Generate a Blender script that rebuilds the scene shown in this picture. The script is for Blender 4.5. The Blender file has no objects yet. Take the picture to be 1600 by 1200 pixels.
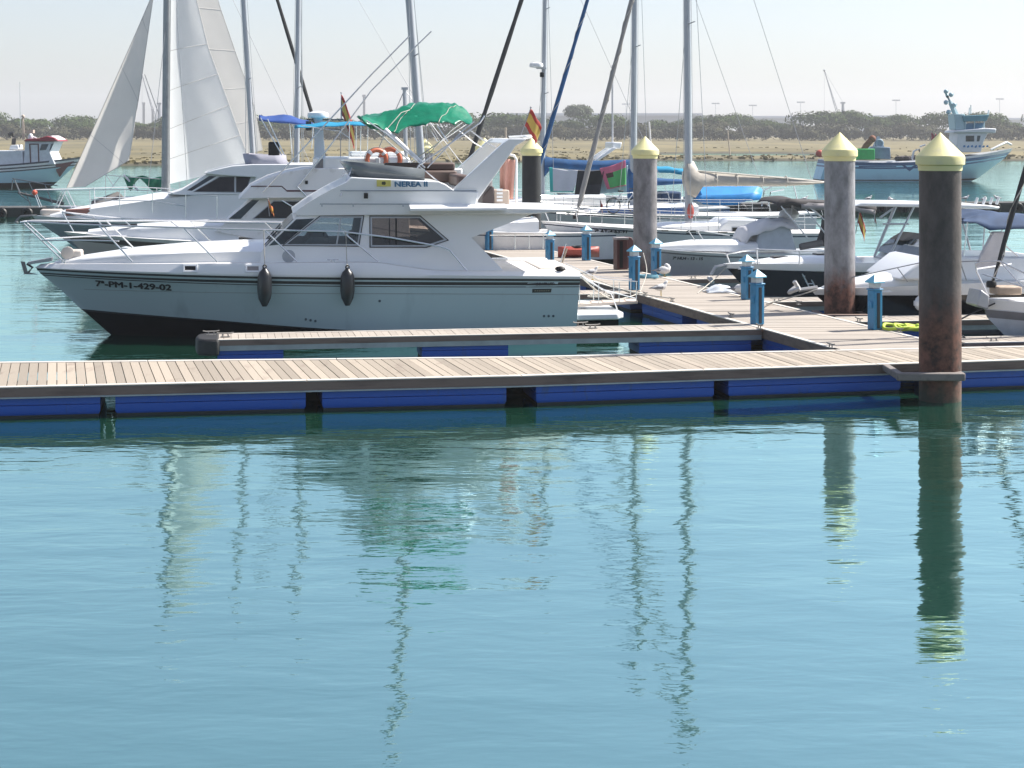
import bpy, bmesh, math, random
from mathutils import Vector, Matrix, noise
random.seed(7)
sc = bpy.context.scene
COL = sc.collection
PI = math.pi
# ---- camera geometry used to turn measured photo positions into metres
F, CX, HY, H = 2700.0, 800.0, 208.0, 4.45
def at(px, py, Y): return Vector(((px - CX) / F * Y, Y, H - (py - HY) / F * Y))
def gy(py, z=0.0): return F * (H - z) / (py - HY)
def atz(px, py, z=0.0):
    Y = gy(py, z); return Vector(((px - CX) / F * Y, Y, z))
def S(r, g, b):
    f = lambda c: (c / 255 / 12.92) if c <= 10.3 else ((c / 255 + .055) / 1.055) ** 2.4
    return (f(r), f(g), f(b), 1)
def lerp(a, b, t): return a + (b - a) * t
def plin(pts, x):
    if x <= pts[0][0]: return pts[0][1]
    for (a, b), (c, d) in zip(pts, pts[1:]):
        if x <= c: return b + (d - b) * (x - a) / (c - a)
    return pts[-1][1]

# ---- materials
MATS = {}
def mat(name, col, rough=.5, metal=0, var=.12, scale=3.0, bump=0.0, bscale=40, dirt=None, dirt_amt=.5, dscale=(1, 1, 1), coat=0, island=0, trans=0, spec=.5):
    if name in MATS: return MATS[name]
    m = bpy.data.materials.new(name); m.use_nodes = True
    nt = m.node_tree; N = nt.nodes; Lk = nt.links
    b = N['Principled BSDF']
    if len(col) == 3: col = (*col, 1)
    b.inputs['Roughness'].default_value = rough; b.inputs['Metallic'].default_value = metal
    b.inputs['Coat Weight'].default_value = coat
    b.inputs['Specular IOR Level'].default_value = spec
    tc = N.new('ShaderNodeTexCoord'); mp = N.new('ShaderNodeMapping')
    Lk.new(tc.outputs['Object'], mp.inputs['Vector']); mp.inputs['Scale'].default_value = dscale
    nz = N.new('ShaderNodeTexNoise'); nz.inputs['Scale'].default_value = scale; nz.inputs['Detail'].default_value = 6; nz.inputs['Roughness'].default_value = .6
    Lk.new(mp.outputs[0], nz.inputs['Vector'])
    rp = N.new('ShaderNodeValToRGB')
    lo = dirt or tuple(c * (1 - var * 2) for c in col[:3])
    if len(lo) == 3: lo = (*lo, 1)
    rp.color_ramp.elements[0].position = .5 - (.25 if dirt is None else .22); rp.color_ramp.elements[0].color = lo
    rp.color_ramp.elements[1].position = (.68 if dirt is None else .25 + .45 * dirt_amt); rp.color_ramp.elements[1].color = col
    Lk.new(nz.outputs['Fac'], rp.inputs[0])
    out = rp.outputs[0]
    if island:
        g = N.new('ShaderNodeNewGeometry'); hs = N.new('ShaderNodeHueSaturation'); mr = N.new('ShaderNodeMapRange')
        mr.inputs['To Min'].default_value = 1 - island; mr.inputs['To Max'].default_value = 1 + island * .6
        Lk.new(g.outputs['Random Per Island'], mr.inputs['Value']); Lk.new(mr.outputs[0], hs.inputs['Value']); Lk.new(out, hs.inputs['Color']); out = hs.outputs[0]
    Lk.new(out, b.inputs['Base Color'])
    if bump:
        n2 = N.new('ShaderNodeTexNoise'); n2.inputs['Scale'].default_value = bscale; n2.inputs['Detail'].default_value = 4
        Lk.new(mp.outputs[0], n2.inputs['Vector'])
        bp = N.new('ShaderNodeBump'); bp.inputs['Strength'].default_value = bump; bp.inputs['Distance'].default_value = .02
        Lk.new(n2.outputs['Fac'], bp.inputs['Height']); Lk.new(bp.outputs[0], b.inputs['Normal'])
    if trans:
        tr = N.new('ShaderNodeBsdfTranslucent'); mx = N.new('ShaderNodeMixShader'); mx.inputs[0].default_value = trans
        Lk.new(out, tr.inputs[0]); Lk.new(b.outputs[0], mx.inputs[1]); Lk.new(tr.outputs[0], mx.inputs[2])
        Lk.new(mx.outputs[0], N['Material Output'].inputs[0])
    MATS[name] = m; return m

gel = mat('gelcoat', (.78, .79, .79), .28, var=.03, scale=1.2, coat=.3)
gel_old = mat('weathered_gelcoat', (.76, .75, .73), .4, dirt=(.55, .53, .49), dirt_amt=.4, scale=2.2)
hullw = mat('hull_white_shade_tint', (.47, .58, .605), .25, dirt=(.35, .43, .46), dirt_amt=.45, scale=1.1, dscale=(1, 1, .25), coat=.2)  # white hull; teal of its shaded side and water light mixed into the colour
deckw = mat('deck_nonslip', (.74, .72, .69), .6, var=.06, scale=4)
beige = mat('beige_gelcoat', (.62, .55, .49), .35, var=.05)
black = mat('black_rubber', (.01, .01, .011), .5, var=.2, spec=.3)
boot = mat('antifouling_black', (.006, .007, .009), .7, var=.3, scale=2, spec=.15)
navy = mat('navy_paint', (.015, .025, .06), .25)
steel = mat('stainless', (.72, .72, .72), .25, metal=.6, var=.03)
alu = mat('mast_alloy', (.40, .42, .45), .5, metal=.2, var=.06, scale=1)
wire = mat('rigging_wire', (.3, .31, .33), .4, metal=.4)
glassd = mat('dark_glass', (.03, .025, .024), .12, var=.4, scale=1.3, spec=.35)
glassb = mat('blue_glass', (.055, .085, .1), .1, var=.5, scale=1.0, spec=.4)
smoke = mat('smoked_screen', (.16, .18, .19), .15, var=.1)
maroon = mat('maroon_stripe', (.08, .015, .02), .4)
brownst = mat('brown_rubbing_strake', (.06, .045, .04), .5)
wood = mat('dock_planks', (.335, .285, .225), .75, dirt=(.24, .19, .15), dirt_amt=.35, scale=3.5, bump=.3, bscale=30, dscale=(1, .25, 1), island=.26)
woodg = mat('walkway_planks', (.38, .335, .285), .8, var=.1, scale=3, bump=.2, bscale=30, dscale=(.25, 1, 1), island=.09)
beam = mat('weathered_beam', (.2, .145, .12), .8, dirt=(.095, .066, .056), dirt_amt=.6, scale=2.5, dscale=(.3, 1, 3), bump=.3)
edge = mat('pale_edge_board', (.6, .56, .5), .7, var=.12, scale=4, dscale=(.3, 1, 1))
galv = mat('galvanised_channel', (.32, .35, .37), .5, metal=.3, var=.15)
floatb = mat('blue_plastic_float', (.016, .085, .40), .5, dirt=(.03, .075, .2), dirt_amt=.35, scale=3.5, bump=.15, bscale=8, dscale=(1.5, 1.5, .5))
floatd = mat('slimy_float_base', (.008, .012, .012), .6)
capy = mat('cream_plastic', (.78, .71, .35), .6, dirt=(.66, .61, .36), dirt_amt=.5, scale=5)
pedb = mat('blue_pedestal_paint', (.03, .2, .38), .4, dirt=(.02, .13, .25), scale=6)
pedc = mat('pale_blue_cap', (.17, .5, .68), .45, var=.1)
pedl = mat('milky_lamp_band', (.6, .63, .64), .4)
cloth_grey = mat('grey_canvas', (.2, .19, .18), .9, var=.12, bump=.3, bscale=15)
cloth_tan = mat('tan_sail_cover', (.5, .46, .4), .9, var=.12, scale=4, bump=.4, bscale=9)
cloth_blue = mat('blue_canvas', (.012, .09, .24), .85, var=.2, scale=3, bump=.3, bscale=12)
cloth_navy = mat('navy_canvas', (.03, .065, .14), .85, var=.2, scale=3, bump=.2)
cloth_royal = mat('royal_canvas', (.035, .1, .36), .85, var=.15, trans=.25)
cloth_cyan = mat('cyan_canvas', (.02, .33, .55), .8, var=.1, trans=.3)
tarp_blue = mat('blue_tarpaulin', (.005, .24, .6), .5, var=.12, scale=2)
tarp_green = mat('green_tarpaulin', (.004, .25, .135), .35, var=.15, scale=5, trans=.25, bump=.6, bscale=6)
sailw = mat('sailcloth', (.88, .9, .9), .8, var=.03, scale=1, trans=.6)
saill = mat('cream_sailcloth', (.85, .81, .75), .8, var=.03, scale=1, trans=.6)
seam = mat('sail_seam', (.6, .58, .55), .8)
ringo = mat('orange_buoy', (.6, .15, .07), .5, var=.1)
rope_m = mat('pale_rope', (.55, .52, .46), .9, var=.2, scale=20)
rope_d = mat('dark_rope', (.05, .05, .055), .9)
red_p = mat('red_paint', (.3, .03, .035), .5)
white_p = mat('white_paint', (.74, .75, .76), .5, var=.06)
yellow = mat('yellow_plate', (.62, .55, .12), .5)
blue_p = mat('blue_letter_paint', (.05, .12, .2), .5)
black_p = mat('black_letter_paint', (.01, .01, .012), .5)
gold_p = mat('dull_gold_print', (.22, .2, .14), .5)
rust = mat('rusty_brown', (.22, .09, .05), .8, dirt=(.1, .04, .03))

def tint_glass(name, col):
    m = bpy.data.materials.new(name); m.use_nodes = True; nt = m.node_tree; N = nt.nodes; N.remove(N['Principled BSDF'])
    t = N.new('ShaderNodeBsdfTransparent'); t.inputs[0].default_value = (*col, 1); g = N.new('ShaderNodeBsdfGlossy'); g.inputs['Roughness'].default_value = .04
    f = N.new('ShaderNodeFresnel'); f.inputs['IOR'].default_value = 1.5; x = N.new('ShaderNodeMixShader')
    nz = N.new('ShaderNodeTexNoise'); nz.inputs['Scale'].default_value = 1.5; bp = N.new('ShaderNodeBump'); bp.inputs['Strength'].default_value = .04; nt.links.new(nz.outputs['Fac'], bp.inputs['Height']); nt.links.new(bp.outputs[0], g.inputs['Normal'])
    nt.links.new(f.outputs[0], x.inputs[0]); nt.links.new(t.outputs[0], x.inputs[1]); nt.links.new(g.outputs[0], x.inputs[2]); nt.links.new(x.outputs[0], N['Material Output'].inputs[0]); return m
# ---- mesh builder
class MB:
    def __init__(s): s.v = []; s.f = []; s.m = []
    def add(s, vs, fs, mi=0):
        n = len(s.v); s.v += [tuple(v) for v in vs]; s.f += [[i + n for i in f] for f in fs]
        s.m += (list(mi) if isinstance(mi, (list, tuple)) else [mi] * len(fs)); return s
    def hexa(s, b, t, mi=0):
        return s.add(list(b) + list(t), [(3, 2, 1, 0), (4, 5, 6, 7), (0, 1, 5, 4), (1, 2, 6, 5), (2, 3, 7, 6), (3, 0, 4, 7)], mi)
    def box(s, x0, x1, y0, y1, z0, z1, mi=0):
        return s.hexa([(x0, y0, z0), (x1, y0, z0), (x1, y1, z0), (x0, y1, z0)], [(x0, y0, z1), (x1, y0, z1), (x1, y1, z1), (x0, y1, z1)], mi)
    def prism(s, poly, y0, y1, mi=0, w=None):
        n = len(poly); w = w or (lambda x, z, y: y)
        vs = [(x, w(x, z, y0), z) for x, z in poly] + [(x, w(x, z, y1), z) for x, z in poly]
        fs = [tuple(range(n)), tuple(range(2 * n - 1, n - 1, -1))] + [(i, i + n, (i + 1) % n + n, (i + 1) % n) for i in range(n)]
        return s.add(vs, fs, mi)
    def plan(s, poly, z0, z1, mi=0):
        n = len(poly)
        vs = [(x, y, z0) for x, y in poly] + [(x, y, z1) for x, y in poly]
        fs = [tuple(range(n - 1, -1, -1)), tuple(range(n, 2 * n))] + [(i, (i + 1) % n, (i + 1) % n + n, i + n) for i in range(n)]
        return s.add(vs, fs, mi)
    def loft(s, rings, closed=True, caps=True, mi=0):
        n = len(rings[0]); vs = [p for r in rings for p in r]; fs = []
        for k in range(len(rings) - 1):
            for i in range(n if closed else n - 1):
                j = (i + 1) % n
                fs.append((k * n + i, k * n + j, (k + 1) * n + j, (k + 1) * n + i))
        if caps and closed: fs += [tuple(range(n - 1, -1, -1)), tuple((len(rings) - 1) * n + i for i in range(n))]
        return s.add(vs, fs, mi)
    def tube(s, pts, r, n=6, mi=0, r2=None):
        pts = [Vector(p) for p in pts]; rings = []
        for k, p in enumerate(pts):
            d = (pts[min(k + 1, len(pts) - 1)] - pts[max(k - 1, 0)])
            d = d.normalized() if d.length > 1e-9 else Vector((0, 0, 1))
            a = d.cross(Vector((0, 0, 1)) if abs(d.z) < .9 else Vector((1, 0, 0))).normalized(); b = d.cross(a)
            rr = r if r2 is None else lerp(r, r2, k / max(1, len(pts) - 1))
            rings.append([p + a * rr * math.cos(2 * PI * i / n) + b * rr * math.sin(2 * PI * i / n) for i in range(n)])
        return s.loft(rings, mi=mi)
    def lathe(s, prof, n=20, c=(0, 0, 0), mi=0, ry=1.0):
        return s.loft([[(c[0] + r * math.cos(2 * PI * i / n), c[1] + r * ry * math.sin(2 * PI * i / n), c[2] + z) for i in range(n)] for r, z in prof], mi=mi)
    def ball(s, c, rx, ry=None, rz=None, n=12, mi=0):
        ry = ry or rx; rz = rz or rx
        pr = [(max(.02, math.sin(PI * k / (n // 2))), -math.cos(PI * k / (n // 2))) for k in range(n // 2 + 1)]
        return s.loft([[(c[0] + r * rx * math.cos(2 * PI * i / n), c[1] + r * ry * math.sin(2 * PI * i / n), c[2] + z * rz) for i in range(n)] for r, z in pr], mi=mi)
    def torus(s, c, R, r, ax='y', n=24, k=8, a0=0, a1=2 * PI, mi=0):
        full = abs(a1 - a0 - 2 * PI) < 1e-6; rings = []
        for i in range(n + 1):
            a = a0 + (a1 - a0) * i / n; ring = []
            for j in range(k):
                b = 2 * PI * j / k; q = R + r * math.cos(b); o = r * math.sin(b)
                u, v = q * math.cos(a), q * math.sin(a)
                p = {'y': (u, o, v), 'z': (u, v, o), 'x': (o, u, v)}[ax]
                ring.append((c[0] + p[0], c[1] + p[1], c[2] + p[2]))
            rings.append(ring)
        return s.loft(rings, caps=not full, mi=mi)
    def grid(s, fn, nu, nv, mi=0):
        vs = [fn(i / nu, j / nv) for j in range(nv + 1) for i in range(nu + 1)]
        fs = [(j * (nu + 1) + i, j * (nu + 1) + i + 1, (j + 1) * (nu + 1) + i + 1, (j + 1) * (nu + 1) + i) for j in range(nv) for i in range(nu)]
        return s.add(vs, fs, [mi(i / nu, j / nv) for j in range(nv) for i in range(nu)] if callable(mi) else mi)
    def build(s, name, mats, parent=None, smooth=40, bevel=0, thick=0, rec=True, loc=None):
        me = bpy.data.meshes.new(name); me.from_pydata(s.v, [], s.f)
        for m in (mats if isinstance(mats, (list, tuple)) else [mats]): me.materials.append(m)
        me.polygons.foreach_set('material_index', s.m)
        if rec:
            bm = bmesh.new(); bm.from_mesh(me)
            bmesh.ops.recalc_face_normals(bm, faces=bm.faces); bm.to_mesh(me); bm.free()
        me.polygons.foreach_set('use_smooth', [bool(smooth)] * len(me.polygons))
        if smooth: me.set_sharp_from_angle(angle=math.radians(smooth))
        o = bpy.data.objects.new(name, me); COL.objects.link(o)
        if parent: o.parent = parent
        if loc is not None: o.location = loc
        if thick:
            md = o.modifiers.new('thickness', 'SOLIDIFY'); md.thickness = thick; md.offset = 0
        if bevel:
            md = o.modifiers.new('bevel', 'BEVEL'); md.width = bevel; md.segments = 2; md.limit_method = 'ANGLE'; md.angle_limit = math.radians(35); md.harden_normals = False
        return o

def tag(o, label, cat, group=None, kind=None):
    o['label'] = label; o['category'] = cat
    if group: o['group'] = group
    if kind: o['kind'] = kind
    return o
def thing(name, label, cat, loc=(0, 0, 0), rz=0, group=None):
    o = bpy.data.objects.new(name, None); COL.objects.link(o); o.location = loc; o.rotation_euler = (0, 0, rz); o.empty_display_size = .3
    return tag(o, label, cat, group)
def copy_tree(o, parent=None):
    c = o.copy(); COL.objects.link(c)
    if parent: c.parent = parent
    for ch in list(o.children): copy_tree(ch, c)
    return c
def structure(o): o['kind'] = 'structure'; return o

class Fr:   # a boat's own frame: s runs bow to stern, t across (away from the quay side), z up
    def __init__(s, O, deg):
        s.O = Vector((O[0], O[1], 0)); a = math.radians(deg); s.a = a
        s.d = Vector((math.cos(a), math.sin(a))); s.n = Vector((-math.sin(a), math.cos(a)))
    def px(s, px, py, t=0.0):
        rx = (px - CX) / F; on = s.O.x * s.n.x + s.O.y * s.n.y
        Y = (t + on) / (rx * s.n.x + s.n.y)
        return ((rx * Y - s.O.x) * s.d.x + (Y - s.O.y) * s.d.y, H - (py - HY) / F * Y)
    def p(s, px, py, t=0.0):
        q = s.px(px, py, t); return (q[0], t, q[1])
    def poly(s, pts, t=0.0): return [s.px(x, y, t) for x, y in pts]
    def world(s, q):
        return Vector((s.O.x + q[0] * s.d.x + q[1] * s.n.x, s.O.y + q[0] * s.d.y + q[1] * s.n.y, q[2]))

def quad3(a, m, b, u): return a * (1 - u) * (1 - 2 * u) + 4 * m * u * (1 - u) + b * u * (2 * u - 1)
class Hull:
    # rows bottom to top: (z bow, z mid or list of (u,z), z stern, s at stem, half beam, fullness)
    def __init__(s, L, rows, um=.55, ts=.93, n=26, rake=0.0):
        s.L, s.rows, s.um, s.ts, s.n, s.rake = L, rows, um, ts, n, rake
    def pt(s, r, u):
        zb, zm, zs, s0, b, p = s.rows[r]
        z = plin(zm, u) if isinstance(zm, list) else quad3(zb, zm, zs, u)
        f = (1 - (1 - min(u / s.um, 1)) ** p) if u < s.um else 1 - (1 - s.ts) * ((u - s.um) / (1 - s.um)) ** 2
        return (lerp(s0, s.L + s.rake * z, u), max(.015, b * f), z)
    def side(s, x, z):          # half breadth of the hull surface at (s, z)
        q = []
        for r in range(len(s.rows)):
            s0 = s.rows[r][3]; u = min(1, max(0, (x - s0) / (s.L - s0))); q.append(s.pt(r, u))
        for a, b in zip(q, q[1:]):
            if a[2] <= z <= b[2] and b[2] > a[2]: return lerp(a[1], b[1], (z - a[2]) / (b[2] - a[2]))
        return q[-1][1] if z > q[-1][2] else q[0][1]
    def mesh(s, strip_m, deck_m=0, bulwark=None):
        mb = MB(); n = s.n; R = len(s.rows)
        us = [(i / n) ** 1.35 for i in range(n + 1)]
        for sg in (-1, 1):
            vs = [(lambda q: (q[0], sg * q[1], q[2]))(s.pt(r, u)) for r in range(R) for u in us]
            fs = []; ms = []
            for r in range(R - 1):
                for i in range(n):
                    a = r * (n + 1) + i; fs.append((a, a + 1, a + n + 2, a + n + 1)); ms.append(strip_m[r])
            mb.add(vs, fs, ms)
        o = R * (n + 1)
        for r in range(R - 1):
            a = r * (n + 1) + n; mb.f.append([a, a + n + 1, o + a + n + 1, o + a]); mb.m.append(strip_m[r])
            a = r * (n + 1); mb.f.append([a, a + n + 1, o + a + n + 1, o + a]); mb.m.append(strip_m[r])
        for i in range(n):
            a = (R - 1) * (n + 1) + i; mb.f.append([a, a + 1, o + a + 1, o + a]); mb.m.append(deck_m)
            mb.f.append([i, i + 1, o + i + 1, o + i]); mb.m.append(strip_m[0])
        return mb

def text_mesh(txt, size, extr=.003, bold=.0, shear=0.0, spacing=1.0):
    c = bpy.data.curves.new('lettering', 'FONT'); c.body = txt; c.size = size; c.extrude = extr; c.offset = bold; c.shear = shear; c.space_character = spacing
    c.align_x = 'LEFT'
    o = bpy.data.objects.new('lettering', c); COL.objects.link(o)
    dg = bpy.context.evaluated_depsgraph_get(); me = bpy.data.meshes.new_from_object(o.evaluated_get(dg))
    bpy.data.objects.remove(o); bpy.data.curves.remove(c); return me
def lettering(name, txt, parent, m, x, z, w, h, tfun, shear=0, bold=.0, sgn=-1, slope=0.0, heavy=0.0):
    """text wrapped on a surface: x,z lower left corner, w,h size; tfun(x,z) gives the surface's distance from the centre plane"""
    me = text_mesh(txt, 1.0, .004, bold, shear)
    xs = [v.co.x for v in me.vertices]; ys = [v.co.y for v in me.vertices]
    x0, x1, y0, y1 = min(xs), max(xs), min(ys), max(ys)
    for v in me.vertices:
        X = x + (v.co.x - x0) / (x1 - x0) * w; Z = z + (v.co.y - y0) / (y1 - y0) * h + slope * (X - x)
        v.co = Vector((X, sgn * (tfun(X, Z) + .004 + v.co.z), Z))
    if heavy:       # thicker strokes: the same letters laid again a little to each side
        vs = [v.co.copy() for v in me.vertices]; fs = [tuple(p.vertices) for p in me.polygons]; bpy.data.meshes.remove(me); mb = MB()
        for i, (dx, dz) in enumerate(((0, 0), (heavy, 0), (-heavy, 0), (0, heavy * .7), (heavy * .5, -heavy * .6))): mb.add([(p.x + dx, p.y + sgn * .0006 * i, p.z + dz) for p in vs], fs)
        return mb.build(name, m, parent, smooth=0)
    me.materials.append(m)
    o = bpy.data.objects.new(name, me); COL.objects.link(o); o.parent = parent; return o
def panel(mb, poly, tfun, d=.006, mi=0, sgn=-1):
    """a thin plate whose outline poly (s,z) lies on a surface"""
    n = len(poly)
    a = [(x, sgn * (tfun(x, z) - .004), z) for x, z in poly]; b = [(x, sgn * (tfun(x, z) + d), z) for x, z in poly]
    return mb.add(a + b, [tuple(range(n)), tuple(range(2 * n - 1, n - 1, -1))] + [(i, i + n, (i + 1) % n + n, (i + 1) % n) for i in range(n)], mi)
def carve(o, polys, y0, y1, m):
    """cut openings (outlines in s,z) right through a mesh"""
    for pl in polys:
        c = MB().prism(pl, y0, y1).build('cutter', m, o.parent, smooth=0)
        bpy.context.view_layer.update()
        md = o.modifiers.new('cut', 'BOOLEAN'); md.object = c; md.operation = 'DIFFERENCE'; md.solver = 'EXACT'; md.material_mode = 'TRANSFER'
        dg = bpy.context.evaluated_depsgraph_get(); me = bpy.data.meshes.new_from_object(o.evaluated_get(dg))
        o.modifiers.clear(); o.data = me; bpy.data.objects.remove(c)
    return o
def awning(f, parent, top, low, tn, tf, name, m, thick=.012, sag=.03, n=24):
    """cloth roof whose near and far edges hang at low and whose middle lies at top (photo pixels along the near edge)"""
    tp = [f.px(x, y, tn * .4) for x, y in top]; lp = [f.px(x, y, tn) for x, y in low]
    def al(p, u):
        q = u * (len(p) - 1); i = min(len(p) - 2, int(q)); return lerp(p[i][0], p[i + 1][0], q - i), lerp(p[i][1], p[i + 1][1], q - i)
    def fn(u, v):
        a, b = al(lp, u), al(tp, u); c = (tn + tf) / 2; hw = (tf - tn) / 2; e = abs(2 * v - 1); k = max(0, (e - .55) / .45)
        z = lerp(b[1], a[1], k ** 1.3) - sag * math.sin(PI * ((u * 2.5) % 1)) * (1 - k) + .03 * noise.noise(Vector((a[0] * 2.5, v * 5, 3))); return (lerp(b[0], a[0], k), c + hw * (2 * v - 1), z)
    return MB().grid(fn, n, 20).build(name, m, parent, thick=thick, smooth=60)
def offset_poly(poly, d):
    n = len(poly); out = []
    A = sum(poly[i][0] * poly[(i + 1) % n][1] - poly[(i + 1) % n][0] * poly[i][1] for i in range(n)); sg = 1 if A > 0 else -1
    for i in range(n):
        p0, p1, p2 = Vector(poly[i - 1]), Vector(poly[i]), Vector(poly[(i + 1) % n])
        e1 = (p1 - p0).normalized(); e2 = (p2 - p1).normalized()
        n1 = Vector((e1.y, -e1.x)) * sg; n2 = Vector((e2.y, -e2.x)) * sg
        out.append(tuple(p1 + (n1 + n2) / max(.3, 1 + n1.dot(n2)) * d))
    return out
def frame_ring(mb, poly, wdt, tfun, d=.02, mi=0, sgn=-1):
    """a window frame: ring between poly and poly grown by wdt"""
    out = offset_poly(poly, wdt); n = len(poly)
    for i in range(n):
        j = (i + 1) % n
        panel(mb, [poly[i], poly[j], out[j], out[i]], tfun, d, mi, sgn)
# ================= camera, sky, sun
cam = bpy.data.cameras.new('camera'); cam.sensor_width = 36; cam.lens = F / 1600 * 36; cam.shift_y = -(600 - HY) / 1600
cam.clip_end = 6000; cam.clip_start = .1
co = bpy.data.objects.new('camera', cam); COL.objects.link(co); co.location = (0, 0, H); co.rotation_euler = (PI / 2, 0, 0); sc.camera = co
SUN_AZ, SUN_EL = math.radians(20), math.radians(47)       # azimuth counted from +X towards +Y
sd = Vector((math.cos(SUN_AZ) * math.cos(SUN_EL), math.sin(SUN_AZ) * math.cos(SUN_EL), math.sin(SUN_EL)))
sl = bpy.data.lights.new('sun', 'SUN'); sl.energy = 4.6; sl.angle = math.radians(.6); sl.color = (1, .95, .88)
so = bpy.data.objects.new('sun', sl); COL.objects.link(so); so.location = (60, 40, 60); so.rotation_euler = sd.to_track_quat('Z', 'Y').to_euler()
wd = bpy.data.worlds.new('World'); sc.world = wd; wd.use_nodes = True
wn = wd.node_tree; sky = wn.nodes.new('ShaderNodeTexSky'); sky.sky_type = 'NISHITA'; sky.sun_disc = False
sky.sun_elevation = SUN_EL; sky.sun_rotation = PI / 2 - SUN_AZ; sky.air_density = 1.0; sky.dust_density = 1.3; sky.ozone_density = 1.0
bg = wn.nodes['Background']; bg.inputs[1].default_value = .081; hsv = wn.nodes.new('ShaderNodeHueSaturation'); hsv.inputs['Saturation'].default_value = .72; wn.links.new(sky.outputs[0], hsv.inputs['Color'])
tn = wn.nodes.new('ShaderNodeMixRGB'); tn.blend_type = 'MULTIPLY'; tn.inputs[0].default_value = 1; tn.inputs[2].default_value = (.955, .975, 1.06, 1); wn.links.new(hsv.outputs[0], tn.inputs[1]); wn.links.new(tn.outputs[0], bg.inputs[0])
sc.view_settings.view_transform = 'Standard'; sc.view_settings.look = 'None'; sc.view_settings.exposure = 1.06; sc.view_settings.gamma = 1
sc.render.engine = 'CYCLES'; sc.cycles.use_denoising = True; sc.cycles.max_bounces = 8; sc.cycles.transparent_max_bounces = 12
sc.cycles.volume_bounces = 0; sc.cycles.caustics_reflective = False; sc.cycles.caustics_refractive = False
sc.cycles.sample_clamp_indirect = 6

# ================= water
def water_mat():
    m = bpy.data.materials.new('harbour_water'); m.use_nodes = True; nt = m.node_tree; N = nt.nodes; Lk = nt.links; b = N['Principled BSDF']
    tc = N.new('ShaderNodeTexCoord')
    def nz(scale, sx, sy, det, rot=0.0, dist=0.0):
        mp = N.new('ShaderNodeMapping'); mp.inputs['Scale'].default_value = (sx, sy, 1); mp.inputs['Rotation'].default_value = (0, 0, rot)
        n = N.new('ShaderNodeTexNoise'); n.inputs['Scale'].default_value = scale; n.inputs['Detail'].default_value = det; n.inputs['Roughness'].default_value = .5; n.inputs['Distortion'].default_value = dist
        Lk.new(tc.outputs['Object'], mp.inputs[0]); Lk.new(mp.outputs[0], n.inputs['Vector']); return n.outputs['Fac']
    def math_(op, a, b_):
        k = N.new('ShaderNodeMath'); k.operation = op
        for i, v in enumerate((a, b_)):
            if isinstance(v, (int, float)): k.inputs[i].default_value = v
            else: Lk.new(v, k.inputs[i])
        return k.outputs[0]
    big = nz(.35, .6, 1.2, 2, .2); mid = nz(1.5, .55, 1.3, 3, .12, .3); fine = nz(6.0, .6, 1.3, 3, -.1)
    calm = nz(.12, .8, 1.2, 2, .3)
    h = math_('ADD', math_('MULTIPLY', big, .10), math_('ADD', math_('MULTIPLY', mid, .035), math_('MULTIPLY', fine, .006)))
    bp = N.new('ShaderNodeBump'); bp.inputs['Distance'].default_value = 1.0; Lk.new(math_('ADD', math_('MULTIPLY', calm, .5), .12), bp.inputs['Strength']); Lk.new(h, bp.inputs['Height'])
    # body colour of the silty water under a sky reflecting surface that grows stronger towards grazing view
    N.remove(b); df = N.new('ShaderNodeBsdfDiffuse'); df.inputs[0].default_value = (.011, .06, .038, 1)
    gl = N.new('ShaderNodeBsdfGlossy'); gl.inputs['Color'].default_value = (.70, .985, .98, 1); gl.inputs['Roughness'].default_value = .035; Lk.new(bp.outputs[0], gl.inputs['Normal'])
    fn = N.new('ShaderNodeFresnel'); fn.inputs['IOR'].default_value = 1.33; Lk.new(bp.outputs[0], fn.inputs['Normal'])
    fac = math_('ADD', math_('MULTIPLY', math_('POWER', fn.outputs[0], .55), .62), .38)
    mx = N.new('ShaderNodeMixShader'); Lk.new(fac, mx.inputs[0]); Lk.new(df.outputs[0], mx.inputs[1]); Lk.new(gl.outputs[0], mx.inputs[2]); Lk.new(mx.outputs[0], N['Material Output'].inputs[0])
    return m
w = MB(); w.add([(-2400, -55, 0), (2400, -55, 0), (2400, 3000, 0), (-2400, 3000, 0)], [(0, 1, 2, 3)])
structure(w.build('water', water_mat(), smooth=0))

# ================= far bank: one terrain sheet with straw-coloured marsh
def shore(x):
    return 228 + 52 * min(1, max(0, (x + 60) / 85)) + 5 * noise.noise(Vector((x * .035, 3, 0))) + 2.2 * noise.noise(Vector((x * .14, 9, 0)))
def ground_z(x, y):
    d = y - shore(x)
    z = -.8 + 1.25 * min(1, max(0, (d + 3) / 4.5)) + .25 * min(1, max(0, d / 25)) + 1.5 * min(1, max(0, (d - 30) / 320))
    z += .18 * noise.noise(Vector((x * .05, y * .03, 0))) + .08 * noise.noise(Vector((x * .3, y * .15, 5)))
    if d > 0:      # the tidal pool behind the mud spit
        q = ((x - 47) / 26) ** 2 + ((y - 345) / 36) ** 2
        if q < 1.25: z = lerp(-.25, z, min(1, max(0, (q - .75) / .5)))
        if d < 40 and x > 15: z *= .75
    return z
xs = [-2400, -900, -500] + [-320 + 4.0 * i for i in range(61)] + [-77 + 1.5 * i for i in range(120)] + [106 + 4 * i for i in range(55)] + [500, 900, 2400]
ys = [205 + 1.5 * i for i in range(64)] + [302 + 5 * i for i in range(40)] + [510, 540, 580, 620, 680, 760, 900, 1200, 1700, 2400, 3000]
tv = [(x, y, ground_z(x, y)) for y in ys for x in xs]; nx = len(xs)
tf = [(j * nx + i, j * nx + i + 1, (j + 1) * nx + i + 1, (j + 1) * nx + i) for j in range(len(ys) - 1) for i in range(nx - 1)]
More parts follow.
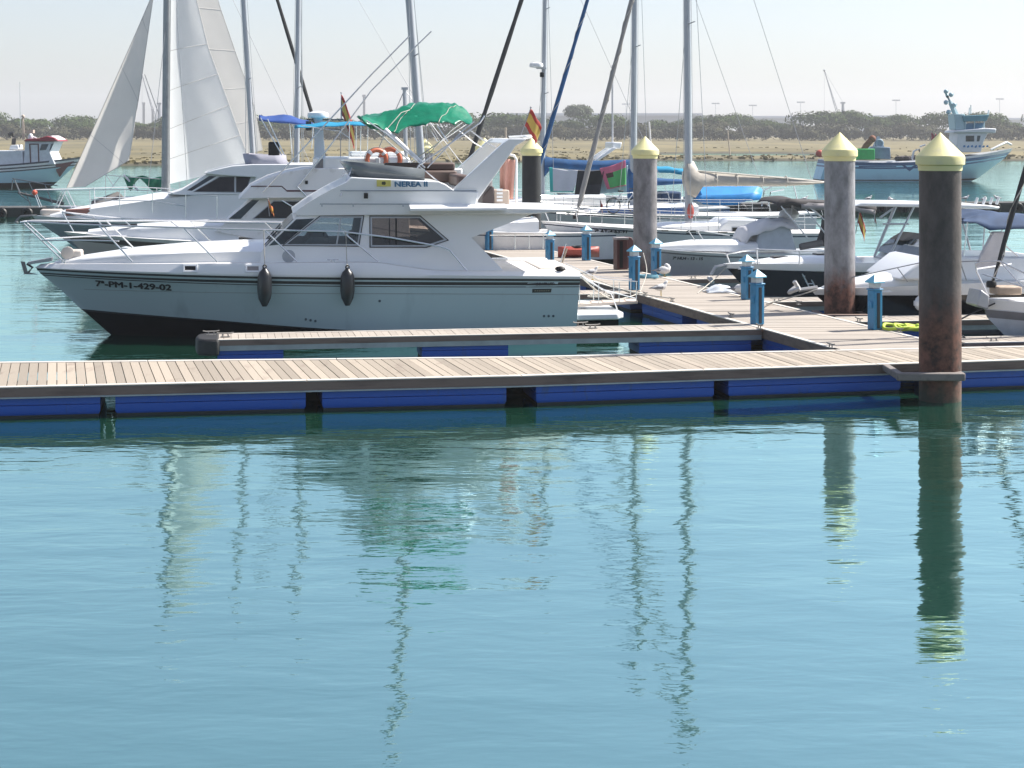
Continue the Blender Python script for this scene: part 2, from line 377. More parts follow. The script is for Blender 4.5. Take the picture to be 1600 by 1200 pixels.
def marsh_mat():
    m = bpy.data.materials.new('straw_marsh'); m.use_nodes = True; nt = m.node_tree; N = nt.nodes; Lk = nt.links; b = N['Principled BSDF']; b.inputs['Roughness'].default_value = .95
    tc = N.new('ShaderNodeTexCoord'); mp = N.new('ShaderNodeMapping'); mp.inputs['Scale'].default_value = (.03, .012, 1); Lk.new(tc.outputs['Object'], mp.inputs[0])
    n = N.new('ShaderNodeTexNoise'); n.inputs['Scale'].default_value = 2; n.inputs['Detail'].default_value = 9; n.inputs['Roughness'].default_value = .68; Lk.new(mp.outputs[0], n.inputs['Vector'])
    r = N.new('ShaderNodeValToRGB'); e = r.color_ramp.elements
    e[0].position = .3; e[0].color = (.065, .06, .026, 1); e[1].position = .7; e[1].color = (.2, .16, .066, 1)
    x = e.new(.44); x.color = (.115, .095, .038, 1); x = e.new(.55); x.color = (.15, .122, .05, 1)
    Lk.new(n.outputs['Fac'], r.inputs[0])
    sp = N.new('ShaderNodeSeparateXYZ'); Lk.new(tc.outputs['Object'], sp.inputs[0])
    n2 = N.new('ShaderNodeTexNoise'); n2.inputs['Scale'].default_value = .25; Lk.new(tc.outputs['Object'], n2.inputs['Vector'])
    ad = N.new('ShaderNodeMath'); ad.operation = 'MULTIPLY_ADD'; ad.inputs[1].default_value = .5; Lk.new(n2.outputs['Fac'], ad.inputs[0]); Lk.new(sp.outputs['Z'], ad.inputs[2])
    mr = N.new('ShaderNodeMapRange'); mr.inputs['From Min'].default_value = .42; mr.inputs['From Max'].default_value = .72; Lk.new(ad.outputs[0], mr.inputs['Value'])
    mx = N.new('ShaderNodeMixRGB'); mx.inputs[1].default_value = (.05, .045, .025, 1); Lk.new(mr.outputs[0], mx.inputs[0]); Lk.new(r.outputs[0], mx.inputs[2]); Lk.new(mx.outputs[0], b.inputs['Base Color'])
    return m
tb = MB(); tb.add(tv, tf); structure(tb.build('far_bank_terrain', marsh_mat(), smooth=180, rec=False))
gm = MB(); rg = random.Random(3)
for k in range(1500):
    x = rg.uniform(-100, 130); d = rg.choice([rg.uniform(-.5, 3), rg.uniform(0, 30), rg.uniform(15, 120)]); y = shore(x) + d; z = ground_z(x, y)
    if z < .12: continue
    h = rg.uniform(.08, .28) * (1.3 if d < 3 else .8); wd_ = rg.uniform(.3, 1.4)
    for q in range(2):
        a = rg.uniform(0, PI); dx, dy = math.cos(a) * wd_ / 2, math.sin(a) * wd_ / 2
        gm.add([(x - dx, y - dy, z - .1), (x + dx, y + dy, z - .1), (x + dx * .6 + rg.uniform(-.1, .1), y + dy * .6, z + h), (x - dx * .7, y - dy * .7, z + h * rg.uniform(.5, 1))], [(0, 1, 2, 3)])
grass = gm.build('marsh_grass', mat('marsh_grass', (.15, .125, .05), .95, spec=.1, dirt=(.1, .09, .04), dirt_amt=.5, scale=.15), rec=False)
grass['kind'] = 'stuff'; grass['label'] = 'tufts of dry marsh grass along the muddy far bank'; grass['category'] = 'grass'

# ================= trees on the far bank
fol_a = mat('pine_foliage', (.062, .09, .03), .95, spec=.05, dirt=(.05, .062, .028), dirt_amt=.5, scale=.4, island=.18)
fol_b = mat('grey_scrub_foliage', (.078, .078, .045), .95, spec=.05, dirt=(.075, .07, .048), dirt_amt=.5, scale=.4, island=.18)
bark = mat('bark', (.11, .085, .065), .9)
def crown_mb(rng, w, h, z0, flat, n):
    mb = MB(); cl = []
    for k in range(15):
        a = rng.uniform(0, 2 * PI); r = math.sqrt(rng.random()) * .72
        cl.append((math.cos(a) * r * w / 2, math.sin(a) * r * w / 2, z0 + h * ((.42 if z0 > .3 else rng.uniform(.1, .42)) + .33 * math.sqrt(max(0, 1 - r * r)) + rng.uniform(-.08, .08)), rng.uniform(.17, .30) * w))
    for k in range(n):
        c = rng.choice(cl); v = Vector((rng.gauss(0, 1), rng.gauss(0, 1), rng.gauss(.35, .8))).normalized() * rng.uniform(.78, 1.04)
        p = Vector((c[0] + v.x * c[3], c[1] + v.y * c[3], c[2] + v.z * min(c[3] * .75, h * .33)))
        if p.z < z0: p.z = z0 + rng.random() * .4
        u = (v + Vector((rng.uniform(-.4, .4), rng.uniform(-.4, .4), rng.uniform(-.3, .4)))).normalized(); a = u.orthogonal().normalized(); b = u.cross(a); s_ = rng.uniform(.2, .5)
        a = a * s_; b = b * s_ * rng.uniform(.5, 1)
        mb.add([p - a - b * .3, p + b, p + a - b * .2, p - b], [(0, 1, 2, 3)])
    return mb
def tree(name, label, group, rng, w, h, z0, fm, n=1500, tr=.25):
    t = thing(name, label, 'tree' if tr > .15 else 'bush', group=group)
    crown_mb(rng, w, h - z0, z0, .5, n).build('crown', fm, t, rec=False, smooth=0)
    k = MB(); k.tube([(0, 0, -.4), (.1, 0, z0 * .5), (.2, .1, z0 + (h - z0) * .35)], tr, 7, r2=tr * .6)
    for a in range(4):
        q = a * 1.6; k.tube([(.1, 0, z0 * .7), (math.cos(q) * w * .25, math.sin(q) * w * .25, z0 + (h - z0) * .4)], tr * .5, 5, r2=tr * .2)
    k.build('trunk', bark, t); return t
rt = random.Random(21)
pines = [tree('pine_tree', 'broad rounded pine in the grey green belt of trees behind the marsh', 'pines along the far bank', rt, w, h, .6, fol_a, 2000) for w, h in ((15, 7.4), (18, 8.2), (12, 6.6), (21, 8.0))]
scrub = [tree('scrub_bush', 'low greyish rounded scrub at the edge of the far straw field', 'scrub bushes along the far bank', rt, w, h, .1, fol_b, 1500, .1) for w, h in ((10, 5.2), (12, 5.8), (8, 4.6), (10, 4.9))]
def place(protos, xsteps, y0, y1, hs, used):
    for i, x in enumerate(xsteps):
        k = rt.randrange(4); o = protos[k] if k not in used else copy_tree(protos[k]); used.add(k)
        y = rt.uniform(y0, y1); o.location = (x, y, ground_z(x, y) - .25); s_ = rt.uniform(*hs); o.scale = (s_ * rt.uniform(.9, 1.2), s_, s_ * rt.uniform(.85, 1.15)); o.rotation_euler[2] = rt.uniform(0, 6.28)
xs1 = []; x = -215
while x < 225: xs1.append(x); x += rt.uniform(6.5, 12)
place(pines, xs1, 590, 625, (.68, 1.2), set())
xs2 = []; x = -205
while x < 215: xs2.append(x); x += rt.uniform(3.6, 6)
place(scrub, xs2, 560, 586, (.75, 1.15), set())
lone = tree('round_tree', 'lone taller tree with a domed crown rising above the far scrub', None, rt, 11.5, 13.5, 2.2, mat('lone_foliage', (.075, .095, .05), .9, dirt=(.03, .045, .025), scale=.6, island=.3), 2600, .35)
lone.location = (901 - 800) / F * 640 - 0, 640, ground_z(24, 640) - .2
if 'group' in lone: del lone['group']

# ================= port buildings, masts and cranes far beyond the trees
shed = mat('far_shed_cladding', (.3, .31, .33), .7, var=.05, scale=.05)
roofm = mat('far_roof', (.42, .43, .45), .7)
def warehouse(x0, x1, ytop, Y, label, bays=10):
    a, b = (x0 - CX) / F * Y, (x1 - CX) / F * Y; zt = H - (ytop - HY) / F * Y; zg = ground_z(a, min(Y, 2900)); wdt = 45.0
    t = thing('warehouse', label, 'warehouse', ((a + b) / 2, Y, zg), 0); L = (b - a) / 2; h = zt - zg
    MB().box(-L, L, 0, wdt, -1, h * .86).build('wall', shed, t, smooth=0)
    MB().prism([(-L - 1, h * .86 + .02), (L + 1, h * .86 + .02), (L + 1, h * .9), (-L - 1, h * .9)], -1, wdt + 1).prism([(-L, h * .9 + .02), (L, h * .9 + .02), (L * .99, h), (-L * .99, h)], 8, wdt - 8).build('roof', roofm, t, smooth=0)
    for i in range(bays):
        c = lerp(-L, L, (i + .5) / bays); d = L / bays * .45
        MB().box(c - d, c + d, -.15, .1, 0, h * .5).build('door', mat('far_door', (.22, .25, .29), .6), t, smooth=0)
warehouse(790, 1100, 176.5, 1350, 'very long low grey warehouse faint behind the lone domed tree', 14)
warehouse(1172, 1256, 181, 1500, 'pale faint warehouse to the left of the harbour crane', 6)
warehouse(1356, 1422, 180, 1500, 'pale faint flat shed just right of the harbour crane', 5)
warehouse(1560, 1640, 184, 1600, 'faint white port shed beyond the blue trawler', 5)
def lamp_mast(x, ytop, Y, label):
    p = at(x, ytop, Y); zg = ground_z(p.x, Y); t = thing('floodlight_mast', label, 'light mast', (p.x, Y, zg)); h = p.z - zg
    MB().tube([(0, 0, -1), (0, 0, h)], .26, 6, r2=.18).build('pole', alu, t)
    k = MB(); k.box(-3.2, 3.2, -.4, .4, h, h + .5)
    for i in range(5): k.box(-3.0 + i * 1.3, -2.2 + i * 1.3, -.9, -.4, h - .4, h + .7)
    k.build('lamp_rack', alu, t, smooth=0)
for x, y, l in ((978, 163, 'faint floodlight mast rising beside the alloy yacht mast with spreaders'), (1118, 162, 'faint floodlight mast right of the tallest foreground yacht mast'), (1251, 160, 'faint floodlight mast above the end of the pale warehouse'),
                (1400, 157, 'faint floodlight mast over the shed right of the crane'), (1562, 155, 'faint floodlight mast beyond the wheelhouse of the blue trawler'), (1176, 165, 'thin pale mast at the near end of the pale warehouse')):
    lamp_mast(x, y, 1400, l)
def crane(tipx, tipy, bx, topy, basey, Y, label):
    b = at(bx, basey, Y); zg = ground_z(b.x, Y); t = thing('harbour_crane', label, 'crane', (b.x, Y, zg)); top = at(bx, topy, Y).z - zg; tip = at(tipx, tipy, Y); hinge = top * .45
    MB().tube([(0, 0, -1), (0, 0, top * .3)], 2.4, 8, r2=2.0).tube([(0, 0, top * .3), (0, 0, top)], 1.6, 6, r2=.9).box(-1.6, 1.6, -1, 1, top, top + 1.2).build('tower', mat('crane_steel', (.2, .23, .27), .6), t)
    MB().box(-3, 4, -2.5, 2.5, top * .3, top * .5).build('machine_house', mat('crane_house', (.32, .34, .37), .6), t, smooth=0)
    q = Vector((tip.x - b.x, 0, tip.z - zg)); k = MB(); s0 = Vector((-2, 0, hinge)); up = (q - s0).normalized().cross(Vector((0, 1, 0)))
    for o in (-.8, .8): k.tube([s0 + up * o, q], .28, 5)
    for i in range(14):
        u, v = i / 14, (i + 1) / 14; k.tube([s0.lerp(q, u) + up * .8 * (1 - u) * (1 if i % 2 else -1), s0.lerp(q, v) + up * .8 * (1 - v) * (-1 if i % 2 else 1)], .16, 4)
    k.ball(q, .9).build('jib', mat('crane_jib', (.38, .4, .43), .6), t)
    MB().tube([q, (0, 0, top + 1)], .1, 4).tube([q, (q.x, 0, hinge)], .08, 4).build('cable', wire, t)
crane(1288, 110, 1317, 162, 185, 1250, 'grey harbour crane with a long raised jib above the tree belt')
crane(222, 117, 249, 163, 184, 1250, 'faint harbour crane between the two white sails')
for x, y in ((224, 160), (238, 170), (568, 148)):
    p = at(x + 1, y, 1300); zg = ground_z(p.x, 1300); h = p.z - zg
    t = thing('silo_tower', {224: 'slim pale tower beside the crane between the sails', 238: 'short dark tower at the foot of the crane between the sails', 568: 'faint pale lattice tower behind the Spanish flag'}[x], 'tower', (p.x, 1300, zg))
    MB().box(-.9, .9, -.9, .9, -1, h * .94).build('shaft', shed, t, smooth=0); MB().box(-1.3, 1.3, -1.3, 1.3, h * .94 + .02, h).build('head', roofm, t, smooth=0)

# ================= the air
hz = MB().box(-2600, 2600, -70, 3100, -3, 72)
hm = bpy.data.materials.new('haze_air'); hm.use_nodes = True; hn = hm.node_tree; hn.nodes.remove(hn.nodes['Principled BSDF'])
pv = hn.nodes.new('ShaderNodeVolumePrincipled'); pv.inputs['Color'].default_value = (.95, .97, 1, 1); pv.inputs['Density'].default_value = .0003; pv.inputs['Anisotropy'].default_value = .2
hn.links.new(pv.outputs[0], hn.nodes['Material Output'].inputs['Volume'])
ho = hz.build('haze', hm, smooth=0); ho['kind'] = 'stuff'; ho['label'] = 'thin pale summer haze over the whole harbour'; ho['category'] = 'haze'
# ================= floating docks
ZD = .5
WV = Vector((-.263, 1, 0)).normalized()            # the main walkway runs this way
def isect(p, d, poly):                              # where the line p+d*k crosses a polyline (plan view)
    for a, b in zip(poly, poly[1:]):
        e = b - a; den = d.x * e.y - d.y * e.x
        if abs(den) < 1e-9: continue
        q = a - p; k = (q.x * e.y - q.y * e.x) / den; u = (q.x * d.y - q.y * d.x) / den
        if -1e-6 <= u <= 1 + 1e-6: return p + d * k
    return p + d * 2.4
def ext(poly, k0, k1):
    a, b = poly[0], poly[1]; y, z = poly[-2], poly[-1]
    return [a + (a - b).normalized() * k0] + poly[1:-1] + [z + (z - y).normalized() * k1]
def beam_along(mb, a, b, inw, w0, w1, z0, z1, mi=0):
    mb.hexa([a + inw * w0 + Vector((0, 0, z0)), b + inw * w0 + Vector((0, 0, z0)), b + inw * w1 + Vector((0, 0, z0)), a + inw * w1 + Vector((0, 0, z0))],
            [a + inw * w0 + Vector((0, 0, z1)), b + inw * w0 + Vector((0, 0, z1)), b + inw * w1 + Vector((0, 0, z1)), a + inw * w1 + Vector((0, 0, z1))], mi)
def planks(front, back, pdir, pitch, gap=.01, inset=.09, z=ZD):
    """boards laid from the front edge to the back edge"""
    mb = MB(); rr = random.Random(5)
    for a, b in zip(front, front[1:]):
        L = (b - a).length; n = max(1, int(L / pitch)); e = (b - a) / n
        for i in range(n):
            p0 = a + e * i + e.normalized() * gap / 2; p1 = a + e * (i + 1) - e.normalized() * gap / 2
            q0 = isect(p0, pdir, back); q1 = isect(p1, pdir, back); d0 = (q0 - p0).normalized(); d1 = (q1 - p1).normalized()
            p0 = p0 + d0 * inset; p1 = p1 + d1 * inset; q0 = q0 - d0 * inset; q1 = q1 - d1 * inset
            dz = rr.uniform(-.003, .003); lo = Vector((0, 0, z - .035)); hi = Vector((0, 0, z + dz))
            mb.hexa([p0 + lo, p1 + lo, q1 + lo, q0 + lo], [p0 + hi, p1 + hi, q1 + hi, q0 + hi])
    return mb
def cleat(parent, p, ang, s=1.0):
    mb = MB(); 
    for o in (-.06, .06): mb.tube([(o, 0, 0), (o * .8, 0, .07 * s)], .014, 6)
    mb.tube([(-.16 * s, 0, .085 * s), (-.1, 0, .072 * s), (.1, 0, .072 * s), (.16 * s, 0, .085 * s)], .014, 6); mb.box(-.09, .09, -.035, .035, -.0, .012)
    o = mb.build('cleat', mat('cast_cleat', (.36, .34, .31), .55, metal=.4, var=.2), parent); o.location = p; o.rotation_euler = (0, 0, ang); return o
def floats(parent, segs, inw, depth, side=1):
    for a, b in segs:
        mb = MB(); d = (b - a).normalized()
        def ring(o, z): return [a + d * o + inw * (.06 + o) + Vector((0, 0, z)), b - d * o + inw * (.06 + o) + Vector((0, 0, z)), b - d * o + inw * (depth - o) + Vector((0, 0, z)), a + d * o + inw * (depth - o) + Vector((0, 0, z))]
        mb.loft([ring(.05, -.28), ring(.02, -.04), ring(.02, .05)], mi=1)
        mb.loft([ring(.02, .05), ring(.0, .09), ring(0, .2), ring(.015, .207), ring(0, .214), ring(0, .325)], mi=0)
        mb.build('float', [floatb, floatd], parent)

# --- the long near dock
fe = ext([atz(0, 606, ZD), atz(815, 588, ZD), atz(1600, 563, ZD)], 2.2, 3.5)
be = ext([atz(0, 566, ZD), atz(815, 557.5, ZD), atz(1600, 541, ZD)], 4, 5)
for p in fe + be: p.z = 0
dock = thing('floating_dock', 'long timber floating dock on blue floats crossing the whole foreground', 'dock')
planks(fe, be, WV, .152, .013, .135).build('deck_planks', wood, dock, smooth=0)
for poly, inw, nm in ((fe, Vector((-.18, 1, 0)).normalized(), 0), (be, Vector((.14, -1, 0)).normalized(), 1)):
    for a, b in zip(poly, poly[1:]):
        k = MB(); n = max(1, round((b - a).length / 3.2))
        for i in range(n):
            p, q = a.lerp(b, i / n), a.lerp(b, (i + 1) / n); g = (b - a).normalized() * .006
            beam_along(k, p + g, q - g, inw, 0, .13, ZD - .012, ZD + .012)
        k.build('edge_board', edge, dock, smooth=0, bevel=.006)
        k = MB(); beam_along(k, a, b, inw, .004, .085, ZD - .15, ZD - .016); k.build('side_beam', beam, dock, smooth=0)
        k = MB(); beam_along(k, a, b, inw, -.012, .075, ZD - .175, ZD - .152); k.build('channel_rail', galv, dock, smooth=0)
fw = Vector((-.18, 1, 0)).normalized(); segs = []
for x0, x1 in ((-190, 156), (180, 478), (504, 792), (839, 1117), (1140, 1409), (1502, 1780)):
    def onfront(x):
        return isect(Vector((0, 0, 0)), Vector(((x - CX) / F, 1, 0)), fe)
    segs.append((onfront(x0), onfront(x1)))
floats(dock, segs, fw, 2.0)
for x0, x1 in ((470, 512), (786, 846), (1110, 1147), (1400, 1432)):
    p, q = onfront(x0), onfront(x1); k = MB(); beam_along(k, p, q, fw, 1.25, 1.95, -.3, .32); k.build('float', floatd, dock, smooth=0)
jm = MB()
for x in (481, 796, 835, 1120, 1415):
    p = isect(Vector((0, 0, 0)), Vector(((x - CX) / F, 1, 0)), fe); jm.box(p.x - .03, p.x + .03, p.y + .25, p.y + 1.9, .28, ZD - .04)
jm.build('cross_joist', beam, dock, smooth=0)

# --- the main walkway leading away to the far berths
def wl(y): return Vector((5.84 - .263 * (y - 31.8), y, 0))
def wr(y): return wl(y) + Vector((2.42, .0, 0))
walk = thing('walkway_pontoon', 'broad pale timber walkway running away between the moored boats', 'pontoon')
LF = [wl(31.75), wl(78)]; RF = [wr(32.35), wr(78)]
ddir = Vector((1, .17, 0)).normalized()
planks([wl(31.2), wl(78)], [wr(31.2), wr(78.6)], Vector((1, .0, 0)), .15, .004, .1).build('deck_planks', woodg, walk, smooth=0)
lin = Vector((1, .263, 0)).normalized()
for poly, inw in ((LF, lin), (RF, -lin)):
    a, b = poly; k = MB(); beam_along(k, a, b, inw, 0, .11, ZD - .012, ZD + .012); k.build('edge_board', edge, walk, smooth=0, bevel=.006)
    k = MB(); beam_along(k, a, b, inw, .004, .09, ZD - .19, ZD - .016); k.build('side_beam', beam, walk, smooth=0)
    segs = []; y = a.y + .5
    while y < 74: segs.append((Vector((a.x - .263 * (y - a.y), y, 0)), Vector((a.x - .263 * (y + 2.7 - a.y), y + 2.7, 0)))); y += 3.6
    floats(walk, segs, inw, 1.05)
for y in (33.0, 38.3, 44.8, 52.4):      # the joints between pontoon units
    jm = MB(); jm.hexa([wl(y) + Vector((.12, 0, ZD - .01)), wr(y) + Vector((-.12, 0.02, ZD - .01)), wr(y) + Vector((-.12, .09, ZD - .01)), wl(y) + Vector((.12, .07, ZD - .01))],
            [wl(y) + Vector((.12, 0, ZD + .008)), wr(y) + Vector((-.12, 0.02, ZD + .008)), wr(y) + Vector((-.12, .09, ZD + .008)), wl(y) + Vector((.12, .07, ZD + .008))])
    jm.build('joint_strip', mat('joint_steel', (.2, .18, .17), .7), walk, smooth=0)
for x, y in ((1293, 543.5), (1182, 513.5), (1138, 495.5), (1046, 471), (1004, 462)):
    p = atz(x, y, ZD + .01); cleat(walk, p + Vector((.06, 0, 0)), 1.84, 1.0)
for x, y in ((1248, 476), (1342, 503), (1405, 519)):
    p = atz(x, y, ZD + .01); cleat(walk, p, 1.84, 1.0)

# --- finger pontoons between the berths
def finger(name_label, a, b, wdt, fl, end_fender=False, cleats=()):
    d = (b - a).normalized(); inw = Vector((-d.y, d.x, 0)); t = thing('finger_pontoon', name_label, 'finger pontoon', group=None)
    planks([a, b], [a + inw * wdt, b + inw * wdt], inw, .14, .007, .06).build('deck_planks', woodg, t, smooth=0)
    for o, i2 in ((a, inw), (a + inw * wdt, -inw)):
        e = o + (b - a)
        k = MB(); beam_along(k, o, e, i2, 0, .07, ZD - .012, ZD + .01); k.build('edge_board', edge, t, smooth=0, bevel=.005)
        k = MB(); beam_along(k, o, e, i2, .004, .06, ZD - .11, ZD - .016); k.build('side_beam', beam, t, smooth=0)
        k = MB(); beam_along(k, o, e, i2, .01, .05, ZD - .21, ZD - .112); k.build('channel_rail', galv, t, smooth=0)
    floats(t, [(a + d * f0, a + d * f1) for f0, f1 in fl], inw, wdt - .06)
    for c in cleats: cleat(t, c, math.atan2(d.y, d.x) + .1)
    if end_fender:
        k = MB(); pr = []
        for q in range(9):
            u = -PI / 2 - PI * q / 8; pr.append((-.02 - .02 + .30 * math.cos(u) * 1.0, wdt / 2 + (wdt / 2 + .04) * math.sin(-u) * -1))
        pts = [(0, -.06), (-.22, -.02), (-.36, .12), (-.4, wdt / 2), (-.36, wdt - .12), (-.22, wdt + .02), (0, wdt + .06), (.06, wdt + .06), (.06, -.06)]
        pts = [(a + d * x + inw * y) for x, y in pts]
        k.plan([(p.x, p.y) for p in pts], .2, ZD + .02)
        k.build('end_fender', mat('worn_black_fender', (.02, .02, .021), .7, var=.3, bump=.5), t, smooth=60, bevel=.05)
    return t
fa, fb = atz(338, 531.5, ZD), atz(1190, 514.8, ZD); fa.z = fb.z = 0; fd = (fb - fa).normalized(); fL = (fb - fa).length
def onf(x): 
    q = isect(Vector((0, 0, 0)), Vector(((x - CX) / F, 1, 0)), [fa, fb]); return (q - fa).length
finger('narrow timber finger pontoon with a black end fender beside the big cruiser', fa, fb, 1.05, [(.02, onf(443)), (onf(660), onf(795)), (onf(1000), onf(1175))], True,
       [atz(x, y, ZD + .01) for x, y in ((318 + 12, 523.5), (352, 526.5), (907, 509.5), (926, 513))])
def rfinger(label, px, py, L, w=1.0, ang=9):
    p = atz(px, py, ZD); p.z = 0; d = Vector((math.cos(math.radians(ang)), math.sin(math.radians(ang)), 0)); return finger(label, p, p + d * L, w, [(.3, L * .3), (L * .62, L * .9)], cleats=[p + d * .6 + Vector((0, .1, ZD + .01))])
rfinger('finger pontoon between the grey open boat and the black hulled speedboat', 1050, 437, 7.5)
rfinger('finger pontoon in front of the black hulled speedboat bow', 1176, 473, 7)
rfinger('short finger pontoon in front of the black and white cruiser', 1330, 503.5, 6)
rfinger('finger pontoon beside the white yacht at the right edge', 1508, 536, 6, .9)
def lfinger(label, px, py, L, w=1.0, ang=9):
    p = atz(px, py, ZD); p.z = 0; d = Vector((math.cos(math.radians(ang)), math.sin(math.radians(ang)), 0)); return finger(label, p - d * L, p, w, [(.3, L * .3), (L * .62, L * .9)], cleats=[p - d * .6 + Vector((0, .1, ZD + .01))])
lfinger('finger pontoon behind the stern platform of the big cruiser', 985, 459, 8)
lfinger('finger pontoon at the stern of the beige cruiser', 893, 431, 8)

# ================= piles
def pile_mat(name, top, rst, zr, soft=.5, speck=.4):
    m = bpy.data.materials.new(name); m.use_nodes = True; nt = m.node_tree; N = nt.nodes; Lk = nt.links; b = N['Principled BSDF']; b.inputs['Roughness'].default_value = .75
    tc = N.new('ShaderNodeTexCoord'); sp = N.new('ShaderNodeSeparateXYZ'); Lk.new(tc.outputs['Object'], sp.inputs[0])
    def nz(s, d, sc_=(1, 1, 1)):
        mp = N.new('ShaderNodeMapping'); mp.inputs['Scale'].default_value = sc_; Lk.new(tc.outputs['Object'], mp.inputs[0])
        n = N.new('ShaderNodeTexNoise'); n.inputs['Scale'].default_value = s; n.inputs['Detail'].default_value = d; n.inputs['Roughness'].default_value = .65; Lk.new(mp.outputs[0], n.inputs['Vector']); return n.outputs['Fac']
    def ramp(f, a, ca, b_, cb):
        r = N.new('ShaderNodeValToRGB'); r.color_ramp.elements[0].position = a; r.color_ramp.elements[0].color = (*ca, 1); r.color_ramp.elements[1].position = b_; r.color_ramp.elements[1].color = (*cb, 1); Lk.new(f, r.inputs[0]); return r.outputs[0]
    c1 = ramp(nz(3.5, 10, (1, 1, .5)), .38, tuple(v * .5 for v in top), .62, top)
    c2 = ramp(nz(5, 10), .38, tuple(v * .18 for v in rst), .62, tuple(v * 1.15 for v in rst))
    ad = N.new('ShaderNodeMath'); ad.operation = 'MULTIPLY_ADD'; ad.inputs[1].default_value = 1.6; Lk.new(nz(2.2, 6, (1, 1, .5)), ad.inputs[0]); Lk.new(sp.outputs['Z'], ad.inputs[2])
    mr = N.new('ShaderNodeMapRange'); mr.inputs['From Min'].default_value = zr + .8 - soft; mr.inputs['From Max'].default_value = zr + .8 + soft; Lk.new(ad.outputs[0], mr.inputs['Value'])
    mx = N.new('ShaderNodeMixRGB'); Lk.new(mr.outputs[0], mx.inputs[0]); Lk.new(c2, mx.inputs[1]); Lk.new(c1, mx.inputs[2])
    m2 = N.new('ShaderNodeMapRange'); m2.inputs['From Min'].default_value = 1.25; m2.inputs['From Max'].default_value = .75; Lk.new(ad.outputs[0], m2.inputs['Value'])
    m3 = N.new('ShaderNodeMixRGB'); Lk.new(m2.outputs[0], m3.inputs[0]); Lk.new(mx.outputs[0], m3.inputs[1]); m3.inputs[2].default_value = (.045, .045, .03, 1)
    Lk.new(m3.outputs[0], b.inputs['Base Color'])
    bp = N.new('ShaderNodeBump'); bp.inputs['Strength'].default_value = .5; bp.inputs['Distance'].default_value = .012; bp.inputs['Distance'].default_value = .02; Lk.new(nz(13, 8), bp.inputs['Height']); Lk.new(bp.outputs[0], b.inputs['Normal'])
    return m
def pile(x, ywater_y, ztip, r, m, label, cap=True):
    Y = ywater_y; X = (x - CX) / F * Y
    t = thing('mooring_pile', label, 'mooring pile', (X, Y, 0), group=None)
    zc = ztip - .40
    MB().lathe([(r, -1.2), (r, .0), (r * 1.01, .9), (r, 1.6), (r, zc - .17)], 32).build('shaft', m, t)
    k = MB(); k.lathe([(r * 1.035, zc - .235), (r * 1.06, zc - .16), (r * 1.06, zc - .15), (r * 1.165, zc - .13), (r * 1.175, zc - .02), (r * 1.15, zc + .012), (r * .02, zc + .4)], 32); k.build('cap', capy, t, smooth=18)
    return t
m_near = pile_mat('dark_pile_steel', (.115, .09, .082), (.17, .07, .045), 1.5, .45)
m_mid = pile_mat('grey_pile_concrete', (.31, .31, .325), (.15, .065, .045), 1.2, .3)
m_far = pile_mat('grey_brown_pile', (.27, .255, .26), (.14, .07, .06), .75, .4)
m_blk = pile_mat('black_pile_sleeve', (.018, .018, .02), (.03, .024, .022), .5)
pile(1469, 28.8, 4.46, .345, m_near, 'nearest dark rusty mooring pile with yellow cone cap in front of the long dock')
pile(1312, 38.2, 4.47, .335, m_mid, 'grey mooring pile with rust red lower half beside the walkway, second largest')
pile(1008, 49.4, 4.36, .34, m_far, 'grey brown mooring pile behind the bow rail of the open boat')
pile(830.5, 61.0, 4.29, .335, m_blk, 'black sleeved mooring pile with off white cone cap behind the cruiser stern')
pile(757, 76, 4.25, .35, m_far, 'distant pile with yellow cap seen through the arch of the big cruiser')
pile(664, 77, 4.2, .35, m_far, 'distant pile with yellow cap half hidden behind the leaning alloy mast')
# guide frame of the near pile
g = MB(); X0, X1 = (1400 - CX) / F * 28.4, (1506 - CX) / F * 28.4
g.box(X0, X1, 28.28, 28.42, .39, .52); g.box(X1 - .13, X1 + .02, 28.422, 29.72, .40, .51); g.box(X0 + .0, X0 + .13, 28.422, 29.5, .40, .51)
g.build('pile_guide', mat('guide_frame', (.2, .175, .16), .75, dirt=(.14, .12, .11), scale=6, bump=.3), dock, bevel=.02)
g = MB(); p0 = (1312 - CX) / F * 38.2; g.box(p0 - .52, p0 + .52, 37.6, 37.74, .36, .5); g.box(p0 + .4, p0 + .54, 37.742, 38.7, .37, .49); g.box(p0 - .54, p0 - .4, 37.742, 38.7, .37, .49); g.build('pile_guide', beam, walk, bevel=.015)

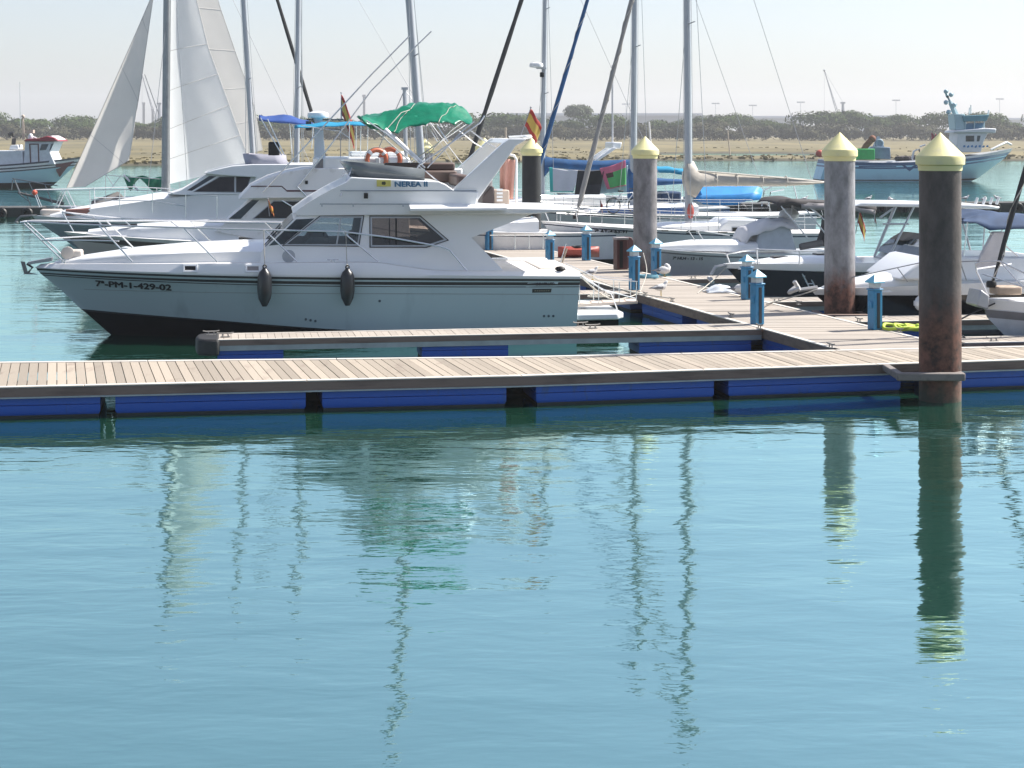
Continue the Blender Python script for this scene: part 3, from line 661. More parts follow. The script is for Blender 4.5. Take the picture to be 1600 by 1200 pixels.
# ================= service pedestals along the walkway
def pedestal(px, pyb, pyt, label, rz=.5):
    p = atz(px, pyb, ZD); h = (pyb - pyt) / F * p.y
    t = thing('service_pedestal', label, 'service pedestal', (p.x, p.y, ZD + .006), rz, 'blue service pedestals along the walkway'); b = .105
    hb = h - .32
    MB().box(-b, b, -b, b, 0, hb).box(-b - .018, b + .018, -b - .018, b + .018, hb + .002, hb + .035).build('post', pedb, t, bevel=.012)
    MB().box(-.035, .035, -b - .012, -b + .02, .03, hb - .05).build('slot_panel', mat('dark_slot', (.008, .016, .03), .4), t, smooth=0)
    MB().box(-b - .03, -b + .0, -.05, .05, hb * .55, hb * .72).build('socket_box', pedb, t, bevel=.008)
    MB().box(b - .0, b + .035, -.05, .05, hb * .78, hb * .95).build('socket_box', pedb, t, bevel=.008)
    MB().box(-b * .85, b * .85, -b * .85, b * .85, hb + .037, hb + .15).build('lamp_band', pedl, t, bevel=.01)
    c = b + .035; z0 = hb + .152
    MB().add([(-c, -c, z0), (c, -c, z0), (c, c, z0), (-c, c, z0), (-c, -c, z0 + .025), (c, -c, z0 + .025), (c, c, z0 + .025), (-c, c, z0 + .025), (0, 0, z0 + .17)],
             [(3, 2, 1, 0), (0, 1, 5, 4), (1, 2, 6, 5), (2, 3, 7, 6), (3, 0, 4, 7), (4, 5, 8), (5, 6, 8), (6, 7, 8), (7, 4, 8)]).build('cap', pedc, t, smooth=0)
for x, yb, yt, l in ((1183, 507, 421, 'blue service pedestal nearest the camera on the left edge of the walkway'), (1167, 468, 398, 'blue service pedestal just behind the nearest one, by the black speedboat bow'),
                     (1367, 515, 429, 'blue service pedestal on the right edge of the walkway beside the lime hose'), (991, 453, 383, 'blue service pedestal between the stern gangway and the two gulls'),
                     (1025, 430, 372, 'blue service pedestal under the bow of the grey open boat'), (916, 407, 352, 'blue service pedestal beside the orange kayak'),
                     (859, 408, 360, 'blue service pedestal left of the orange kayak, behind the cruiser cockpit'), (831, 385, 338, 'blue service pedestal in front of the black pile'), (764, 391, 345, 'blue service pedestal partly hidden by the cruiser cabin end')):
    pedestal(x, yb, yt, l)
p = atz(971, 421, ZD); t = thing('hose_cabinet', 'dark maroon cabinet with a rounded back standing on the walkway', 'cabinet', (p.x, p.y, ZD + .006), .35)
MB().box(-.2, .14, -.14, .14, 0, .86).build('cabinet_body', mat('maroon_cabinet', (.085, .025, .025), .5, var=.2), t, bevel=.015)
MB().prism([(.142, .02), (.3, .06), (.38, .2), (.4, .5), (.36, .78), (.27, .92), (.142, .95)], -.13, .13).build('hose_drum', mat('maroon_drum', (.12, .045, .045), .6, dirt=(.2, .12, .11), dirt_amt=.3), t, bevel=.02)
MB().box(-.12, -.02, -.155, -.141, .05, .82).build('slot_panel', black, t, smooth=0); MB().box(-.22, .16, -.16, .16, .862, .93).build('top_plate', mat('grey_top_plate', (.35, .32, .32), .6), t, bevel=.01)

# ================= the floating breakwater
a, b = at(-160, 330, 91), at(1800, 322, 99); a.z = b.z = 0; a_bw, b_bw = a.copy(), b.copy()
t = thing('floating_breakwater', 'long low dark floating breakwater across the river behind the berths', 'breakwater')
dk = (b - a).normalized(); inw = Vector((-dk.y, dk.x, 0)); k = MB(); k2 = MB(); n = 26
for i in range(n):
    p, q = a.lerp(b, i / n), a.lerp(b, (i + 1) / n); g = dk * .05; beam_along(k, p + g, q - g, inw, 0, 2.2, -.35, .42); beam_along(k2, p + g, q - g, inw, -.02, 2.22, .424, .5)
k.build('float_row', mat('dark_breakwater', (.018, .02, .02), .7, dirt=(.04, .045, .04), scale=1.5), t, smooth=0); k2.build('deck', mat('breakwater_top', (.075, .075, .072), .8, var=.2), t, smooth=0)
k = MB()
for i in range(n * 2):
    p = a.lerp(b, i / n / 2); k.torus((p.x, p.y - .12, .2), .22, .1, 'y', 12, 6)
k.build('tyre_fender', black, t)['kind'] = 'stuff'
# ================= the big flybridge cruiser in the middle
fr = Fr((-10.46, 37.9), 8)
P = fr.p
NG = thing('flybridge_cruiser', 'large white flybridge motor cruiser with green tarpaulin on its upper deck, nearest big boat', 'motor cruiser', fr.O, fr.a)
LN = 11.75
NH = Hull(LN, [(-.5, -.55, -.5, 2.7, 1.2, 1.7), (.0, .0, .0, 1.63, 1.62, 1.75), (.53, [(0, .53), (.12, .47), (.28, .38), (.45, .25), (.6, .15), (1, .05)], .05, 1.05, 1.74, 1.9), (.58, [(0, .58), (.12, .51), (.28, .415), (.45, .28), (.6, .175), (1, .07)], .07, .98, 1.75, 1.92),
               (1.04, 1.02, .915, .52, 1.86, 2.15), (1.325, 1.18, 1.08, .17, 1.91, 2.3), (1.35, 1.2, 1.1, .14, 1.915, 2.32), (1.365, 1.225, 1.125, .12, 1.92, 2.35), (1.395, 1.29, 1.19, .1, 1.925, 2.4),
               (1.445, 1.33, 1.21, .05, 1.94, 2.45), (1.485, 1.38, 1.262, .03, 1.955, 2.5), (1.5, 1.44, 1.32, .0, 1.97, 2.5),
               (1.6, [(0, 1.58), (.12, 1.63), (.3, 1.67), (.55, 1.68), (.62, 1.67), (.70, 1.52), (.74, 1.47), (1, 1.42)], 1.42, .12, 1.88, 2.45)], um=.6, ts=.93, n=48, rake=.05)
hm_ = NH.mesh([0, 0, 1, 2, 2, 1, 2, 1, 2, 1, 3, 3], 4)
for q in range(len(hm_.m)):
    pass
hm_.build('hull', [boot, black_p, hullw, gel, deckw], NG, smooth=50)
ht = lambda x, z: NH.side(x, z)
# stripe between the two black bands starts a little aft of the stem: thin crease line
k = MB()
pl = [NH.pt(4, u) for u in [i / 40 for i in range(2, 41)]]
k.tube([(q[0], -q[1] - .0, q[2]) for q in pl], .008, 4); k.build('hull_crease', mat('crease_line', (.3, .34, .35), .5), NG)
lettering('registration', '7ª-PM-1-429-02', NG, black_p, P(146, 449, -1.1)[0], 1.125, 1.64, .13, ht, bold=0, slope=-.035, heavy=.011)
# name of the builder in the stripe and the small black plate under it
lettering('stripe_lettering', 'BOATS LTD', NG, black_p, P(838, 446, -1.85)[0], 1.135, .40, .06, ht, shear=.3, heavy=.005)
k = MB(); q0 = P(822, 446, -1.86); panel(k, [(q0[0], 1.105), (q0[0] + .68, 1.105), (q0[0] + .72, 1.2), (q0[0] + .04, 1.2)], ht, .003); k.build('stripe_gap', hullw, NG, smooth=0)
k = MB(); q0 = P(832, 457, -1.85); panel(k, [(q0[0], .975), (q0[0] + .42, .975), (q0[0] + .43, 1.06), (q0[0], 1.06)], ht, .006); bp_ = k.build('maker_plate', black_p, NG, smooth=0)
k = MB()
for i in range(7): panel(k, [(q0[0] + .05 + i * .05, 1.005), (q0[0] + .075 + i * .05, 1.005), (q0[0] + .085 + i * .05, 1.03), (q0[0] + .055 + i * .05, 1.03)], lambda x, z: ht(x, z) + .006, .003)
k.build('plate_print', gold_p, bp_, smooth=0)
for x0, y0, n_, d in ((478, 500, 3, 7.5), (851, 494.5, 3, 7.3), (593, 470, 1, 1)):
    for i in range(n_):
        q = P(x0 + d * i, y0 + (1.2 * i if x0 == 478 else 0), -1.8); tt = ht(q[0], q[2])
        MB().lathe([(.028, -.01), (.028, .012), (.016, .014)], 10).build('through_hull', mat('hull_fitting', (.05, .08, .1), .4), NG).matrix_local = Matrix.Translation((q[0], -tt, q[2])) @ Matrix.Rotation(PI / 2, 4, 'X')
# portlights
for x0, x1, y0, y1 in ((285, 309, 413.5, 425), (383, 407.5, 412.5, 424)):
    a, b = P(x0, y1, -1.6), P(x1, y0, -1.6); pts = [(a[0], a[2]), (b[0], a[2]), (b[0], b[2]), (a[0], b[2])]; ins = [(a[0] + .045, a[2] + .035), (b[0] - .045, a[2] + .035), (b[0] - .045, b[2] - .035), (a[0] + .045, b[2] - .035)]
    k = MB(); frame_ring(k, ins, .04, ht, .022); f_ = k.build('portlight', gel, NG, smooth=0, bevel=.006)
    k = MB(); panel(k, ins, ht, .01); k.build('pane', glassd if x0 < 300 else mat('pale_pane', (.3, .27, .26), .2), f_, smooth=0)
# foredeck trunk and side decks
def trunk(mb, secs, mi=0):      # sections: (s, half width, z base, z shoulder, z crown)
    mb.loft([[(s, -w, zb), (s, -w * .97, zs - .05), (s, -w * .86, zs), (s, -w * .45, zs + (zc - zs) * .8), (s, 0, zc), (s, w * .45, zs + (zc - zs) * .8), (s, w * .86, zs), (s, w * .97, zs - .05), (s, w, zb)] for s, w, zb, zs, zc in secs], mi=mi); return mb
trunk(MB(), [(.42, .1, 1.5, 1.61, 1.63), (1.1, .5, 1.5, 1.72, 1.78), (2.2, .95, 1.5, 1.86, 1.93), (3.3, 1.25, 1.5, 1.92, 2.02), (4.6, 1.4, 1.5, 1.95, 2.07), (5.35, 1.45, 1.5, 1.93, 2.08)]).build('foredeck_trunk', gel, NG, smooth=50)
k = MB(); k.lathe([(.14, 0), (.14, .05), (.1, .06)], 16).build('deck_ring', alu, NG).matrix_local = Matrix.Translation((P(451, 398, -1.46)[0], -1.5, P(451, 400, -1.46)[2])) @ Matrix.Rotation(PI / 2, 4, 'X')
for x, y in ((420, 389), (197, 387)):
    q = P(x, y, -1.0); MB().lathe([(.0, 0), (.1, 0), (.1, .03), (.02, .045)], 12).build('deck_vent', gel, NG, loc=(q[0], -1.0, q[2] - .02))
# cabin: a block with tumblehome, raked screen forward and a notch aft
tumble = lambda x, z, y: y * (1 - .075 * max(0, z - 1.9))
gl_a = tint_glass('clear_blue_tint', (.80, .86, .88)); gl_b = tint_glass('brown_tint', (.70, .66, .63)); inner = mat('dim_cabin_lining', (.2, .17, .15), .8)
W1 = [(448, 381.5), (502, 340.5), (565, 340.5), (558, 381.5)]; W2 = [(581.5, 383), (581.5, 341), (656, 341), (694, 374), (666, 383)]
cab = fr.poly([(405, 412), (410, 391), (462, 340), (474, 336.5), (840, 332), (737, 371.5), (789, 425), (600, 426)], -1.55)
cbn = MB().prism(cab, -1.55, 1.55, w=tumble).build('cabin', gel, NG, smooth=30)
carve(cbn, [fr.poly(W1, -1.55), fr.poly(W2, -1.55)], -2, 2, inner); bv = cbn.modifiers.new('bevel', 'BEVEL'); bv.width = .012; bv.segments = 2; bv.limit_method = 'ANGLE'
ct = lambda x, z: abs(tumble(x, z, 1.55))
def window(parent, pts, gl, wdt=.035, fm=None, bars=(), tf=ct, t=-1.55, bm=None):
    pl = fr.poly(pts, t); k = MB(); frame_ring(k, pl, wdt, tf, .022); frame_ring(k, offset_poly(pl, wdt), .02, tf, .008, 1)
    f_ = k.build('side_window', [fm or alu, black], parent, smooth=0)
    k = MB(); panel(k, pl, tf, .006); k.build('pane', gl, f_, smooth=0)
    if bars:
        k = MB()
        for b in bars: panel(k, fr.poly(b, t), tf, .02)
        k.build('mullion', bm or fm or alu, f_, smooth=0)
    for_far = MB(); panel(for_far, pl, tf, .006, sgn=1); for_far.build('pane', gl, f_, smooth=0)
    return f_
window(NG, W1, gl_a, bars=([(525, 381), (527.5, 381), (534, 341), (531.5, 341)],))
window(NG, W2, gl_b, bars=([(608, 382.5), (609.5, 382.5), (609.5, 341.5), (608, 341.5)], [(618, 382.5), (620.5, 382.5), (620.5, 341.5), (618, 341.5)]), fm=alu, bm=black)
a, b = P(505, 372, -.6), P(520, 380, -.6); MB().torus((a[0], -.75, a[2]), .17, .016, 'x', 18, 6).tube([(a[0], -.75, a[2]), (a[0] - .25, -.75, a[2] - .1)], .02, 5).build('steering_wheel', black, NG)
a = P(478, 380, -.6); MB().prism([(a[0] - .1, a[1 + 1] - .03), (a[0] + .1, a[2] + .2), (a[0] + .5, a[2] + .16), (a[0] + .5, a[2] - .03)], -1.1, 1.0).build('dashboard', mat('dash_grey', (.1, .09, .085), .6), NG, bevel=.03)
for x_ in (545, 600, 640): a = P(x_, 383, -.6); MB().box(a[0], a[0] + .14, -1.0, -.4, a[2] - .05, a[2] + (.32 if x_ < 600 else .2)).box(a[0] + .141, a[0] + .5, -1.0, -.4, a[2] - .05, a[2] + .06).build('saloon_seat', mat('saloon_vinyl', (.12, .09, .08), .6), NG, bevel=.04)
# raked wind screen panes on the sloping front
A, B = fr.px(412, 390, -1.55), fr.px(460, 342, -1.55)
k = MB(); nrm = Vector((-(B[1] - A[1]), 0, B[0] - A[0])).normalized(); fw_ = MB()
for i in range(3):
    y0, y1 = -1.46 + i * .98, -1.46 + i * .98 + .94
    lo = Vector((A[0], 0, A[1])).lerp(Vector((B[0], 0, B[1])), .06); hi = Vector((A[0], 0, A[1])).lerp(Vector((B[0], 0, B[1])), .97)
    yy0, yy1 = y0 * .97, y1 * .97
    b_ = [lo + Vector((0, y0, 0)) - nrm * .01, lo + Vector((0, y1, 0)) - nrm * .01, hi + Vector((0, yy1, 0)) - nrm * .01, hi + Vector((0, yy0, 0)) - nrm * .01]
    kk = MB(); kk.hexa(b_, [v + nrm * .022 for v in b_]); kk.build('windscreen_pane', glassb, NG, smooth=0)
kk = MB()
for y0 in (-.9, .5): kk.tube([Vector((A[0], y0, A[1])) + nrm * .03, Vector((lerp(A[0], B[0], .6), y0 + .35, lerp(A[1], B[1], .6))) + nrm * .04], .012, 5)
kk.build('wiper', black, NG)
# triangular quarter pane between screen and side window
k = MB(); panel(k, fr.poly([(420, 384), (463, 343), (492, 341.5), (443, 381.5)], -1.55), ct, .005); k.build('quarter_pane', glassb, NG, smooth=0)
# flybridge moulding
mold = fr.poly([(457, 334.5), (485, 315), (520, 295), (541, 285), (549, 277), (600, 279.5), (686, 283.5), (697, 288), (711, 298), (748, 300), (744, 322), (800, 325), (903, 327), (905, 330), (860, 332), (838, 334), (470, 338)], -1.72)
fl_w = lambda x, z, y: y * (1 - .10 * max(0, z - 2.8)) * (1 - .25 * max(0, (6.6 - x) / 1.2) ** 2 if x < 6.6 else 1)
MB().prism(mold, -1.72, 1.72, w=fl_w).build('flybridge_moulding', gel, NG, smooth=30, bevel=.025)
mt = lambda x, z: abs(fl_w(x, z, 1.72))
k = MB()
for a, b, y in ((532, 745, 298.3), (500, 640, 319)):
    panel(k, fr.poly([(a, y + .6), (b, y + .6), (b, y - .6), (a, y - .6)], -1.72), mt, .004)
k.build('moulding_groove', mat('groove_line', (.12, .16, .2), .6), NG, smooth=0)
xa, xb = fr.px(640, 320, -1.8)[0], fr.px(790, 320, -1.8)[0]; zt_, zb_ = fr.px(700, 319, -1.75)[1], fr.px(700, 329, -1.95)[1]
for sg in (-1, 1):
    k = MB(); k.loft([[(x_, sg * 1.66, zt_), (x_, sg * 2.0, zb_ + .05), (x_, sg * 2.0, zb_), (x_, sg * 1.5, zb_ - .01)] for x_ in (xa, xb)]); k.build('side_ledge', gel, NG, smooth=0)
for x in (503, 552, 630):
    q = P(x, 321, -1.75); MB().box(-.015, .015, -.03, .01, -.03, .03).build('snap_fastener', alu, NG, loc=(q[0], -mt(q[0], q[2]), q[2]))
q = P(572, 306, -1.72); MB().box(-.045, .045, -.03, .02, -.06, .06).build('side_light', black, NG, loc=(q[0], -mt(q[0], q[2]), q[2]), bevel=.008)
k = MB(); pl_ = fr.poly([(589, 291.5), (611, 291.5), (611, 281.5), (589, 281.5)], -1.7); panel(k, pl_, mt, .006); pb = k.build('name_plate', yellow, NG, smooth=0)
k = MB(); cx_ = sum(p[0] for p in pl_) / 4; cz_ = sum(p[1] for p in pl_) / 4; panel(k, [(cx_ + .045 * math.cos(a * .7 + .3) * (1 + .25 * (a % 2)), cz_ + .035 * math.sin(a * .7 + .3) * (1 + .25 * (a % 2))) for a in range(9)], lambda x, z: mt(x, z) + .006, .004); k.build('plate_emblem', mat('dark_emblem', (.05, .05, .015), .6), pb, smooth=0)
a, b = P(617.5, 291.8, -1.7), P(668, 284, -1.7)
lettering('boat_name', 'NEREA II', NG, mat('name_blue', (.06, .17, .28), .5), a[0], a[2], b[0] - a[0], b[2] - a[2], mt, heavy=.009)
# flybridge interior, screen and seats
zf = fr.px(600, 279, -1.5)[1]
def scr(x0, x1, ytop, yb, t): return [P(x0, ytop, t), P(x1, yb, t)]
k = MB(); w0 = 1.5
near = [(546, 252.5, 562, 274.5), (575, 255, 585, 277), (610, 259, 612, 279), (664, 264, 664, 283)]
rows = [[(fr.px(x, y, -w0)[0], -w0 * .96, fr.px(x, y, -w0)[1]) for x, y, _, _ in near], [(fr.px(x, y, -w0)[0], -w0 * .93, fr.px(x, y, -w0)[1] - .04) for _, _, x, y in near]]
up = [(p[0] + .1, -p[1], p[2]) for p in rows[0]][:1] + [(rows[0][0][0] - .12, 0, rows[0][0][2])] + rows[0]; lo = [(rows[1][0][0] + .1, 1.4, rows[1][0][2])] + [(rows[1][0][0] - .12, 0, rows[1][0][2])] + rows[1]
up = [(p[0], -p[1], p[2]) for p in rows[0]][::-1] + [(rows[0][0][0] - .15, 0, rows[0][0][2])] + rows[0]; lo = [(p[0], -p[1], p[2]) for p in rows[1]][::-1] + [(rows[1][0][0] - .15, 0, rows[1][0][2])] + rows[1]
n_ = len(up); k.add(up + lo, [(i, i + 1, n_ + i + 1, n_ + i) for i in range(n_ - 1)]); k.build('fly_screen', smoke, NG, thick=.015, smooth=60)
x0, x1 = fr.px(604, 280, -1.3)[0], fr.px(742, 280, -1.3)[0]
brs = mat('brown_seat_vinyl', (.13, .085, .075), .6, var=.15)
MB().box(x0, x1, 1.12, 1.5, zf - .1, fr.px(650, 263, 1.3)[1]).build('far_coaming', gel, NG, bevel=.04)
MB().box(x0 + .1, x1 - .2, .5, 1.1, zf - .15, zf + .12).box(x0 + .1, x1 - .2, .92, 1.1, zf + .122, zf + .30).build('bench_seat', brs, NG, bevel=.04)
MB().box(x0 - .1, x0 + .35, -.9, -.3, zf - .15, zf + .22).build('helm_seat', brs, NG, bevel=.05)
MB().box(x1 - .4, x1 - .1, -1.3, .5, zf - .2, zf + .06).build('aft_seat', brs, NG, bevel=.05)
# radar arch
arch = fr.poly([(705, 299), (742, 319.5), (796, 243), (806, 228), (822, 219), (823, 216.5), (796, 216.5), (786, 224)], -1.62)
k = MB(); k.prism(arch, -1.62, -1.36); k.prism(arch, 1.36, 1.62); a, b = fr.px(788, 224, -1.5), fr.px(822, 217, -1.5)
k.prism([(a[0], a[1]), (b[0] - .15, a[1] - .02), (b[0], b[1] + .0), (a[0] + .15, b[1] + .003)], -1.355, 1.355); k.build('radar_arch', gel, NG, bevel=.03, smooth=30)
MB().tube([P(816, 217, .3), P(795, 214, .3), P(830, 212, .3)], .03, 6).ball(P(824, 214, .3), .12, .12, .05).build('arch_antenna', gel, NG)
# green tarpaulin thrown over the folding frame
top_ = [(566, 186), (585, 182.5), (606, 178.5), (628, 172), (650, 166.5), (672, 163.5), (694, 163.5), (715, 168.5), (730, 177), (738, 186)]
low_ = [(566, 187), (583, 198), (600, 208), (622, 205), (648, 200.5), (668, 195), (686, 189), (703, 191), (722, 195), (738, 197)]
TP = [fr.px(x, y, -.5) for x, y in top_]; LP = [fr.px(x, y, -1.15) for x, y in low_]
def tarp(u, v):
    q = u * 9; i = min(8, int(q)); f_ = q - i
    tx, tz = lerp(TP[i][0], TP[i + 1][0], f_), lerp(TP[i][1], TP[i + 1][1], f_); lx, lz = lerp(LP[i][0], LP[i + 1][0], f_), lerp(LP[i][1], LP[i + 1][1], f_)
    if v < .4: w_ = v / .4; t = lerp(-1.2, -.5, w_ ** .8); x, z = lerp(lx, tx, w_), lerp(lz, tz, w_ ** .85)
    elif v < .7: t = lerp(-.5, .6, (v - .4) / .3); x, z = tx, tz + .02 * math.sin((v - .4) / .3 * PI)
    else: w_ = max(0, 1 - (v - .7) / .3); t = lerp(1.2, .6, w_); x, z = lerp(lx, tx, w_), lerp(lz + .08, tz, w_ ** .85)
    n1 = noise.noise(Vector((x * 2.2, t * 2.2, 1))) * .06 + .11 * (abs(noise.noise(Vector((x * 2.6 + t * 1.4, t * 1.6 - z * 3, 4)))) - .2) + .05 * abs(noise.noise(Vector((x * 6, t * 4 + z * 4, 9)))) + .05 * abs(math.sin((x * 3.1 - t * 2.3 + z * 5 + 1.6 * noise.noise(Vector((x, t, 2)))) * 2.2)) ** .6
    return (x, t + n1 * 1.5, z + n1 - .03)
MB().grid(tarp, 80, 40).build('tarpaulin', tarp_green, NG, thick=.012, smooth=35)
k = MB()
for u0 in (.3, .66): k.tube([Vector(tarp(u0 + .012 * j, j / 24)) + Vector((0, -.01, .012)) for j in range(25)], .007, 5)
k.tube([P(600, 207, -1.15), P(627, 176, -.9), P(640, 172, -.6)], .01, 4); k.build('tarp_cord', rope_m, NG)
for sg in (-1, 1):
    k = MB()
    def T(x, y, t, r=.014):
        q = P(x, y, -t); return (q[0], sg * t, q[2])
    k.tube([T(572, 188, 1.2), T(604, 209, 1.25), T(664, 262, 1.35)], .018); k.tube([T(757, 181, 1.2), T(750, 192, 1.25), T(655, 258, 1.35), T(650, 266, 1.35)], .018)
    k.tube([T(741, 190, 1.2), T(724, 203, 1.25), T(668, 262, 1.35)], .015); k.tube([T(683, 196, 1.15), T(700, 222, 1.2)], .015); k.tube([T(735, 204, 1.15), T(762, 224, 1.3), T(776, 232, 1.3)], .015)
    k.tube([T(653, 258, 1.35), T(700, 296, 1.4)], .014); k.tube([T(550, 262, 1.3), T(532, 306, 1.6)], .014)
    k.build('bimini_frame', steel, NG)
q0, q1 = Vector(P(601, 203, -1.1)), Vector(P(661, 256, -1.3)); MB().tube([q0, q0.lerp(q1, .3), q0.lerp(q1, .6), q1], .065, 10, r2=.045).build('rolled_side_curtain', white_p, NG)
# rails
k = MB()
for sg in (-1, 1):
    def T(x, y, t):
        q = P(x, y, -t); return (q[0], sg * t, q[2])
    k.tube([T(33, 347.5, .22), T(47, 346.5, .28), T(100, 349.5, .6), T(160, 352, .95), T(230, 354, 1.28), T(300, 356, 1.5), T(415, 359, 1.7), T(535, 362, 1.75), T(610, 371, 1.75), T(690, 385.5, 1.74), T(702, 390, 1.74), T(730, 423.5, 1.76)], .02)
    k.tube([T(66, 375.5, .3), T(125, 375.5, .72), T(186, 376.5, 1.0)], .017)
    for a in ((T(36, 348, .22), T(102, 411, .35)), (T(155, 353, .93), T(207, 409, 1.12)), (T(288, 357, 1.46), T(340, 409, 1.58)), (T(414, 360, 1.7), T(464, 408.5, 1.72)), (T(536, 363, 1.75), T(591, 408.5, 1.78))): k.tube(a, .018)
k.tube([P(36, 347.5, -.22), P(32, 347, 0), (P(36, 347.5, -.22)[0], .22, P(36, 347.5, -.22)[2])], .02); k.build('bow_rail', steel, NG)
# anchor, roller, windlass, deck cleats
k = MB(); a, b = P(82, 404, 0), P(45, 411, 0); k.loft([[(a[0], -.1, a[2] - .05), (a[0], .1, a[2] - .05), (a[0], .1, a[2] + .03), (a[0], -.1, a[2] + .03)], [(b[0], -.09, b[2] - .03), (b[0], .09, b[2] - .03), (b[0], .09, b[2] + .03), (b[0], -.09, b[2] + .03)]]); k.build('anchor_roller', mat('roller_steel', (.3, .3, .33), .4, metal=.7), NG, smooth=0, bevel=.01)
k = MB(); k.tube([P(76, 406, 0), P(44, 411, 0)], .03, 6); a = P(33, 408, 0); k.hexa([P(39, 409, -.12), P(39, 409, .12), P(44, 427, .1), P(44, 427, -.1)], [P(32, 408, -.14), P(32, 408, .14), P(38, 429, .12), P(38, 429, -.12)])
k.hexa([P(40, 425, -.09), P(40, 425, .09), P(58, 428, .02), P(58, 428, -.02)], [P(40, 428.5, -.09), P(40, 428.5, .09), P(60, 429, .02), P(60, 429, -.02)]); k.tube([P(42, 412, 0), P(51, 418, 0), P(44, 426, 0)], .03, 6); k.build('anchor', mat('anchor_galv', (.13, .13, .14), .5, metal=.5), NG, smooth=30)
wx, wz = P(108, 398, 0)[0], P(108, 404, 0)[2]
k = MB(); k.box(-.02, .3, -.13, .13, .0, .2); k.build('windlass', beige, NG, bevel=.05, loc=(wx, 0, wz))
k = MB(); k.lathe([(.11, -.2), (.14, -.19), (.14, -.13), (.09, -.11), (.09, -.05), (.11, 0)], 16); o = k.build('windlass_drum', beige, NG); o.matrix_local = Matrix.Translation((wx - .02, -.0, wz + .13)) @ Matrix.Rotation(-PI / 2, 4, 'X') @ Matrix.Translation((0, 0, .05))
for x, y, t in ((99, 409, -.45), (520, 409, -1.72), (877, 425, -1.7)):
    q = P(x, y, t); k = MB(); k.tube([(-.03, 0, 0), (-.03, 0, .05)], .012, 5).tube([(.03, 0, 0), (.03, 0, .05)], .012, 5).tube([(-.12, 0, .06), (.12, 0, .06)], .013, 6); k.build('deck_cleat', steel, NG, loc=(q[0], q[1], q[2] - .015))
q = P(876, 421, -1.75); MB().ball((0, 0, .03), .12, .09, .06).build('winch_cover', black, NG, loc=(q[0], -1.7, q[2] - .02))
# cockpit: seats and coaming seen through the notch
x0 = P(792, 420, -1.3)[0]
MB().box(x0, LN - .15, 1.3, 1.62, 1.25, 1.50).build('cockpit_coaming', gel, NG, bevel=.05)
MB().box(LN - .75, LN - .2, -1.2, 1.2, 1.2, 1.46).build('cockpit_seat', beige, NG, bevel=.05)
# roof bench behind the arch
k = MB(); q = fr.poly([(748, 320), (752, 304), (764, 290), (769, 291), (769, 320)], .9); k.prism(q, .5, 1.3).build('roof_seat_back', mat('dark_brown_vinyl', (.06, .045, .045), .6), NG, bevel=.03)
a, b = P(768, 321, .9), P(793, 292, .9); MB().box(a[0], b[0], .55, 1.35, a[2] - .02, b[2] - .06).build('roof_locker', mat('buff_chest', (.5, .4, .33), .6, var=.1), NG, bevel=.03)
k = MB(); d_ = P(776, 320, .54)
for i in range(4): k.box(d_[0], d_[0] + .14, .53, .549, d_[2] + .08 + .08 * i, d_[2] + .13 + .08 * i)
k.build('white_slats', white_p, NG, smooth=0)
# swim platform, gangway and stern rails
sx = LN + .02
k = MB(); k.plan([(sx, -1.62), (sx + .95, -1.5), (sx + 1.12, -1.25), (sx + 1.12, 1.25), (sx + .95, 1.5), (sx, 1.62)], .33, .47); pf = k.build('swim_platform', gel, NG, bevel=.03, smooth=30)
MB().box(sx, sx + 1.0, -1.3, 1.3, -.1, .325).build('platform_support', boot, pf, smooth=0)
k = MB(); a, b = Vector((sx + .12, -.55, .52)), Vector((sx + 1.55, -.75, .60)); e = Vector((.08, .6, 0))
k.hexa([a, b, b + e, a + e], [v + Vector((0, 0, .06)) for v in (a, b, b + e, a + e)])
for i in range(5):
    m_ = a.lerp(b, .1 + .18 * i) + Vector((0, 0, .061)); k.hexa([m_, m_ + Vector((.18, -.02, 0)), m_ + Vector((.18, -.02, 0)) + e * .98, m_ + e * .98], [v + Vector((0, 0, .012)) for v in (m_, m_ + Vector((.18, -.02, 0)), m_ + Vector((.18, -.02, 0)) + e * .98, m_ + e * .98)])
gw = k.build('gangway', mat('gangway_beige', (.6, .5, .43), .6, var=.1), NG, bevel=.008)
k = MB()
for o, dy in ((0, 0), (0, .62)):
    for u in (.08, .38, .7, .97):
        m_ = a.lerp(b, u) + Vector((.02, dy, .05)); k.tube([m_, m_ + Vector((0, 0, .46 + .0 * u))], .011, 5)
    k.tube([a + Vector((-.1, dy, .95)), a.lerp(b, .4) + Vector((0, dy, .62)), b + Vector((0, dy, .50))], .012, 5)
k.tube([(sx - .02, -1.2, 1.42), (sx + .35, -1.15, 1.15), (sx + .9, -1.0, .85), (sx + 1.05, -.95, .48)], .016, 6); k.tube([(sx + .02, -1.3, .47), (sx + .02, -1.3, 1.42)], .018, 6); k.tube([(sx + .02, -1.2, 1.4), (sx + .7, -.95, .95), (sx + 1.5, -.8, .72)], .016, 6)
k.build('gangway_rail', steel, gw)
MB().tube([(sx - .05, .3, 1.42), (sx + .1, .32, 1.9)], .012, 5).build('stern_staff', steel, NG)
MB().tube([(sx + .02, .4, 1.46), (sx + .14, .45, 1.78)], .022, 6).build('ensign_staff', wood, NG)
for i in range(3):
    s0 = P(805 + i * 22, 402, 1.6)[0]; MB().tube([(s0, 1.62, 1.7), (s0, 1.62, 2.05)], .012, 5).build('cockpit_stanchion', steel, NG)
MB().tube([(x0, 1.62, 2.03), (LN - .1, 1.62, 2.03)], .013, 5).build('cockpit_rail', steel, NG)
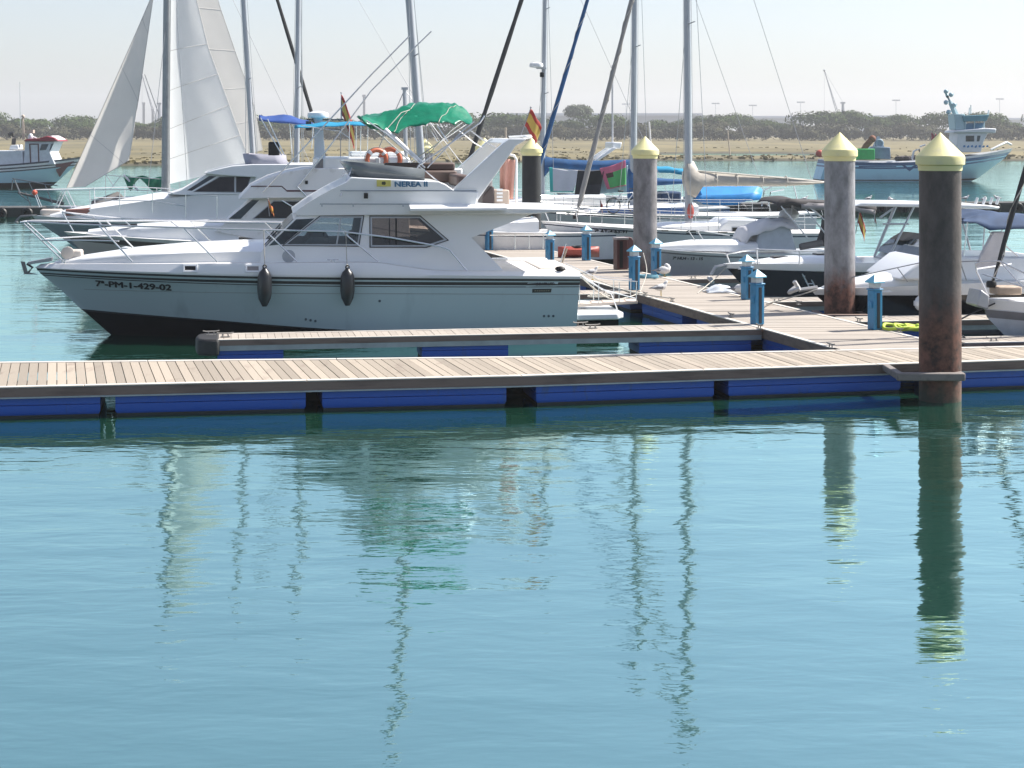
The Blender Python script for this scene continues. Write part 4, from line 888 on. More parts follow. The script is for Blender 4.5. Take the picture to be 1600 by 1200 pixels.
# fenders hanging on the side (things of their own)
def fender(x, y0, y1, label, ymid):
    q = P(x, y0 + 4, -1.7); zb_ = P(x, y1, -2.0)[2]; s = q[0]; tt = ht(s, 1.4) + .17
    o = fr.world((s, -tt, zb_)); t = thing('boat_fender', label, 'fender', o, fr.a, 'black fenders on the cruiser side'); L = q[2] - zb_
    MB().lathe([(.015, 0), (.05, .0), (.075, .05), (.13, .16), (.152, .3), (.155, L * .5), (.145, L * .78), (.11, L * .9), (.06, L * .96), (.045, L)], 18).build('fender_body', mat('black_fender', (.012, .013, .016), .35, dirt=(.03, .03, .03), dirt_amt=.3, scale=6), t)
    MB().torus((0, 0, L + .03), .035, .014, 'y', 12, 6).build('eye', black, t)
    zr = P(x, ymid, -1.75)[2] - zb_; MB().tube([(0, 0, L + .03), (0, tt - 1.86, 1.68 - zb_), (-.02, tt - 1.77, zr)], .01, 5).build('lanyard', rope_m, t)
fender(413.5, 413, 478.5, 'black fender nearest the bow hanging on the big cruiser side', 359)
fender(541.5, 413, 476.5, 'black fender hanging below the side window of the big cruiser', 362)
# ================= other boats: shared pieces
def simple_hull(L, zb, zs, B, s_wl, ztop=None, flare=.9, sag=.1, stripe=.05, boot_z=.12, um=.5, ts=.8, rake=.05, gun=.07, bt=.12):
    zm = (zb + zs) / 2 - sag
    f = lambda k: (zb - k, zm - k, zs - k)
    return Hull(L, [(-.4, -.45, -.35, s_wl + .8, B * .33, 1.6), (0, 0, 0, s_wl, B * .42, 1.7), (boot_z, boot_z, boot_z, s_wl * .9, B * .435, 1.8),
                    (*f(stripe + gun + .02), s_wl * .12 + .02, B * .485, 2.2), (*f(gun + .02), s_wl * .08, B * .49, 2.3), (*f(gun), s_wl * .07, B * .492, 2.3), (*f(.0), 0, B * .5, 2.35)], um=um, ts=ts, rake=rake, n=30)
def hull_part(parent, hu, mats, strips=(0, 0, 1, 2, 1, 3), deck=3):
    return hu.mesh(list(strips), deck).build('hull', mats, parent, smooth=50)
def stanchion_rail(parent, hu, u0, u1, n, hgt=.6, inset=.06, name='guard_rail', r=.014, wires=2, skip=(), m=None):
    k = MB()
    for sg in (-1, 1):
        tops = []
        for i in range(n):
            q = hu.pt(len(hu.rows) - 1, lerp(u0, u1, i / (n - 1))); b = (q[0], sg * (q[1] - inset), q[2] - .02); t_ = (q[0], sg * (q[1] - inset), q[2] + hgt); k.tube([b, t_], r, 5); tops.append(t_)
        for w_ in range(wires): k.tube([(a, b, c - hgt * .45 * w_) for a, b, c in tops], r * (.9 if w_ == 0 else .5), 5)
    return k.build(name, m or steel, parent)
def coach_roof(parent, secs, m=None, name='coach_roof'): return trunk(MB(), secs).build(name, m or gel, parent, smooth=45)
def side_panes(parent, fr_, polys, t, tf, gl=None, name='side_window', fm=None, wdt=.025):
    for pts in polys:
        pl_ = fr_.poly(pts, t); k = MB(); frame_ring(k, pl_, wdt, tf, .015); f_ = k.build(name, fm or alu, parent, smooth=0)
        k = MB(); panel(k, pl_, tf, .006); k.build('pane', gl or glassd, f_, smooth=0)
def spar(fr_, parent, pts, r0, r1, name='mast', t=0.0, m=None, sheave=True):
    a = Vector(fr_.p(*pts[0], t)); b = Vector(fr_.p(*pts[1], t)); k = MB(); n = 10
    d = b - a
    k.loft([[(a.x + d.x * u + r * 1.25 * math.cos(q), a.y + d.y * u + r * .85 * math.sin(q), a.z + d.z * u) for q in [2 * PI * i / n for i in range(n)]] for u, r in ((0, r0), (.5, lerp(r0, r1, .4)), (1, r1))])
    return k.build(name, m or alu, parent), a, b
def stays(fr_, parent, pairs, r=.011, name='rigging', m=None):
    k = MB()
    for a, b in pairs: k.tube([a, b], r, 4)
    return k.build(name, m or wire, parent)
def furled(parent, a, b, r0, r1, m, cord=None, name='furled_sail', sag=.0):
    k = MB(); a, b = Vector(a), Vector(b); n = 14; rr = random.Random(int(a.x * 100) % 97)
    pts = [a.lerp(b, i / n) + Vector((0, 0, -sag * math.sin(PI * i / n))) for i in range(n + 1)]
    rings = []
    d = (b - a).normalized(); ax = d.cross(Vector((0, 1, 0))).normalized(); ay = d.cross(ax)
    for i, p in enumerate(pts):
        r = lerp(r0, r1, i / n) * rr.uniform(.88, 1.12) * (.45 if i == 0 else 1); rings.append([p + ax * r * math.cos(q) + ay * r * math.sin(q) for q in [2 * PI * j / 8 for j in range(8)]])
    k.loft(rings); o = k.build(name, m, parent)
    q = MB(); q.lathe([(.09, 0), (.1, .03), (.1, .1), (.08, .13)], 12); q.build('furler_drum', black, parent, loc=a)
    if cord:
        q = MB(); m_ = 60; q.tube([a.lerp(b, i / m_) + (ax * math.cos(i * .9) + ay * math.sin(i * .9)) * (lerp(r0, r1, i / m_) + .012) for i in range(m_ + 1)], .013, 4); q.build('furling_cord', cord, o)
    return o
def spreaders(fr_, parent, a, b, zs, wdt, m=None):
    k = MB()
    for z, w_ in zip(zs, wdt):
        u = (z - a.z) / (b.z - a.z); p = a.lerp(b, u); k.tube([p + Vector((.12, -w_, .07)), p, p + Vector((.12, w_, .07))], .022, 5)
    k.build('spreaders', m or alu, parent)
def canopy(fr_, parent, near, tn, tf, name, m, crown=.12, sag=.04, thick=.012, nu=14, nv=10):
    """cloth awning: near edge profile in photo pixels at offset tn, swept to tf with a crowned middle"""
    pts = [fr_.px(x, y, tn) for x, y in near]; xs_ = [p[0] for p in pts]
    def fn(u, v):
        q = u * (len(pts) - 1); i = min(len(pts) - 2, int(q)); f_ = q - i
        x, z = lerp(pts[i][0], pts[i + 1][0], f_), lerp(pts[i][1], pts[i + 1][1], f_)
        if v < .18:
            w_ = v / .18; return (x, tn + .01 * math.sin(x * 9), z - .20 * (1 - w_) + .02 * noise.noise(Vector((x * 4, 1, 7))))
        v = (v - .18) / .82
        return (x, lerp(tn, tf, v), z + crown * math.sin(PI * v) - sag * math.sin(PI * ((u * 3) % 1)) * math.sin(PI * v) + .012 * noise.noise(Vector((x * 3, v * 4, 2))))
    return MB().grid(fn, nu, nv).build(name, m, parent, thick=thick, smooth=60)
def tubes(parent, name, lines, r=.016, m=None):
    if name in ('awning_frame', 'pole_strut', 'canopy_post'):
        for l in lines: MB().tube(l, r, 6).build({'awning_frame': 'awning_pole'}.get(name, name), m or steel, parent)
        return
    k = MB()
    for l in lines: k.tube(l, r, 6)
    return k.build(name, m or steel, parent)
def flag(label, staff_a, staff_b, w, h, droop, yaw=0.0, tri=False, cols=None):
    a, b = Vector(staff_a), Vector(staff_b); t = thing('flag', label, 'flag', a); d = b - a
    MB().tube([(0, 0, 0), d], .014, 6, r2=.01).ball(d, .025).build('flag_staff', mat('flag_staff_grey', (.3, .3, .32), .5), t)
    cm = cols or [mat('flag_red', (.48, .075, .06), .8, trans=.3), mat('flag_yellow', (.66, .48, .13), .8, trans=.3)]
    dn = d.normalized()
    def fn(u, v):
        top = d - dn * .04; p = top - dn * h * (1 - v) + Vector((math.cos(yaw), math.sin(yaw), 0)) * w * u * (1 - droop * .55) + Vector((0, 0, -droop * w * u * (.55 + .45 * u)))
        wv = .09 * w * math.sin(u * 7 + v * 1.5) * u
        return p + Vector((-math.sin(yaw) * wv, math.cos(yaw) * wv, .03 * math.sin(u * 9)))
    MB().grid(fn, 14, 8, lambda u, v: 0 if (v < .25 or v >= .75) else 1).build('flag_cloth', cm, t, thick=.004, smooth=80)
    return t
def life_ring(label, p, R, rot, group=None):
    t = thing('life_ring', label, 'life ring', p, rot, group)
    MB().torus((0, 0, 0), R, R * .24, 'y', 28, 10).build('ring', ringo, t)
    for i in range(4):
        a = PI / 4 + i * PI / 2; k = MB(); k.torus((0, 0, 0), R, R * .26, 'y', 4, 10, a - .16, a + .16); k.build('band', white_p, t)
    k = MB(); k.tube([(R * 1.3 * math.cos(a), .02 * math.sin(3 * a), R * 1.3 * math.sin(a)) for a in [i * PI / 16 for i in range(33)]], .012, 5); k.build('grab_line', rope_m, t); return t

# ================= beige cruiser just behind (bow left, brown strake)
fc = Fr((at(100, 363, 50).x, 50), 9)
BC = thing('motor_cruiser', 'beige sided flybridge cruiser with brown strake and maroon stripe, between the two white cruisers', 'motor cruiser', fc.O, fc.a)
hc = simple_hull(10.6, 1.60, 1.25, 3.4, 1.5, stripe=.14, gun=.09)
hull_part(BC, hc, [boot, mat('beige_hull', (.5, .46, .42), .35, dirt=(.42, .39, .36), dirt_amt=.4), brownst, gel_old])
coach_roof(BC, [(.7, .25, 1.45, 1.62, 1.66), (2.2, .9, 1.4, 1.75, 1.82), (4.5, 1.25, 1.35, 1.86, 1.93), (5.0, 1.3, 1.35, 1.86, 1.93)])
tb = lambda x, z, y: y * (1 - .08 * max(0, z - 1.7))
MB().prism(fc.poly([(335, 362), (352, 348), (398, 309), (640, 306), (640, 372), (400, 374)], -1.35), -1.35, 1.35, w=tb).build('cabin', gel_old, BC, bevel=.02, smooth=30)
ctc = lambda x, z: abs(tb(x, z, 1.35))
side_panes(BC, fc, [[(397, 341), (428, 315), (486, 315), (486, 341)]], -1.35, ctc, glassd)
k = MB(); panel(k, fc.poly([(357, 342), (376, 342), (405, 313), (393, 313)], -1.35), ctc, .008); k.build('windscreen_pane', glassb, BC, smooth=0)
A, B = fc.px(352, 347, 0), fc.px(396, 311, 0); nr = Vector((-(B[1] - A[1]), 0, B[0] - A[0])).normalized()
for i in range(3):
    y0 = -1.22 + i * .83; lo, hi = Vector((A[0], 0, A[1])).lerp(Vector((B[0], 0, B[1])), .1), Vector((A[0], 0, A[1])).lerp(Vector((B[0], 0, B[1])), .93)
    b_ = [lo + Vector((0, y0, 0)), lo + Vector((0, y0 + .78, 0)), hi + Vector((0, y0 + .78, 0)), hi + Vector((0, y0, 0))]; MB().hexa([v - nr * .01 for v in b_], [v + nr * .012 for v in b_]).build('windscreen_pane', glassb, BC, smooth=0)
cmold = fc.poly([(372, 312), (392, 291), (420, 277), (450, 268), (478, 263), (640, 262), (652, 285), (668, 303), (640, 308), (400, 310.5)], -1.5)
cw = lambda x, z, y: y * (1 - .09 * max(0, z - 2.6))
MB().prism(cmold, -1.5, 1.5, w=cw).build('flybridge_moulding', gel_old, BC, bevel=.03, smooth=30)
cmt = lambda x, z: abs(cw(x, z, 1.5))
k = MB()
for s_ in ([(392, 292), (440, 292), (440, 290.3), (392, 290.3)], [(440, 292), (448, 299), (448, 297), (440.5, 290.3)], [(448, 299.6), (640, 299.6), (640, 297), (448, 297)]): panel(k, fc.poly(s_, -1.5), cmt, .005)
k.build('maroon_stripe', maroon, BC, smooth=0)
q = fc.p(479, 285, -1.5); MB().box(-.04, .04, -.02, .02, -.05, .05).build('side_light', black, BC, loc=(q[0], -cmt(q[0], q[2]), q[2]))
wht = gel
x0, z0 = fc.px(505, 262, -1.2); x1, z1 = fc.px(640, 240, -1.2)
MB().plan([(x0, -1.3), (x1, -1.3), (x1, 1.3), (x0, 1.3), (x0 - .25, 0)], z0 - .05, z0 + .30).build('fly_coaming', wht, BC, bevel=.06)
MB().box(x0 + .9, x1, .4, 1.25, z0 + .302, z1 + .05).build('fly_seat', wht, BC, bevel=.05)
a, b = fc.p(488, 268, -1.0), fc.p(503, 247, -1.0); k = MB(); k.hexa([(a[0], -1.25, a[2]), (a[0] + .38, -1.25, a[2]), (a[0] + .38, -.5, a[2]), (a[0], -.5, a[2])], [(b[0], -1.25, b[2]), (b[0] + .38, -1.25, b[2] - .03), (b[0] + .38, -.5, b[2] - .03), (b[0], -.5, b[2])]); k.build('grey_cushion', mat('grey_vinyl', (.2, .19, .185), .6), BC, bevel=.04)
# radar pylon
a, b = fc.p(499, 265, 0), fc.p(497, 186, 0)
k = MB(); k.loft([[(a[0] - .16, -.14, a[2]), (a[0] + .2, -.14, a[2]), (a[0] + .2, .14, a[2]), (a[0] - .16, .14, a[2])], [(b[0] - .1, -.1, b[2]), (b[0] + .12, -.1, b[2]), (b[0] + .12, .1, b[2]), (b[0] - .1, .1, b[2])]]); py_ = k.build('radar_pylon', white_p, BC, bevel=.02)
k = MB(); k.lathe([(.1, 0), (.14, .05), (.14, .1), (.3, .12), (.32, .18), (.3, .26), (.15, .31), (.02, .32)], 20); k.build('radar_dome', gel, py_, loc=(b[0], 0, b[2] - .08))
k = MB(); k.box(b[0] - .34, b[0] + .75, -.03, .03, b[2] - .04, b[2] + .0); k.tube([(b[0] + .7, 0, b[2]), (b[0] + .7, 0, b[2] + .5)], .012, 5); k.box(b[0] - .36, b[0] - .2, -.1, .1, b[2] - .34, b[2] - .06); k.tube([(b[0] + .62, -.5, b[2] - .3), (b[0] + .4, .5, b[2] - .3), (b[0] - .1, .5, b[2] - .3)], .018, 5)
k.build('instrument_yard', mat('yard_dark', (.08, .085, .1), .5), py_)
tubes(BC, 'fishing_pole', [[fc.p(410, 300, -1.6), fc.p(483, 222, -1.7), fc.p(580, 117, -1.75), fc.p(640, 56, -1.8)]], .024)
tubes(BC, 'fishing_pole', [[fc.p(465, 291, -1.5), fc.p(509, 237, -1.5), fc.p(580, 142, -1.45), fc.p(640, 82, -1.4), fc.p(674, 49, -1.4)]], .022)
tubes(BC, 'pole_strut', [[fc.p(464, 291, -1.52), fc.p(488, 316, -1.5)], [fc.p(440, 313, -1.5), fc.p(465, 328, -1.45)], [fc.p(520, 222, -1.7), fc.p(465, 292, -1.5)]], .02)
awning(fc, BC, [(462, 196), (490, 192), (520, 190), (545, 190), (590, 190)], [(464, 199.5), (490, 199), (520, 197.5), (545, 196), (590, 195.5)], -1.2, 1.2, 'cyan_awning', cloth_cyan)
tubes(BC, 'awning_frame', [[fc.p(546, 193, -1.2), fc.p(545, 265, -1.3)], [fc.p(557, 193, 1.2), fc.p(556, 245, 1.2)], [fc.p(564, 193, -.4), fc.p(563, 245, -.4)], [fc.p(575, 193, 1.0), fc.p(574, 245, 1.0)], [fc.p(470, 196, -1.2), fc.p(530, 205, -1.2), fc.p(545, 215, -1.25)]], .014)
tubes(BC, 'bow_rail', [[fc.p(97, 331, -.2), fc.p(155, 343, -.6), fc.p(190, 341, -.8), fc.p(330, 347, -1.4), fc.p(480, 350, -1.55)], [fc.p(97, 331, -.2), fc.p(115, 362, -.25)], [fc.p(145, 338, -.5), fc.p(168, 372 - 12, -.6)], [fc.p(190, 341, -.8), fc.p(206, 355, -.85)], [fc.p(97, 331, .2), fc.p(190, 341, .8), fc.p(330, 347, 1.4)], [fc.p(97, 331, -.2), fc.p(97, 331, .2)], [fc.p(265, 345, -1.1), fc.p(280, 356, -1.2)]], .02)
for x in (165, 197, 208): 
    q = fc.p(x, 352, -.6); MB().box(-.12, .12, -.06, .06, 0, .07).build('deck_fitting', black, BC, loc=(q[0], q[1], q[2] - .03), bevel=.02)
# life rings and flags on the beige cruiser
o = fc.world(fc.p(589, 250, -1.32)); life_ring('orange life ring with a white pouch on the rail, left one of the pair', o + Vector((0, -.06, 0)), .29, fc.a + .25)
o = fc.world(fc.p(610, 249, -1.2)); life_ring('orange life ring with white bands, right one of the pair by the screen', o, .29, fc.a - .35)
q = o + Vector((-.35, -.25, -.12)); t = MB().box(-.07, .07, -.04, .04, -.12, .16).build('white_pouch', mat('white_pouch_vinyl', (.7, .7, .69), .5), None, bevel=.02, loc=q); tag(t, 'small white pouch hanging on the left orange life ring', 'pouch')
flag('Spanish flag hanging nearly straight down above the cyan awning', fc.world(fc.p(532, 250, .3)), fc.world(fc.p(533, 145, .3)), 1.0, .6, 1.1, yaw=.1)
flag('small orange and yellow flag beside the beige cruiser side window', fc.world(fc.p(421, 338, -1.7)), fc.world(fc.p(418.5, 311, -1.7)), .3, .22, .9, yaw=.1, cols=[mat('flag_orange', (.62, .17, .06), .8), mat('flag_amber', (.65, .3, .05), .8)])

# ================= white cruiser behind it (blue line, high foredeck)
fb_ = Fr((at(48, 337, 62).x, 62), 9); pb_ = fb_.p
BB = thing('motor_cruiser', 'white flybridge cruiser with long foredeck and blue awning, in front of the hoisted sails', 'motor cruiser', fb_.O, fb_.a)
hb_ = simple_hull(12.5, 1.50, 1.3, 3.9, 2.0, stripe=.11, gun=.12, boot_z=.18)
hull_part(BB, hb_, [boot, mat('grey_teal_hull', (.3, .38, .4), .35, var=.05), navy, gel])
coach_roof(BB, [(.7, .3, 1.35, 1.55, 1.6), (2.5, 1.0, 1.35, 1.85, 1.95), (4.5, 1.45, 1.35, 2.15, 2.3), (6.0, 1.6, 1.3, 2.3, 2.42), (11.6, 1.65, 1.2, 2.3, 2.42)])
tbb = lambda x, z, y: y * (1 - .1 * max(0, z - 2.2))
MB().prism(fb_.poly([(262, 304), (282, 297), (325, 271), (640, 268), (640, 304)], -1.6), -1.6, 1.6, w=tbb).build('cabin', gel, BB, bevel=.02, smooth=30)
ctb = lambda x, z: abs(tbb(x, z, 1.6))
side_panes(BB, fb_, [[(303, 299.5), (343, 277), (366, 276.5), (366, 300)], [(369, 300), (369, 276.5), (391, 277), (384, 300)]], -1.6, ctb, glassd)
A, B = fb_.px(285, 297, 0), fb_.px(325, 273, 0); nr = Vector((-(B[1] - A[1]), 0, B[0] - A[0])).normalized()
for i in range(3):
    y0 = -1.45 + i * .98; lo, hi = Vector((A[0], 0, A[1])).lerp(Vector((B[0], 0, B[1])), .08), Vector((A[0], 0, A[1])).lerp(Vector((B[0], 0, B[1])), .95)
    b_ = [lo + Vector((0, y0, 0)), lo + Vector((0, y0 + .92, 0)), hi + Vector((0, y0 + .92, 0)), hi + Vector((0, y0, 0))]; MB().hexa([v - nr * .01 for v in b_], [v + nr * .012 for v in b_]).build('windscreen_pane', glassb, BB, smooth=0)
k = MB(); panel(k, fb_.poly([(292, 297.5), (327, 275), (338, 275.5), (300, 298)], -1.6), ctb, .006); k.build('quarter_pane', glassb, BB, smooth=0)
bw_ = lambda x, z, y: y * (1 - .08 * max(0, z - 3.0))
MB().prism(fb_.poly([(318, 271), (335, 265), (362, 259), (395, 256.5), (640, 256), (648, 275), (640, 297), (392, 300), (400, 277), (345, 274)], -1.75), -1.75, 1.75, w=bw_).build('flybridge_moulding', gel, BB, bevel=.03, smooth=30)
near = [(391, 241, 396, 258), (405, 242, 410, 262), (428, 243, 432, 264), (447, 242, 450, 263)]; w0 = 1.5
r0 = [(fb_.px(x, y, -w0)[0], -w0, fb_.px(x, y, -w0)[1]) for x, y, _, _ in near]; r1 = [(fb_.px(x, y, -w0)[0], -w0, fb_.px(x, y, -w0)[1] - .05) for _, _, x, y in near]
up = [(p[0], -p[1], p[2]) for p in r0][::-1] + [(r0[0][0] - .25, 0, r0[0][2])] + r0; lo = [(p[0], -p[1], p[2]) for p in r1][::-1] + [(r1[0][0] - .25, 0, r1[0][2])] + r1; n_ = len(up)
k = MB(); k.add(up + lo, [(i, i + 1, n_ + i + 1, n_ + i) for i in range(n_ - 1)]); k.build('fly_screen', mat('lilac_screen_cover', (.36, .36, .42), .7, dirt=(.24, .23, .29), dirt_amt=.5, scale=3, bump=.3, bscale=8), BB, thick=.03, smooth=60)
x0, z0 = pb_(428, 243, -.6)[0], pb_(428, 243, -.6)[2]; MB().box(x0 - .2, x0 + .2, -.9, -.4, z0 - .3, z0 + .5).build('helm_seat', black, BB, bevel=.06)
MB().tube([pb_(436, 244, -1.4), pb_(447, 252, -1.45), pb_(452, 262, -1.45)], .05, 6).build('seat_roll', white_p, BB)
awning(fb_, BB, [(405, 180), (420, 179), (455, 179.5), (478, 187), (494, 192)], [(406, 187), (422, 190), (455, 192), (478, 195), (496, 197)], -1.3, 1.4, 'blue_awning', cloth_royal, sag=.06)
tubes(BB, 'awning_frame', [[pb_(407, 184, -1.3), pb_(441, 243, -1.4)], [pb_(418, 186, -1.3), pb_(446, 246, -1.4)], [pb_(452, 183, 1.4), pb_(456, 240, 1.4)], [pb_(490, 192, -1.3), pb_(487, 232, -1.35)], [pb_(407, 183, 1.4), pb_(440, 243, 1.4)]], .02)
def brail(y_off=0): pass
hr = []
for sg in (-1, 1):
    T = lambda x, y, t: (lambda q: (q[0], sg * t, q[2]))(pb_(x, y, -t))
    hr += [[T(52, 297, .25), T(120, 297, .9), T(200, 296, 1.5), T(262, 300, 1.8), T(270, 302, 1.82)], [T(52, 297, .25), T(62, 324, .3)], [T(98, 297, .7), T(112, 326, .75)], [T(98, 297, .7), T(85, 326, .6)], [T(140, 296, 1.0), T(141, 326, 1.05)], [T(187, 296, 1.4), T(187, 329, 1.4)], [T(238, 298, 1.7), T(238, 332, 1.7)]]
    hr += [[T(262, 303, 1.8), T(289, 304, 1.85), T(340, 306, 1.9)], [T(290, 304, 1.85), T(290, 340, 1.85)], [T(339, 306, 1.9), T(339, 343, 1.9)], [T(140, 312, 1.0), T(238, 314, 1.7), T(290, 322, 1.85)]]
tubes(BB, 'bow_rail', hr, .017)
MB().ball(pb_(54, 301, -.3), .1).build('marker_ball', mat('orange_ball', (.7, .12, .06), .5), BB)
k = MB(); k.box(.35, 1.1, -.25, .25, 1.5, 1.72); k.build('windlass', beige, BB, bevel=.06)
k = MB(); q = pb_(30, 335, 0); k.tube([(0.2, 0, 1.5), (-.35, 0, 1.46), (-.5, 0, 1.3)], .05, 6); k.tube([(-.5, -.2, 1.28), (-.45, 0, 1.22), (-.5, .2, 1.28)], .04, 6); k.build('anchor', mat('anchor_galv2', (.2, .2, .2), .5, metal=.5), BB)
MB().tube([(1.3, -.6, 1.62), (1.8, -.7, 1.64), (2.6, -.75, 1.72)], .12, 8).build('rolled_cover', mat('brown_cover', (.2, .09, .075), .8), BB)

# ================= yacht with hoisted white sails
fs = Fr((at(70, 325, 74).x, 74), 6); ps = fs.p
SY = thing('sailing_yacht', 'sailing yacht with hoisted white sails and a bowsprit behind the two cruisers', 'sailing yacht', fs.O, fs.a)
hs_ = simple_hull(12.5, 1.35, 1.15, 3.4, 1.3); hull_part(SY, hs_, [boot, white_p, navy, deckw])
coach_roof(SY, [(3.0, .7, 1.1, 1.4, 1.45), (4.5, 1.0, 1.1, 1.55, 1.62), (9.0, 1.05, 1.05, 1.6, 1.68)])
_, ma, mb_ = spar(fs, SY, [(259, 312), (262.5, -215)], .155, .10, m=mat('grey_mast', (.34, .36, .37), .5, metal=.2))
k = MB(); k.tube([(.8, 0, 1.42), ps(28, 301, 0)], .07, 7, r2=.05); k.build('bowsprit', mat('dark_spar', (.09, .09, .09), .6), SY)
tubes(SY, 'pulpit', [[ps(20, 279, -.35), ps(70, 288, -.5), ps(90, 290, -.7)], [ps(20, 279, .35), ps(68, 287, .5)], [ps(20, 279, -.35), ps(20, 279, .35)], [ps(22, 280, -.3), ps(32, 305, -.2)], [ps(22, 280, .3), ps(35, 308, .2)], [ps(70, 288, -.5), ps(82, 318, -.6)], [ps(45, 284, -.4), ps(58, 314, -.4)], [ps(28, 301, 0), ps(44, 314, -.2)], [ps(20, 281, -.2), ps(18, 297, -.2)], [ps(40, 300, 0), ps(48, 322, 0)]], .022, mat('pulpit_dark', (.2, .21, .22), .4, metal=.6))
def sail(name, luff, leech, m, belly, nseam=(), t0=0.0, parent=None, lean=0.0):
    lp = [fs.px(x, y, 0) for x, y in luff]; ep = [fs.px(x, y, 0) for x, y in leech]
    def along(pts, v):
        q = v * (len(pts) - 1); i = min(len(pts) - 2, int(q)); f_ = q - i; return lerp(pts[i][0], pts[i + 1][0], f_), lerp(pts[i][1], pts[i + 1][1], f_)
    def fn(u, v):
        a, b = along(lp, v), along(ep, v); x, z = lerp(a[0], b[0], u), lerp(a[1], b[1], u); w_ = abs(b[0] - a[0])
        t = t0 - belly * w_ * math.sin(PI * u ** .8) * .5 + lean * w_ * u + .05 * noise.noise(Vector((x * .8, z * .35, 3))) * min(1, w_) + .025 * math.sin((x * .9 + z * .45) * 5) * u * (1 - v)
        return (x, t, z)
    o = MB().grid(fn, 22, 44).build(name, m, parent or SY, smooth=80)
    k = MB()
    for v in nseam: k.tube([Vector(fn(i / 12, min(1, v + .02 * i / 12))) + Vector((0, -.012, 0)) for i in range(13)], .010, 4)
    k.tube([Vector(fn(1, j / 30)) for j in range(31)], .012, 4); k.tube([Vector(fn(0, j / 30)) for j in range(31)], .018, 4)
    k.build('seams', seam, o); return o
sail('jib', [(101, 294), (148, 190), (205, 62), (236, -10), (262, -74)], [(132, 292), (204, 250), (219, 130), (238, -10), (263, -74)], saill, .16, (.2, .42, .62), .6, lean=-.75)
sail('staysail', [(266, 287), (266, 190), (267, 80), (268, -20), (270, -170)], [(392, 258), (357, 160), (326, 75), (307, -2), (272, -170)], sailw, .20, (.1, .22, .36, .5), -.3, lean=.10)
sail('mainsail', [(268, 262), (268, 170), (269, 80), (270, -10), (272, -200)], [(406, 236), (392, 160), (368, 90), (338, 0), (276, -200)], saill, .10, (.14, .32, .52, .7), .4, lean=.7)
spar(fs, SY, [(262, 268), (408, 240)], .09, .08, 'boom', t=.5)
k = MB()
for x, y in ((226, 116), (300, 160)): k.tube([ps(226, 116, -.5), ps(248, 178, -.5)], .014, 4)
for z in (.3, .6): pass
for x, y0 in ((36, 1), ): pass
for a, b in ((ps(98, 180, .8), ps(170, -30, .6)), (ps(254, 150, -.9), ps(258, -40, -.5)), (ps(85, 190, 1.0), ps(160, -30, 1.0)), (ps(140, 170, 1.2), ps(205, -20, 1.2))): pass
q = mb_
for s_, t_ in ((12.2, 0), (6.2, -1.5), (6.2, 1.5), (5.6, 1.5)): k.tube([(s_, t_, 1.2), q], .012, 4)
k.tube([(4.4, -1.4, 1.2), ma.lerp(mb_, .55)], .011, 4); k.build('rigging', wire, SY)
def gcloth(u, v):
    x0, x1 = ps(193, 272, -.8), ps(252, 282, -.8)
    x = lerp(x0[0], x1[0], u); top = lerp(ps(193, 273, -.8)[2], ps(252, 276, -.8)[2], u) - .22 * math.sin(PI * min(1, u * 1.0)) * 0
    L = plin([(0, .1), (.12, .5), (.2, .62), (.32, .2), (.42, .1), (.6, .32), (.8, .62), (1, .55)], u)
    return (x, -.8 + .1 * math.sin(u * 14 + v * 3), top - L * v - .08 * math.sin(u * PI * 2) ** 2)
t = MB().grid(gcloth, 26, 10).build('green_cloth', tarp_green, SY, thick=.01, smooth=70)
MB().tube([ps(193, 273, -.8), ps(216, 298, -.8)], .05, 6).build('white_strut', white_p, SY)
tubes(SY, 'lifeline', [[ps(165, 272, -1.3), ps(165, 318, -1.3)], [ps(163, 273, -1.3), ps(192, 276, -1.4), ps(255, 280, -1.5)], [ps(165, 272, -1.3), ps(180, 294, -1.35)], [ps(190, 273, -1.4), ps(172, 296, -1.3)]], .016)
MB().box(3.4, 5.4, -1.15, -.6, 1.3, 1.75).build('blue_bag', mat('blue_sail_bag', (.1, .15, .3), .8), SY, bevel=.1)
k = MB(); k.loft([[(2.0, -.55, 1.3), (2.0, -.1, 1.3), (2.0, -.3, 1.55)], [(3.1, -.8, 1.3), (3.1, .3, 1.3), (3.1, -.2, 1.95)], [(3.6, -.6, 1.3), (3.6, .1, 1.3), (3.6, -.2, 1.5)]]); k.build('stowed_cover', cloth_grey, SY)
